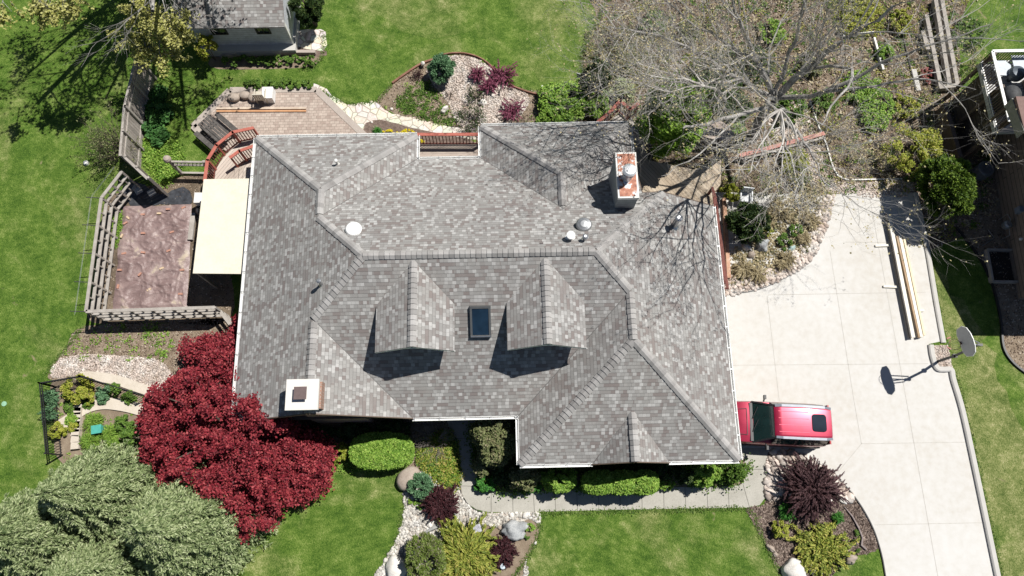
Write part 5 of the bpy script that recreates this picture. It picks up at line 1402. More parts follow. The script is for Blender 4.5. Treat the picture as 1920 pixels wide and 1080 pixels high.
rock('flat white stone below the dark purple bush', 1584, 938, .22, .15, .10, ROCKW, -.2, 17, nz=.2)
rock('dark blue grey boulder under the dark pine by the driveway', 1430, 460, .34, .28, .30, ROCKG, .9, 19, nz=.24)
rock('white boulder between the pine and the pink stone', 1400, 464, .20, .20, .18, ROCKW, .3, 21, nz=.2)
rock('pinkish stone right below the white boulder', 1409, 477, .18, .16, .16, ROCKT, .3, 23, nz=.1)
rock('pale turquoise flat stone in the dry grass by the driveway', 1485, 465, .22, .13, .10, surf('teal_stone', [(.35, .48, .46), (.52, .64, .62)], 4, .8, 5), .4, 25, nz=.2)
rock('round brown stone in the gravel island near the magenta shrub', 902, 131, .15, .17, .16, ROCKT, .1, 27, nz=.1)
rock('round pink stone at the lower edge of the gravel island', 843, 219, .10, .10, .1, ROCKT, 0, 29, nz=.08)
rock('pale flat rock leaning in the middle of the gravel island', 833, 205, .22, .14, .2, ROCKW, .7, 31, nz=.25)
rock('cream boulder in the lower right of the gravel island', 905, 192, .22, .18, .2, ROCKW, .4, 33, nz=.2)
rock('small white stone on the weedy half of the island bed', 734, 204, .08, .07, .07, ROCKW, 0, 35, nz=.1)
rock('small white ball stone in the bed behind the red railing', 697, 229, .06, .06, .06, ROCKW, 0, 36, nz=.05)
rock('dark grey stone near the raised leaf litter bed', 1632, 265, .12, .1, .1, ROCKG, 0, 37, nz=.1)
for i, (px, py, r, l) in enumerate([(795, 966, .11, 'gold stone against the left side of the low maroon bush'), (985, 966, .14, 'round white stone at the right end of the river stones'), (959, 966, .12, 'tan round stone beside the round white end stone'),
                                    (835, 990, .12, 'white stone beneath the river channel'), (846, 958, .10, 'peach stone at the right side of the maroon bush'), (767, 928, .11, 'tan stone below the big smooth boulder'),
                                    (937, 989, .11, 'orange pink stone left of the grey streaked boulder'), (922, 988, .1, 'white stone left of the orange pink one'), (806, 983, .16, 'pale round stone in the middle of the river bed')]):
    rock(l, px, py, r, r * .85, r * .7, ROCKW if 'white' in l or 'pale' in l else ROCKT, i, 40 + i, nz=.1, name='stone', cat='stone')
t = thing('driftwood', 'long curved grey driftwood across the river stones', 'driftwood', g(825, 985, 0))
m = MB(); m.tube([g(795, 999, .12), g(812, 990, .16), g(832, 981, .16), g(848, 970, .14), g(856, 960, .1)], [.04, .09, .10, .08, .03], 7); m.build('log', surf('driftwood', [(.26, .26, .25), (.42, .42, .40)], 4, .85, 6, fine=25), t)
m = MB(); m.tube([g(1583, 950, .05), g(1598, 968, .08), g(1610, 990, .08), g(1617, 1008, .08), (g(1615, 1022, .08)), g(1624, 1030, .08)], [.02, .035, .04, .045, .05, .05], 7)
single(m, 'driftwood', surf('driftwood2', [(.18, .14, .13), (.32, .27, .26)], 5, .85, 6, fine=25), 'thin winding grey brown branch lying in the corner mulch bed', 'driftwood')
t = thing('garden_lantern', 'small dark grey and white lantern beside the golden grass', 'lantern', g(893, 996, 0))
p = g(895, 991, .5); m = MB(); m.box((p.x, p.y, .25), .24, .24, .5, rz=.3); m.build('body', DARKM, t)
m = MB()
for k in range(4): m.box((p.x - .08 + .055 * k, p.y, .515), .03, .30, .03, rz=.3)
m.box((p.x, p.y, .505), .32, .32, .02, rz=.3); m.build('lid', plain('lantern_lid', (.36, .36, .40), .5, var=.4, sc=16), t)
p = g(943, 1062, .3); m = MB(); m.lathe((p.x, p.y, 0), [(.03, 0), (.03, .28), (.11, .30), (.11, .33), (.02, .35)], 16); single(m, 'path_light', plain('frosted', (.55, .62, .68), .3), 'round pale path light at the tip of the golden grass', 'light')
for i, (px, py, l) in enumerate([(1017, 163, 'small white post light in the green bed, leftmost of the four'), (1099, 163, 'white globe light directly below the grey statue'), (1102, 183, 'white globe light among the bright green ground cover'), (1079, 170, 'grey white lamp head left of the white globe')]):
    p = g(px, py, .45); m = MB(); m.lathe((p.x, p.y, 0), [(.02, 0), (.02, .38), (.07, .40), (.08, .46), (.05, .52), (.01, .53)], 12); single(m, 'garden_light', OFFW, l, 'light', 'little lights in the green bed')
t = thing('garden_statue', 'weathered grey winged statue in the shade above the green bed', 'statue', g(1092, 152, 0))
p = g(1094, 140, .8); m = MB(); m.smooth = True
m.lathe((p.x, p.y, 0), [(.16, 0), (.16, .06), (.08, .12), (.06, .4), (.09, .55), (.13, .62), (.10, .7), (.06, .76), (.08, .84), (.07, .92), (.01, .95)], 12); m.build('figure', ROCKG, t)
for s in (-1, 1):
    m = MB(); m.add([(p.x, p.y, .74), (p.x + s * .34, p.y + .05, .86), (p.x + s * .30, p.y - .02, .6), (p.x + s * .08, p.y, .5), (p.x, p.y + .04, .74), (p.x + s * .34, p.y + .09, .86), (p.x + s * .30, p.y + .02, .6), (p.x + s * .08, p.y + .04, .5)], [(0, 1, 2, 3), (7, 6, 5, 4), (0, 4, 5, 1), (1, 5, 6, 2), (2, 6, 7, 3)]); m.build('wing', ROCKG, t)
m = MB(); p = g(793, 120, .2); m.lathe((p.x, p.y, 0), [(.05, 0), (.04, .2), (.1, .24), (.1, .3), (.03, .38)], 12); single(m, 'garden_ornament', ROCKW, 'small pale garden ornament on the straight timber edging', 'ornament')
# ------------------------------------------------------------------ foliage generators
def leafquads(Pn, size, el, dirs=None, rng=None, updir=.5, wid=None):
    """one little folded blade per point; returns verts, faces"""
    n = len(Pn)
    if dirs is None:
        a = rng.normal(size=(n, 3)); a[:, 2] *= (1 - updir)
    else: a = dirs + rng.normal(size=(n, 3)) * .28
    a /= np.linalg.norm(a, axis=1, keepdims=True) + 1e-9
    b = rng.normal(size=(n, 3)); b[:, 2] *= .45
    b -= (b * a).sum(1, keepdims=True) * a; b /= np.linalg.norm(b, axis=1, keepdims=True) + 1e-9
    s = size * rng.uniform(.65, 1.35, (n, 1))
    L = a * s * el * .5; W = b * s * .5
    v = np.stack([Pn - L, Pn + W * 1.0 - L * .1, Pn + L, Pn - W * 1.0 - L * .1], 1).reshape(-1, 3)
    f = np.arange(n * 4).reshape(n, 4)
    return v, f
def clumps(c, r, K, rng, low=-.15, inner=.55, lump=.25):
    """clump centres through a crown of half axes r"""
    d = rng.normal(size=(K * 3, 3)); d /= np.linalg.norm(d, axis=1, keepdims=True)
    d = d[d[:, 2] > low][:K]
    rad_ = inner + (1 - inner) * rng.random(len(d)) ** .5
    wob = 1 + lump * np.sin(d[:, 0] * 5 + c[0]) * np.cos(d[:, 1] * 4 + c[1] * 2)
    return np.array(c) + d * np.array(r) * (rad_ * wob)[:, None], d
def crown(name, mat, parent, c, r, n, size, rng, K=60, cr=.24, el=1.4, flat=.6, low=-.15, inner=.6, out=None, lump=.22, updir=.72):
    """leafy crown: K clumps, n leaves"""
    C, D = clumps(c, r, K, rng, low, inner, lump)
    idx = rng.integers(0, len(C), n)
    g3 = rng.normal(size=(n, 3)); g3 /= np.linalg.norm(g3, axis=1, keepdims=True)
    rr = cr * min(r[0], r[1]) * rng.uniform(.55, 1.25, len(C))
    q = g3 * (rng.random(n) ** .4 * rr[idx])[:, None]; q[:, 2] *= flat
    P = C[idx] + q
    P[:, 2] = np.maximum(P[:, 2], .03)
    dirs = None
    if out:
        dd = P - np.array([c[0], c[1], c[2] - r[2] * out]); dd /= np.linalg.norm(dd, axis=1, keepdims=True) + 1e-9
        dd[:, 2] *= .25; dirs = dd * .7 + g3 * .5
    v, f = leafquads(P, size, el, dirs, rng, updir)
    return npmesh(name, mat, v, f, parent)
SEED = [100]
def R():
    SEED[0] += 1; return np.random.default_rng(SEED[0])
def trunk_mb(base, top, r0, r1, n=8, wob=.06, rs=1, seg=6):
    rr = random.Random(rs); b = Vector(base); t = Vector(top); pts = []; rs_ = []
    for i in range(seg + 1):
        f = i / seg; pts.append(b.lerp(t, f) + Vector((rr.uniform(-wob, wob), rr.uniform(-wob, wob), 0)) * (f > 0)); rs_.append(r0 + (r1 - r0) * f)
    m = MB(); m.tube(pts, rs_, n); return m
def shrub(label, px, py, rpx, h, mat, n=2500, size=.07, group=None, name='shrub', cat='shrub', rpy=None, K=40, cr=.3, el=1.5, out=None, low=-.2, inner=.55, lump=.15, flat=.8, z0=0.0, stem=True, ang=0):
    """px, py: where its middle is seen; rpx: radius seen, in survey units"""
    zc = z0 + h * .5
    p = g(px, py, zc); r = (g(px + rpx, py, zc) - p).length
    ry = (g(px, py + (rpy or rpx), zc) - p).length
    t = thing(name, label, cat, (p.x, p.y, z0), group)
    rng = R()
    if name == 'hedge':
        u = rng.uniform(-1, 1, (n * 2, 2)); e4 = (np.abs(u) ** 2.8).sum(1); u = u[e4 < 1][:n]; e4 = (np.abs(u) ** 2.8).sum(1); k = len(u)
        top = rng.random(k) < .72
        zt_ = h * (1 - .16 * e4) + .05 * np.sin(u[:, 0] * 9) * np.cos(u[:, 1] * 7) - np.abs(rng.normal(size=k)) * .05
        f_ = 1 / np.maximum(e4 ** (1 / 2.8), .2)
        P = np.stack([p.x + r * u[:, 0], p.y + ry * u[:, 1], z0 + zt_], 1)
        sd = ~top; P[sd, 0] = p.x + r * (u[:, 0] * f_)[sd]; P[sd, 1] = p.y + ry * (u[:, 1] * f_)[sd]; P[sd, 2] = z0 + h * rng.uniform(.05, .9, sd.sum())
        P += rng.normal(size=P.shape) * .03
        v, f = leafquads(P, size, el, None, rng, .75); npmesh('foliage', mat, v, f, t)
    else: crown('foliage', mat, t, (p.x, p.y, zc), (r, ry, h * .55), n, size, rng, K, cr, el, flat, low, inner, out, lump)
    if stem:
        m = MB(); rr = random.Random(int(px))
        for k in range(5):
            a = rr.uniform(0, 6.28); m.tube([(p.x, p.y, z0), (p.x + math.cos(a) * r * .3, p.y + math.sin(a) * ry * .3, z0 + h * .45), (p.x + math.cos(a) * r * .6, p.y + math.sin(a) * ry * .6, z0 + h * .75)], [.025, .018, .008], 4)
        m.build('stem', BARKD, t)
    return t
def fountain(label, px, py, rpx, h, mat, n=260, bl=10, w_=.02, name='ornamental_grass', cat='ornamental grass', group=None, droop=.9, sub=6, subl=.16, z0=0.0):
    """arching sprays that fall outward from the middle"""
    p = g(px, py, h * .5); r = (g(px + rpx, py, h * .5) - p).length
    t = thing(name, label, cat, (p.x, p.y, z0), group); rng = R()
    PP = []; DD = []; spread_ = .24 if rpx > 24 else .10; sh_ = .74 if rpx > 24 else .9
    for i in range(n):
        a = rng.uniform(0, 2 * PI); L = r * rng.uniform(.35, 1.08); hh = h * rng.uniform(.5, 1.1)
        up = rng.uniform(0, 1)
        k = max(3, int(L / (w_ * 2.2)))
        s = np.linspace(.12, 1, k)
        x = np.cos(a + s * rng.uniform(-.35, .35)) * L * s; y = np.sin(a + s * rng.uniform(-.35, .35)) * L * s
        z = hh * (np.sin(np.minimum(s * 1.9, 2.9)) * .9 + .08) * (1 - droop * .25 * s)
        o1, o2 = rng.normal(size=2) * r * spread_
        pts = np.stack([p.x + x * sh_ + o1, p.y + y * sh_ + o2, z0 + z * (1 - .5 * min(1, math.hypot(o1, o2) / r))], 1)
        d = np.gradient(pts, axis=0)
        PP.append(pts); DD.append(d)
    P3 = np.concatenate(PP); D3 = np.concatenate(DD); D3 /= np.linalg.norm(D3, axis=1, keepdims=True) + 1e-9
    P3 = np.repeat(P3, sub, 0); D3 = np.repeat(D3, sub, 0)
    P3 = P3 + rng.normal(size=P3.shape) * w_ * 1.1; P3[:, 2] = np.maximum(P3[:, 2], .02)
    v, f = leafquads(P3, w_ * 1.5, subl / (w_ * 1.5), D3, rng)
    npmesh('foliage', mat, v, f, t)
    return t
def twigs(base, dirv, L, r, depth, m, rr, nsub=3, spread=.6, tips=None, sides=(7, 5, 4, 3, 3, 3), lift=.12, curve=.22, gravity=0.0):
    d = Vector(dirv).normalized(); p = Vector(base)
    seg = max(2, int(2 + depth)); pts = [p.copy()]; rs_ = [r]
    for i in range(seg):
        d = (d + Vector((rr.gauss(0, curve), rr.gauss(0, curve), rr.gauss(0, curve * .7) + lift * .3 - gravity)) * .5).normalized()
        p = p + d * (L / seg); pts.append(p.copy()); rs_.append(r * (1 - .55 * (i + 1) / seg))
    m.tube(pts, rs_, sides[min(len(sides) - 1, max(0, 5 - depth))], cap=False)
    if tips is not None and depth <= 1:
        for q in pts[1:]: tips.append(tuple(q))
    if depth <= 0: return
    k = nsub + (1 if rr.random() < .5 else 0)
    for j in range(k):
        f = rr.uniform(.25, 1.0) if j < k - 1 else 1.0
        i = min(seg - 1, int(f * seg)); q = pts[i].lerp(pts[i + 1], f * seg - i if i < seg else 1)
        nd = (d + Vector((rr.gauss(0, spread), rr.gauss(0, spread), rr.gauss(0, spread * .6) + lift))).normalized()
        twigs(q, nd, L * rr.uniform(.5, .78), r * .52, depth - 1, m, rr, nsub, spread, tips, sides, lift, curve, gravity)
def bareshrub(label, px, py, rpx, h, mat=TWIG, n=16, rs=1, group=None, leaf=None, nl=0, depth=2, r0=.014, nsub=3, z0=0.0):
    p = g(px, py, h * .5); r = (g(px + rpx, py, h * .5) - p).length
    t = thing('bare_shrub', label, 'shrub', (p.x, p.y, 0), group); rr = random.Random(rs); m = MB(); tips = []
    for i in range(n):
        a = rr.uniform(0, 2 * PI); e = rr.uniform(.25, 1.3)
        d = Vector((math.cos(a) * math.cos(e), math.sin(a) * math.cos(e), math.sin(e) * h / r * .9))
        twigs((p.x + math.cos(a) * r * .1, p.y + math.sin(a) * r * .1, z0), d, max(r, h) * .62, r0, depth, m, rr, nsub, .42, tips, (4, 4, 3, 3, 3, 3), .05)
    m.build('branches', mat, t)
    if leaf:
        rng = R(); T = np.array(tips); idx = rng.integers(0, len(T), nl)
        v, f = leafquads(T[idx] + rng.normal(size=(nl, 3)) * .05, .05, 1.4, None, rng); npmesh('foliage', leaf, v, f, t)
    return t

# ------------------------------------------------------------------ red maple at the south west corner
c0 = g(420, 802, 2.6)
t = thing('red_maple', 'big dark red maple spreading beside the front chimney', 'tree', (c0.x, c0.y, 0))
rng = R()
MAP = [(405, 668, 55, 48, 3.3), (352, 650, 36, 30, 2.7), (362, 705, 62, 45, 3.4), (310, 745, 60, 50, 3.2), (285, 812, 48, 55, 2.8), (395, 770, 80, 66, 4.2), (330, 860, 72, 52, 3.5), (440, 840, 88, 66, 4.3), (510, 842, 62, 48, 3.4),
       (405, 915, 72, 50, 3.5), (480, 910, 70, 48, 3.3), (455, 968, 44, 34, 2.6), (560, 848, 46, 42, 2.7), (549, 902, 40, 34, 2.5), (425, 620, 18, 18, 2.4), (267, 778, 26, 32, 2.6), (420, 730, 46, 50, 3.6), (500, 800, 32, 34, 3.3), (585, 880, 16, 18, 2.2), (382, 638, 22, 18, 2.4), (375, 955, 20, 18, 2.6), (590, 838, 16, 16, 2.3), (446, 600, 12, 10, 2.1), (470, 778, 40, 26, 4.7), (455, 758, 22, 22, 4.6), (508, 792, 26, 16, 4.4)]
Vs = []; 
for px, py, rx, ry, zt in MAP:
    p = g(px, py, zt); rX = rx / 42 * (1 - zt / CH); rY = ry / 42 * (1 - zt / CH)
    K = int(16 + rX * rY * 26)
    a = rng.uniform(0, 2 * PI, K); q = np.sqrt(rng.random(K))
    cxy = np.stack([p.x + rX * q * np.cos(a), p.y + rY * q * np.sin(a)], 1)
    lay = rng.integers(0, 4, K)
    cz = zt * (1 - .32 * q ** 2) - lay * .36 + rng.normal(size=K) * .09 - .1
    C = np.concatenate([cxy, cz[:, None]], 1)
    n = int(K * 120); idx = rng.integers(0, K, n)
    gg = rng.normal(size=(n, 3)) * np.array([.13, .13, .05])
    P = C[idx] + gg; P[:, 2] -= (gg[:, 0] ** 2 + gg[:, 1] ** 2) * 1.6
    Vs.append(P)
P = np.concatenate(Vs)
v, f = leafquads(P, .072, 1.4, None, rng, .72)
npmesh('crown', L_MAPLE, v, f, t)
m = MB(); rr = random.Random(4)
m.tube([(c0.x, c0.y, -.1), (c0.x + .1, c0.y, .5), (c0.x - .1, c0.y + .1, 1.0)], [.24, .19, .17], 9)
for px, py, rx, ry, zt in MAP[:19]:
    e = g(px, py, zt - .6); s = Vector((c0.x, c0.y, .9)); md = s.lerp(e, .5) + V(rr.uniform(-.2, .2), rr.uniform(-.2, .2), .35)
    m.tube([s, md, e], [.09, .055, .02], 6)
m.build('trunk', BARKD, t)

# ------------------------------------------------------------------ pale spruces / junipers, bottom left
def sprucetree(label, px, py, rpx, rpy, h, n, rs, mat=L_SPRUCE, size=.045):
    zc = h * .45; p = g(px, py, zc); k_ = 42 / (1 - zc / CH); rX = rpx / k_; rY = rpy / k_
    t = thing('spruce_tree', label, 'tree', (p.x, p.y, 0), 'pale spruces in the lower left corner'); rng = np.random.default_rng(rs)
    NB = int(n / 105); PP = []; DD = []
    for i in range(NB):
        f = rng.random() ** .75             # 0 top .. 1 bottom
        a = rng.uniform(0, 2 * PI); Lx = rX * (.12 + .92 * f ** .8) * rng.uniform(.7, 1.08); Ly = rY * (.12 + .92 * f ** .8) * rng.uniform(.7, 1.08)
        z0 = h * (1 - f * .86) ; k = 120
        s = rng.random(k) ** .55
        side = rng.normal(size=k) * .14 * (1.15 - s) * (Lx + Ly) * .5
        cx_, sx_ = math.cos(a), math.sin(a)
        x = p.x + cx_ * Lx * s - sx_ * side; y = p.y + sx_ * Ly * s + cx_ * side
        z = z0 + rng.normal() * .22 + .25 * np.sin(s * 2.2) * 1.0 - s * s * h * .16 - np.abs(side) * .30 + rng.normal(size=k) * .035
        PP.append(np.stack([x, y, np.maximum(z, .05)], 1))
        sg = np.sign(side)[:, None]
        d = np.stack([cx_ * Lx + np.zeros(k), sx_ * Ly + np.zeros(k), -.15 * np.ones(k)], 1); d /= np.linalg.norm(d, axis=1, keepdims=True)
        sd_ = np.stack([-sx_ * np.ones(k), cx_ * np.ones(k), -.2 * np.ones(k)], 1) * sg
        DD.append(d * .8 + sd_ * .6)
    P3 = np.concatenate(PP); D3 = np.concatenate(DD)
    v, f = leafquads(P3 + rng.normal(size=P3.shape) * .025, size, 3.2, D3, rng)
    npmesh('crown', mat, v, f, t)
    m = trunk_mb((p.x, p.y, -.1), (p.x, p.y, h * .97), .16, .02, rs=rs); rr = random.Random(rs)
    for i in range(40):
        a = rr.uniform(0, 6.28); f = rr.uniform(.1, .95); L_ = .55
        m.tube([(p.x, p.y, h * (1 - f * .86)), (p.x + math.cos(a) * rX * f * L_, p.y + math.sin(a) * rY * f * L_, h * (1 - f * .86) - .1)], [.03, .008], 4)
    m.build('trunk', TWIG, t)
sprucetree('pale green spruce nearest the black iron fence', 170, 925, 138, 100, 5.2, 84000, 1)
sprucetree('largest pale green spruce, in front of the red maple', 332, 985, 142, 118, 5.6, 112000, 2)
sprucetree('pale green spruce cut by the left picture edge', 45, 1000, 130, 92, 4.6, 70000, 3)
sprucetree('low pale green spruce at the bottom edge between two taller ones', 170, 1075, 120, 78, 3.8, 50000, 4)

# ------------------------------------------------------------------ the big budding bare tree, north east
t = thing('bare_tree', 'huge leafless grey tree with tiny buds spreading over the rear deck', 'tree', g(1410, 262, 0))
m = MB(); mt_ = MB(); tips = []
def pl3(pts): return [g(a, b, c) for a, b, c in pts]
K0 = (1450, 185, 3.0)
LIMBS = [([(1408, 262, -.1), (1425, 228, 1.4), K0], [.42, .34, .30], 0),
         ([K0, (1510, 130, 5.2), (1590, 70, 7.4), (1690, 5, 9.5)], [.24, .19, .13, .06], 6),
         ([K0, (1420, 115, 5.0), (1385, 40, 7.2), (1362, -40, 9.0)], [.21, .16, .11, .05], 6),
         ([K0, (1392, 150, 5.0), (1310, 100, 6.6), (1215, 60, 7.8), (1140, 50, 8.4)], [.17, .13, .09, .06, .025], 13),
         ([(1430, 220, 1.8), (1436, 203, 4.6), (1385, 215, 5.4), (1325, 232, 6.0), (1280, 241, 6.3)], [.17, .15, .12, .09, .05], 1),
         ([K0, (1440, 190, 5.6), (1466, 222, 7.4), (1500, 255, 8.4), (1532, 305, 9.0), (1548, 350, 9.3)], [.14, .12, .10, .07, .045, .02], 6), ([(1466, 222, 7.4), (1470, 262, 8.2), (1486, 310, 8.8), (1500, 352, 9.0)], [.08, .06, .04, .02], 5),
         ([K0, (1550, 172, 5.4), (1650, 120, 7.2), (1760, 80, 8.8), (1860, 45, 9.6)], [.17, .12, .09, .05, .02], 5),
         ([(1550, 172, 5.4), (1640, 160, 6.6), (1735, 150, 7.6), (1830, 168, 8.2)], [.09, .07, .045, .015], 3),
         ([(1392, 150, 5.0), (1330, 155, 6.0), (1240, 150, 6.8), (1160, 140, 7.2)], [.10, .07, .045, .02], 7),
         ([K0, (1490, 70, 6.0), (1520, -30, 8.5)], [.15, .11, .05], 5),
         ([(1420, 115, 5.0), (1350, 75, 6.4), (1270, 20, 7.8), (1220, -30, 8.6)], [.12, .08, .05, .02], 9),
         ([(1510, 130, 5.2), (1600, 130, 7.2), (1560, 200, 8.4), (1540, 235, 9.0)], [.10, .08, .05, .02], 1),
         ([(1436, 203, 4.6), (1430, 290, 5.8), (1400, 330, 6.4)], [.06, .04, .015], 1), ([(1385, 215, 5.4), (1310, 290, 6.2), (1240, 330, 6.6)], [.06, .04, .015], 1),
         ([(1392, 150, 5.0), (1330, 190, 6.2), (1260, 175, 7.0), (1195, 195, 7.3)], [.07, .05, .03, .012], 1)]
for li_, (pts, rs_, ns) in enumerate(LIMBS):
    rr = random.Random(500 + li_)
    P = pl3(pts)
    sp = spline(P, 4, False); k = len(sp)
    rad_ = [rs_[min(len(rs_) - 1, int(i / 4))] + (rs_[min(len(rs_) - 1, int(i / 4) + 1)] - rs_[min(len(rs_) - 1, int(i / 4))]) * ((i / 4) % 1) for i in range(k)]
    sp = [q + Vector((rr.gauss(0, .04), rr.gauss(0, .04), rr.gauss(0, .04))) * (0 < i < k - 1) for i, q in enumerate(sp)]
    rad_ = [x * .72 for x in rad_]
    m.tube(sp, rad_, 8, cap=False)
    if ns >= 5 and li_ not in (4, 5, 6, 7): ns = int(ns * 1.5)
    for j in range(ns):
        f = min(1.0, .18 + .82 * (j + rr.random() * .8) / max(ns, 1)); i = min(k - 2, int(f * (k - 1)))
        d = (sp[i + 1] - sp[i]).normalized()
        sdv = Vector((-d.y, d.x, 0)) * (1 if j % 2 else -1)
        nd = d * .6 + sdv * rr.uniform(.4, .9) + V(0, 0, rr.uniform(-.15, .45))
        twigs(sp[i], nd, rr.uniform(1.7, 2.9), max(.022, rad_[i] * .42), 4, mt_, rr, 3, .55, tips, (6, 5, 4, 3, 3, 3), .08)
def fan(k, base, ends, tt, root, r0_):
    rr = random.Random(int(base[0]))
    b_ = on(k, *base) + sdir * tt
    m.tube(spline([root, root.lerp(b_, .5) + V(0, 0, .3), b_], 4, False), [r0_ * 1.3] * 4 + [r0_] * 5, 6, cap=False)
    for ex, ey in ends:
        e = on(k, ex, ey) + sdir * (tt + rr.uniform(-.5, .5)); c1 = b_.lerp(e, .35) + V(rr.gauss(0, .12), rr.gauss(0, .12), .1); c2 = b_.lerp(e, .7) + V(rr.gauss(0, .15), rr.gauss(0, .15), 0)
        sp = spline([b_, c1, c2, e], 4, False); q = len(sp)
        mt_.tube(sp, [r0_ * .75 * (1 - .8 * i / q) for i in range(q)], 5, cap=False)
        for j in range(7):
            i = min(q - 2, int((.3 + .1 * j) * q)); d = (sp[i + 1] - sp[i]).normalized(); s_ = Vector((-d.y, d.x, 0)) * (1 if j % 2 else -1)
            twigs(sp[i], d * .8 + s_ * rr.uniform(.3, .8), rr.uniform(.7, 1.3), .016, 2, mt_, rr, 3, .45, tips, (4, 4, 3, 3, 3, 3), .0)
fan('E', (1288, 375), [(1215, 500), (1230, 440), (1268, 525), (1292, 495), (1330, 480), (1335, 420), (1212, 455)], 5.6, g(1466, 222, 7.4), .055)
fan('NEe', (1188, 312), [(1065, 285), (1055, 318), (1095, 252), (1075, 335), (1130, 243), (1110, 300)], 5.0, g(1360, 190, 5.4), .05)
m.build('trunk', BARK, t); mt_.build('branches', TWIGP, t)
rng = R(); T = np.array(tips); idx = rng.integers(0, len(T), 7500)
v, f = leafquads(T[idx] + rng.normal(size=(len(idx), 3)) * .035, .05, 1.3, None, rng); npmesh('buds', L_BUDP, v, f, t)
print('big tree faces', len(m.f), 'tips', len(tips))
# budding tree beyond the upper left edge, whose lower sprays hang into view
t = thing('budding_tree', 'yellow green budding tree hanging in from the upper left edge', 'tree', g(330, -120, 0))
b0 = g(385, -95, 0); rr = random.Random(12); m = MB(); tips = []; tips2 = []
fork = b0 + V(.1, .2, 2.6)
m.tube([b0 + V(0, 0, -.1), b0 + V(.05, .05, 1.3), fork], [.38, .31, .28], 9)
for ex, ey, ez, r_ in ((286, 20, 5.2, .13), (225, -160, 7.6, .18), (120, -120, 7.4, .22), (40, -130, 8.6, .2), (330, -200, 8, .14), (180, -190, 9, .12), (440, -180, 8.5, .12), (400, -120, 9.5, .12), (300, -60, 8.5, .12), (20, -190, 8.5, .1), (200, -110, 8.0, .11), (90, -180, 7.0, .1)):
    e = g(ex, ey, ez); md = fork.lerp(e, .5) + V(rr.gauss(0, .3), rr.gauss(0, .3), .5)
    sp = spline([fork, fork.lerp(md, .5) + V(0, 0, .25), md, e], 4, False); k = len(sp)
    m.tube(sp, [r_ * 1.5 * (1 - .7 * i / k) for i in range(k)], 7, cap=False)
    for j in range(7):
        i = min(k - 2, int((.3 + .7 * j / 6) * (k - 1))); d = (sp[i + 1] - sp[i]).normalized()
        twigs(sp[i], d * .7 + Vector((rr.gauss(0, .7), rr.gauss(0, .7), rr.gauss(0, .4))), rr.uniform(1.3, 2.4), max(.02, r_ * .3), 3, m, rr, 3, .5, tips, (5, 4, 3, 3, 3, 3), .0)
# drooping sprays
for px, py, z in ((256, 12, 4.8), (262, 48, 4.2), (282, 60, 4.0), (300, 75, 3.8), (318, 58, 4.3), (333, 48, 4.4), (285, 25, 5.0), (310, 20, 5.0), (243, 62, 4.0), (270, 12, 5.0), (298, 98, 3.6), (272, 85, 3.8), (325, 30, 4.6), (85, 8, 6.2), (98, 22, 5.8), (120, 2, 6.2), (75, -2, 6.4), (292, 45, 4.5), (248, 5, 5.2), (130, -10, 6.5), (5, 3, 6.5)):
    p = g(px, py, z); 
    e = p + V(rr.gauss(0, .25), -rr.uniform(.1, .5), -.35)
    mm_ = [p + V(rr.gauss(.2, .3), .9, .5), p, e]; m.tube(mm_, [.03, .02, .008], 4, cap=False)
    for j in range(5): twigs(p + V(rr.gauss(0, .1), rr.gauss(0, .1), 0), (rr.gauss(0, .6), rr.gauss(-.5, .4), -.3), .6, .01, 1, m, rr, 3, .5, tips2, (3, 3, 3, 3, 3, 3), .0)
m.build('trunk', BARK, t)
rng = R(); T = np.array(tips2); idx = rng.integers(0, len(T), 7500)
A = T[idx] + rng.normal(size=(len(idx), 3)) * .07
T2 = np.array(tips); T2 = T2[T2[:, 1] > 25.9 - .76 * T2[:, 2]]; idx = rng.integers(0, len(T2), 15000); A = np.concatenate([A, T2[idx] + rng.normal(size=(len(idx), 3)) * .06])
v, f = leafquads(A, .095, 1.3, None, rng); npmesh('buds', L_BUD, v, f, t)

# ------------------------------------------------------------------ trees and shrubs
def smalltree(label, px, py, rpx, rpy, h, mat, n, size=.08, name='tree', cr=.22, K=70, group=None, out=None, el=1.5, inner=.5, low=-.3, lump=.2):
    zc = h * .62; p = g(px, py, zc); k_ = 42.4 / (1 - zc / CH); rX, rY = rpx / k_, rpy / k_
    t = thing(name, label, 'tree', (p.x, p.y, 0), group); rng = R()
    crown('crown', mat, t, (p.x, p.y, zc), (rX, rY, h * .38), n, size, rng, K, cr, el, .7, low, inner, out, lump)
    m = trunk_mb((p.x, p.y, -.1), (p.x, p.y, h * .7), .11, .05, rs=int(px)); rr = random.Random(int(px))
    for i in range(9):
        a = rr.uniform(0, 6.28); m.tube([(p.x, p.y, h * .35), (p.x + math.cos(a) * rX * .4, p.y + math.sin(a) * rY * .4, h * .6), (p.x + math.cos(a) * rX * .75, p.y + math.sin(a) * rY * .75, h * .72)], [.05, .03, .012], 5)
    m.build('trunk', BARKD, t); return t
smalltree('bright green leafy tree beside the rear deck, under the bare branches', 1262, 222, 62, 66, 5.4, leafmat('sunlit_leaf', [(.10, .20, .02), (.22, .38, .04), (.36, .52, .09)], .35, 1.6), 36000, .09, 'leafy_tree', cr=.26, K=150, inner=.6)
smalltree('glossy yellow green conifer by the shaded brown house', 1775, 352, 46, 64, 3.0, leafmat('conifer_leaf', [(.03, .065, .010), (.085, .15, .018), (.20, .29, .035)], .15, 2.2), 34000, .065, 'conifer', out=.5, el=1.8, cr=.26, K=110, inner=.72, lump=.12)
shrub('loose chartreuse shrub above the glossy conifer', 1722, 288, 52, 1.7, L_YEL, 7500, .06, rpy=42, K=60, cr=.22, lump=.3)
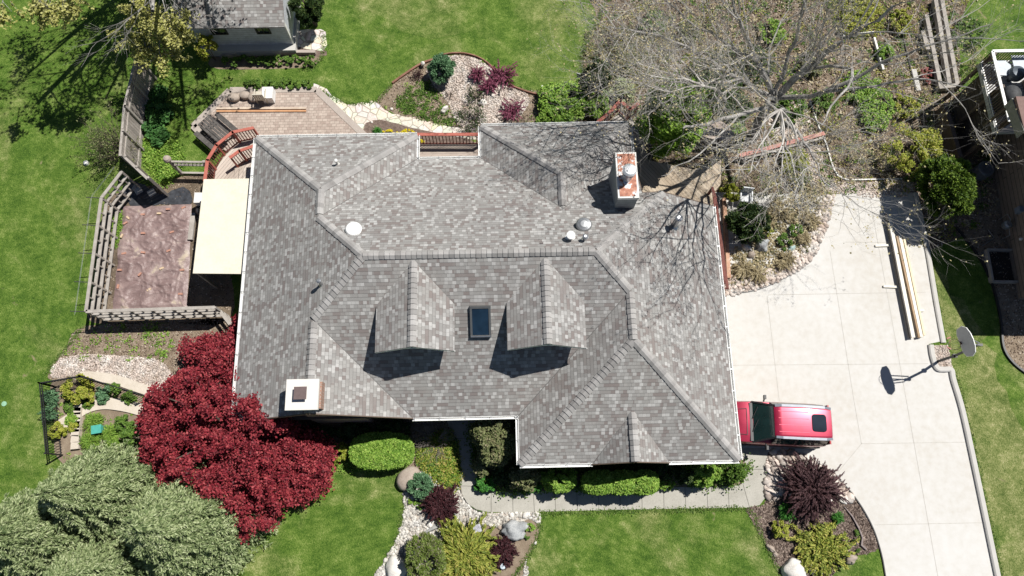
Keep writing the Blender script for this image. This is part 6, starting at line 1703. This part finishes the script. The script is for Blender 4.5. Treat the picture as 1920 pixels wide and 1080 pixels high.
smalltree('dense clipped dark evergreen beside the garden shed', 577, 8, 31, 40, 2.6, L_DARK, 15000, .06, 'evergreen_tree', out=.8, el=2.0, cr=.25, K=70, inner=.7, low=-.6)
shrub('bright green pointed shrub at the corner of the garden shed', 392, 94, 19, 1.7, L_YEL, 3200, .06, rpy=22, K=30, out=.7)
shrub('round green conifer standing in the gravel island', 829, 131, 22, 1.25, L_BLUE, 7000, .055, K=50, cr=.28, el=2.6, out=.6, name='round_conifer')
for px, py, r, l in ((895, 140, 18, 'magenta shrub spilling over the gravel island'), (940, 145, 34, 'largest magenta shrub right of the gravel island'), (960, 205, 26, 'magenta shrub above the rear roof corner'), (915, 160, 20, 'magenta sprig between the brown stone and the largest magenta shrub')):
    fountain(l, px, py, r, .65, L_MAG, n=70, w_=.016, name='barberry_shrub', cat='shrub', group='magenta shrubs by the gravel island', sub=4, subl=.09)
# bright ground cover bed behind the house
for i, (px, py, r, h, l) in enumerate([(1035, 190, 28, .7, 'bright green bush at the left end of the rear green bed'), (1075, 185, 34, .8, 'bright green bush around the white globe lights'), (1110, 190, 30, .8, 'bright green bush beside the zigzag railing'),
                                        (1060, 215, 26, .7, 'bright green bush touching the rear gutter'), (1030, 222, 22, .6, 'low bright green bush near the gutter left end')]):
    shrub(l, px, py, r, h, L_BRIGHT, 3600, .075, 'bushes of the rear green bed', K=40, cr=.3)
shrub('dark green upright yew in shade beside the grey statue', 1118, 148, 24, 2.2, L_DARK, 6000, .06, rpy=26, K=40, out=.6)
shrub('cream variegated bush above the zigzag railing', 1168, 170, 22, .8, leafmat('cream_leaf', [(.20, .26, .10), (.42, .46, .26), (.60, .60, .42)], .2, 2), 2600, .06, K=30)
bareshrub('leafless shrub left of the gravel path end', 1150, 130, 36, 1.5, TWIG, 18, 3, leaf=L_BUDP, nl=500)
bareshrub('purple twigged shrub by the rear lawn edge', 1150, 75, 40, 1.4, L_PURS, 22, 4)
bareshrub('dark leafless bush behind the tall board fence', 210, 262, 34, 2.0, BARKD, 26, 5, r0=.018, leaf=L_OLIVE, nl=900)
bareshrub('smaller dark leafless bush where fence meets the lawn', 200, 285, 24, 1.6, BARKD, 20, 6, leaf=L_OLIVE, nl=500)
bareshrub('fine leafless shrub at the front wall above the ground cover', 812, 822, 34, .9, surf('grey_twig', [(.20, .17, .16), (.34, .30, .28)], 3, .9, 3), 30, 7, depth=3, r0=.011)
bareshrub('blackish leafless bush in the stones before the rear railing', 885, 222, 30, .8, BARKD, 24, 8, depth=2, leaf=L_DARK, nl=700)
bareshrub('dark little bush in the gravel island centre', 842, 176, 9, .4, BARKD, 12, 9, depth=1)
bareshrub('dark little bush right of the gravel island centre', 892, 180, 14, .5, BARKD, 14, 10, depth=2, leaf=L_DARK, nl=260)
bareshrub('small dark reddish bush on the weedy island bed', 783, 140, 10, .4, BARKD, 12, 11, depth=1, leaf=L_PURP, nl=160)
# front of the house
shrub('clipped bright green hedge mound on the front lawn edge', 717, 846, 56, 1.15, L_BRIGHT, 34000, .055, rpy=32, K=260, cr=.2, lump=.05, inner=.8, out=.9, el=1.8, flat=.9, name='hedge', cat='hedge', low=-.3)
shrub('small yellow green shrub between red maple and clipped hedge', 636, 850, 17, .8, L_YEL, 2000, .07, rpy=20, K=24)
shrub('low yellowish seedling bush touching the red maple', 612, 868, 14, .4, L_YEL, 900, .06, K=16)
shrub('tall olive green viburnum at the inner roof corner', 926, 822, 38, 2.4, L_OLIVE, 24000, .07, rpy=48, K=190, cr=.24, lump=.2, inner=.5, name='tall_shrub')
shrub('lower olive lobe of greenery under the viburnum', 905, 872, 22, 1.1, L_OLIVE, 3600, .07, rpy=20, K=34)
shrub('vivid emerald bush at the bend of the front walk', 912, 905, 20, .6, L_EMER, 3200, .06, rpy=17, K=30)
shrub('vivid emerald tuft along the front walk below olive leaves', 998, 914, 18, .5, L_EMER, 2200, .06, rpy=10, K=20)
shrub('olive brown bush under the front gutter corner', 982, 896, 28, 1.5, L_OLIVE, 7000, .065, rpy=24, K=60)
shrub('mid green bush between the olive bush and clipped front hedge', 1048, 899, 32, 1.4, L_BRIGHT, 9000, .06, rpy=23, K=60)
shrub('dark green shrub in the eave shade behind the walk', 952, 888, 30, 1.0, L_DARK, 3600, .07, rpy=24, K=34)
for i, (px, r, l) in enumerate([(1122, 27, 'clipped front hedge segment at the left end of the row'), (1165, 24, 'clipped front hedge segment second in the row'), (1205, 22, 'clipped front hedge segment third in the row')]):
    shrub(l, px, 905, r + 2, 1.6, L_BRIGHT, 16000, .055, 'clipped hedge row by the front walk', rpy=20, K=60, cr=.3, lump=.05, inner=.7, out=.8, name='hedge', cat='hedge')
shrub('low scrappy green bush at the right end of the hedge row', 1250, 910, 16, .5, L_BRIGHT, 1500, .055, rpy=9, K=20)
shrub('slender dark shrub casting leafy shade on the front walk', 1283, 893, 14, 1.5, L_DARK, 1500, .08, rpy=13, K=20)
shrub('light green shrub near the right end of the hedge bed', 1318, 890, 26, 1.4, L_BRIGHT, 8000, .055, rpy=22, K=60, lump=.25)
shrub('feathery green shrub at the right front roof corner', 1368, 885, 25, 1.1, L_MID, 6000, .05, rpy=19, K=50, el=2.4, out=.6)
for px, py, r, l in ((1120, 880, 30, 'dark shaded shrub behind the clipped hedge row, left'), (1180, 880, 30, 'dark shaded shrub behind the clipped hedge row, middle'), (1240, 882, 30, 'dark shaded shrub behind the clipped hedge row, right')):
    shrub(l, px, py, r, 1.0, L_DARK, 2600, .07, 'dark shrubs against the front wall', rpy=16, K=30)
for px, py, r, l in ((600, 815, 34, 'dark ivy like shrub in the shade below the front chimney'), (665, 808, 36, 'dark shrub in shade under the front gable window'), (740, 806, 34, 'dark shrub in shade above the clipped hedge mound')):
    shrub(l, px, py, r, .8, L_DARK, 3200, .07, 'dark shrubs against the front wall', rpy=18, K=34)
shrub('round blue green dwarf conifer beside the smooth boulder', 789, 912, 21, .75, L_BLUE, 7500, .045, K=60, cr=.3, el=2.0, out=.9, lump=.05, inner=.75, name='round_conifer')
fountain('low dark maroon lace leaf maple by the front walk', 826, 944, 33, .85, L_PURP, n=420, w_=.02, name='maroon_maple', cat='shrub', sub=6, subl=.09)
fountain('small dark maroon lace leaf bush by the grey boulder', 942, 1034, 27, .7, L_PURP, n=300, w_=.02, name='maroon_maple', cat='shrub', sub=6, subl=.09)
shrub('tiny green sprig left of the maroon maple', 772, 941, 7, .2, L_BRIGHT, 300, .05, K=8, stem=False); shrub('tiny green sprig below the blue green conifer', 788, 948, 8, .2, L_MID, 300, .05, K=8, stem=False)
shrub('mossy round bush with bare grey top at the bottom edge', 797, 1046, 36, 1.5, L_MOSS, 15000, .045, rpy=42, K=100, cr=.22, el=2.2, out=.9, lump=.08, inner=.75)
fountain('golden green thread leaf grass mound at the bottom edge', 872, 1044, 66, .9, L_GOLD, n=420, w_=.03, name='thread_cypress', cat='shrub', sub=4, subl=.18)
shrub('round green tuft right of the grey streaked boulder', 993, 988, 9, .3, L_BRIGHT, 700, .045, K=14, stem=False); shrub('small green tuft just below the round one', 988, 1005, 6, .2, L_MID, 300, .045, K=8, stem=False)
fountain('large spiky dark purple barberry in the corner bed', 1522, 916, 56, 1.25, L_PURS, n=900, w_=.013, name='barberry_shrub', cat='shrub', sub=4, subl=.10, droop=.4)
bareshrub('bare purple stems inside the dark barberry', 1512, 925, 30, 1.2, L_PURP, 40, 13, depth=2, r0=.014)
fountain('golden spreading juniper at the bottom of the corner bed', 1543, 1030, 56, .6, L_GOLD, n=190, w_=.04, name='spreading_juniper', cat='shrub', sub=7, subl=.12)
fountain('dark green lily clump left in the corner bed', 1476, 958, 17, .45, L_EMER, n=150, w_=.014, name='lily_clump', cat='plant', sub=2, subl=.12)
shrub('small yellow green globe shrub in the corner bed', 1463, 992, 15, .55, L_YEL, 2400, .05, K=26)
fountain('upright green tuft right of centre in the corner bed', 1571, 971, 11, .4, L_EMER, n=130, w_=.014, name='lily_clump', cat='plant', sub=2, subl=.12)
for px, py, r, l in ((1606, 999, 6, 'tiny green plant beside the winding branch, upper'), (1601, 1016, 6, 'tiny green plant beside the winding branch, lower'), (1608, 1034, 6, 'tiny round green plant above the tan boulder')):
    shrub(l, px, py, r, .15, L_MID, 260, .04, 'tiny plants in the corner bed', K=8, stem=False)
# fenced bed
for px, py, r, h, mt, l in ((140, 728, 22, .9, L_YEL, 'yellow green rose bush inside the iron fence corner'), (158, 745, 15, .8, L_YEL, 'small lime bush below the rose bush'), (196, 735, 13, .5, L_BLUE, 'blue green cushion beside the curved path, upper'), (193, 745, 11, .4, L_BLUE, 'blue green cushion beside the curved path, lower'),
                            (110, 808, 15, .5, L_YEL, 'lime bush at the left end of the curved path'), (175, 791, 20, .5, L_BRIGHT, 'grassy clump above the teal cover'), (170, 827, 22, .5, L_BRIGHT, 'grassy clump below the teal cover'), (206, 813, 19, .5, L_BRIGHT, 'grassy clump right of the teal cover'),
                            (212, 832, 18, .45, L_BRIGHT, 'grassy clump nearest the pale spruce'), (235, 795, 16, .7, L_MID, 'green bush tucked under the red maple'), (245, 820, 16, .8, L_MID, 'darker green bush tucked under the red maple'), (95, 745, 18, .8, L_BLUE, 'blue green yucca bush inside the left iron fence'), (92, 775, 17, .8, L_BLUE, 'second blue green bush inside the left iron fence'),
                            (135, 785, 12, .3, L_BRIGHT, 'low green sprig between path and fence'), (132, 762, 12, .3, L_MID, 'low green sprig above the curved path'), (168, 722, 14, .4, L_YEL, 'lime sprig by the upper fence line'), (215, 732, 12, .4, L_MID, 'green sprig right of the blue green cushion'),
                            (140, 800, 10, .3, L_YEL, 'lime sprig between the path end and the block wall'), (243, 745, 12, .3, L_MID, 'dark green sprig by the red maple edge'), (165, 757, 10, .25, L_MID, 'small green sprig on the curved path edge')):
    if 'grassy' in l: fountain(l, px, py, r, h, mt, n=190, w_=.012, name='grass_clump', cat='plant', sub=2, subl=.12)
    elif 'yucca' in l or 'second blue' in l: fountain(l, px, py, r, h, mt, n=120, w_=.02, name='yucca', cat='plant', sub=2, subl=.16)
    else: shrub(l, px, py, r, h, mt, int(r * r * 7), .055, K=24)
# hostas and row plants
for i, (px, py, r, l) in enumerate([(298, 180, 15, 'dark green hosta at the top of the fence row'), (288, 203, 18, 'dark green hosta second along the fence'), (302, 215, 17, 'dark green hosta third along the fence'), (288, 240, 17, 'dark green hosta above the lowest one'), (300, 255, 15, 'dark green hosta lowest by the fence')]):
    shrub(l, px, py, r, .45, L_HOSTA, 420, .20, 'hostas along the board fence', name='hosta', cat='plant', K=40, cr=.35, el=1.2, flat=.5, stem=False)
k = 0
for (x0_, x1_, y_, n_) in ((424, 585, 113, 11), (468, 578, 157, 8)):
    for i in range(n_):
        px = x0_ + (x1_ - x0_) * i / (n_ - 1)
        shrub('leafy green perennial in the row below the shed edging' if y_ < 130 else 'leafy green perennial in the row above the patio', px, y_ + (i % 2) * 2, 9, .35, L_MID, 520, .06, 'perennials below the shed edging' if y_ < 130 else 'perennials above the patio', name='perennial', cat='plant', K=12, stem=False)
fountain('spiky green plant behind the red railing bed', 708, 247, 11, .4, L_EMER, n=90, w_=.014, name='lily_clump', cat='plant', sub=2, subl=.12)
for px, l in ((730, 'yellow flowers at the left, under the rear gutter'), (765, 'yellow flowers at the right, under the rear gutter'), (787, 'yellow flowers behind the first railing balusters')):
    shrub(l, px, 250 if px < 780 else 268, 17 if px < 780 else 10, .35, L_FLOW, 700, .05, 'yellow flowers by the rear gutter', rpy=6, name='flower_patch', cat='flowers', K=16, stem=False)
# driveway side bed
shrub('light green dwarf conifer beside the slatted chair', 1368, 362, 15, .9, L_YEL, 3400, .05, K=30, el=2.2, out=.7)
shrub('dark green mugo pine between driveway bed stones and house', 1402, 422, 36, 1.6, L_DARK, 9000, .06, rpy=32, K=60, el=3.0, out=.8, cr=.25)
shrub('lime green sprig on the right side of the dark pine', 1440, 434, 9, .5, L_YEL, 600, .05, K=12)
shrub('fresh green tuft in the middle of the dry grasses', 1492, 430, 13, .35, L_MID, 900, .05, K=16)
shrub('fresh green tuft above the turquoise stone', 1470, 452, 14, .3, L_MID, 900, .05, K=16)
shrub('green shrub at the foot of the bare tree, near the white timber line', 1483, 200, 24, 1.0, L_MID, 3000, .06, K=36)
shrub('green undergrowth bush behind the small landing', 1378, 250, 20, .6, L_BRIGHT, 1800, .06, K=24)
shrub('green undergrowth bush below the slanting red bench', 1492, 305, 24, .8, L_YEL, 2000, .05, K=30)
shrub('olive bush beside the pale woodchip path', 1500, 330, 20, .7, L_OLIVE, 1800, .05, K=24)
for i, (px, py, r, l) in enumerate([(1615, 165, 34, 'patch of bright green perennials beside the leaf litter bed'), (1645, 195, 32, 'patch of bright green perennials middle of the woodland bed'), (1640, 225, 26, 'patch of bright green perennials lowest in the woodland bed'), (1610, 20, 30, 'lime green perennials at the top edge of the woodland'), (1590, 45, 20, 'lime green perennials just left of the top edge patch'), (1660, 100, 16, 'narrow strip of green perennials by the white timber')]):
    shrub(l, px, py, r, .45, L_BRIGHT if i not in (3, 4) else L_YEL, 3200, .065, 'green perennials on the woodland floor', K=50, cr=.22, stem=False, name='perennial', cat='plant')
for i, (px, py, r, l) in enumerate([(1330, 215, 30, 'dead leafless bush under the white bare limb'), (1375, 120, 40, 'leafless brush left of the bare tree trunk'), (1560, 240, 34, 'dead brush between white timber line and green perennials'), (1600, 300, 34, 'dead brush above the end of the driveway'), (1520, 380, 30, 'leafless bush at the driveway bed corner'), (1450, 360, 34, 'leafless bush behind the slatted chair'), (1670, 310, 28, 'dead brush left of the chartreuse shrub'), (1840, 110, 26, 'leafless climber against the raised deck')]):
    bareshrub(l, px, py, r, 1.1, TWIG, 18, 20 + i, leaf=L_BUDP, nl=350, depth=2, r0=.012)
shrub('reddish seedlings in the timber bed by the raised deck', 1737, 140, 12, .25, leafmat('red_seedling', [(.18, .04, .03), (.34, .10, .09), (.42, .20, .18)], .1, 2), 900, .05, rpy=16, K=20, stem=False)
for i, (px, py, r, l) in enumerate([(1328, 190, 44, 'dark bush added as shade left of the bare tree trunk'), (1372, 205, 34, 'dark bush added as shade right at the bare tree trunk'), (1345, 140, 44, 'dark bush added as shade above the trunk of the bare tree'), (1410, 120, 34, 'dark bush added as shade under the upper limbs of the bare tree')]):
    shrub(l, px, py, r, .8, L_DARK, 2600, .075, 'dark bushes added as shade round the bare tree', K=60, cr=.3)  # dark foliage added to stand in for deep shade by the trunk
for i, (px, py, r, mt, l) in enumerate([(1170, 110, 26, L_OLIVE, 'olive undershrub at the left edge of the bare tree crown'), (1225, 45, 26, L_MID, 'green undershrub below the top left twigs of the bare tree'), (1290, 60, 24, L_OLIVE, 'olive undershrub between two upper limbs of the bare tree'), (1450, 60, 26, L_BRIGHT, 'bright green undershrub at the top, right of the upright limbs'),
        (1520, 120, 24, L_OLIVE, 'olive undershrub right of the main fork of the bare tree'), (1545, 190, 22, L_MID, 'green undershrub right of the white timber line'), (1700, 200, 24, L_YEL, 'yellow green seedlings below the pale slab'), (1690, 40, 22, L_YEL, 'yellow green seedlings left of the long timber beds'), (1820, 60, 34, L_MID, 'patchy green growth between the timber beds and the raised deck')]):
    shrub(l, px, py, r, .6, mt, 1700, .06, 'undershrubs on the woodland floor', K=40, cr=.2, inner=.3)
# dry grasses near the driveway
for i, (px, py, r, l) in enumerate([(1520, 415, 20, 'straw coloured grass clump nearest the driveway curve'), (1508, 447, 14, 'straw coloured grass clump below the nearest one'), (1475, 485, 20, 'straw coloured grass clump below the turquoise stone'), (1465, 497, 10, 'little upright straw tuft'), (1395, 505, 24, 'straw coloured grass clump near the timber border'), (1460, 395, 26, 'straw coloured grass clump behind the dark pine'), (1420, 515, 20, 'flattened straw grass near the gravel edge')]):
    fountain(l, px, py, r, .4, L_STRAW, n=90, w_=.012, name='dry_grass', cat='ornamental grass', sub=2, subl=.16, group='dry grasses by the driveway')

# ------------------------------------------------------------------ ground layer (stuff)
def litter(name, poly, n, size, mat, el=1.3, z=.012, holes=(), zr=.02, up=.85):
    rng = R(); XY = scatter(poly, n, rng, holes)
    P3 = np.concatenate([XY, z + zr * rng.random((len(XY), 1))], 1)
    v, f = leafquads(P3, size, el, None, rng, up); o = npmesh(name, mat, v, f); o['kind'] = 'stuff'; return o
def weeds(name, poly, n, size, mat, rng=None, k=26, spread=.10, h=.08, holes=()):
    rng = R(); XY = scatter(poly, n, rng, holes); idx = np.repeat(np.arange(len(XY)), k)
    sc = rng.uniform(.4, 1.4, len(XY))[idx][:, None]
    q = rng.normal(size=(len(idx), 2)) * spread * sc
    P3 = np.concatenate([XY[idx] + q, .015 + h * rng.random((len(idx), 1)) * sc], 1)
    v, f = leafquads(P3, size, 1.6, None, rng, .4); o = npmesh(name, mat, v, f); o['kind'] = 'stuff'; return o
litter('leaf_litter', b_wood, 42000, .075, L_LITT, holes=[drive])
litter('leaf_litter', b_pool, 2500, .06, L_LITT)
litter('mulch_chips', b_east, 16000, .05, leafmat('chip', [(.06, .04, .032), (.15, .11, .09), (.34, .27, .22)], 0, 1), 2.2, holes=[b_grass2])
litter('mulch_chips', b_neigh, 5000, .06, L_LITT)
litter('garden_debris', b_isl, 7000, .05, L_LITT, 1.6)
litter('garden_debris', b_sidemulch, 7000, .045, L_LITT, 1.6)
litter('garden_debris', b_front, 4000, .045, L_LITT, 1.6)
weeds('woodland_weeds', b_wood, 800, .06, L_MID, holes=[drive])
weeds('woodland_moss', b_wood, 520, .055, L_YEL, k=24, spread=.14, holes=[drive])
weeds('woodland_straw', b_wood, 420, .08, L_STRAW, k=20, spread=.16, holes=[drive])
weeds('woodland_weeds', outline([(1355, 330), (1530, 330), (1540, 400), (1500, 480), (1380, 530), (1365, 440)], 4), 150, .05, L_OLIVE, k=22)
weeds('dry_tufts', outline([(1375, 480), (1420, 400), (1530, 340), (1545, 400), (1500, 480), (1420, 530), (1370, 530)], 4), 260, .07, L_STRAW, k=22, spread=.12)
ISW = outline([(740, 200), (760, 170), (800, 150), (830, 200), (862, 232), (800, 228)], 4)
weeds('bed_weeds', ISW, 170, .05, L_MID, k=20, spread=.09); weeds('bed_weeds', b_isl, 90, .05, L_BRIGHT, k=20, spread=.09, holes=[b_islg])
weeds('bed_weeds', outline([(110, 690), (170, 620), (320, 612), (300, 680), (200, 670)], 4), 60, .055, L_BRIGHT, k=18, spread=.09)
weeds('bed_weeds', b_iron, 60, .05, L_BRIGHT, k=18, spread=.09)
weeds('pale_weeds', outline([(1250, 60), (1100, 60), (1120, 170), (1240, 150)], 4), 260, .06, L_OLIVE, k=22, spread=.14)
GC = outline([(790, 830), (842, 812), (856, 850), (858, 905), (845, 915), (820, 900), (790, 870)], 4)
weeds('ground_cover', GC, 520, .055, leafmat('cover_leaf', [(.05, .13, .02), (.14, .25, .03), (.30, .34, .05), (.46, .36, .12)], .2, 1.6), k=30, spread=.10, h=.14)
weeds('ground_cover', outline([(600, 850), (700, 868), (765, 880), (745, 880), (640, 880), (600, 868)], 3), 130, .05, L_BRIGHT, k=24, spread=.08, h=.1)
weeds('ground_cover', outline([(215, 405), (232, 400), (226, 450), (212, 460)], 3), 60, .05, L_BRIGHT, k=24, spread=.07, h=.08)
weeds('ground_cover', outline([(268, 268), (340, 272), (330, 330), (300, 340)], 3), 220, .06, L_BRIGHT, k=26, spread=.13, h=.12)
weeds('hedge_undergrowth', b_foot, 420, .06, L_MID, k=26, spread=.13, h=.3)
weeds('woodland_green', outline([(1560, -20), (1640, -30), (1650, 60), (1600, 70), (1570, 50)], 3), 120, .07, L_YEL, k=26, spread=.14, h=.25)
# tufted edges of the lawn along beds and paving
def fringe(pts, n, closed=False, w_=.07):
    rng = R(); sp = spline(gp(pts), 6, closed); S = np.array([(p.x, p.y) for p in sp]); seg = np.diff(S, axis=0); L = np.linalg.norm(seg, axis=1); c = np.cumsum(L) / L.sum()
    i = np.searchsorted(c, rng.random(n)); f = rng.random((n, 1)); P2 = S[i] + seg[i] * f + rng.normal(size=(n, 2)) * w_
    return np.concatenate([P2, .02 + .03 * rng.random((n, 1))], 1)
FR = [fringe(p, n) for p, n in (([(158, 612), (122, 655), (95, 690), (90, 705)], 900), ([(590, 868), (650, 880), (735, 876), (765, 915), (757, 960), (745, 1010), (722, 1060)], 2400), ([(1005, 963), (1150, 959), (1300, 956), (1400, 956), (1425, 1000), (1450, 1050), (1468, 1085)], 3400),
      ([(1010, 965), (1012, 985), (1005, 1015), (985, 1050), (960, 1090)], 1200), ([(602, 170), (650, 194), (690, 192), (706, 190), (736, 158)], 1200), ([(1722, 400), (1740, 470), (1756, 560), (1772, 640)], 900), ([(1790, 700), (1810, 770), (1832, 870), (1853, 970), (1880, 1090)], 2200),
      ([(930, 130), (960, 160), (1010, 172), (1060, 178), (1095, 165)], 900), ([(604, 60), (606, 95), (590, 125), (560, 130)], 700), ([(1110, 175), (1090, 110), (1120, 40), (1150, -40)], 2600))]
P3 = np.concatenate(FR); rng = R(); P3 = P3[::2]; v, f = leafquads(P3, .03, 3.0, None, rng, .6); o = npmesh('grass_fringe', leafmat('grass_blade', [(.05, .12, .015), (.11, .20, .03), (.24, .30, .09)], .3, 1), v, f); o['kind'] = 'stuff'
for o in bpy.data.objects:
    if '_o' in o: del o['_o']
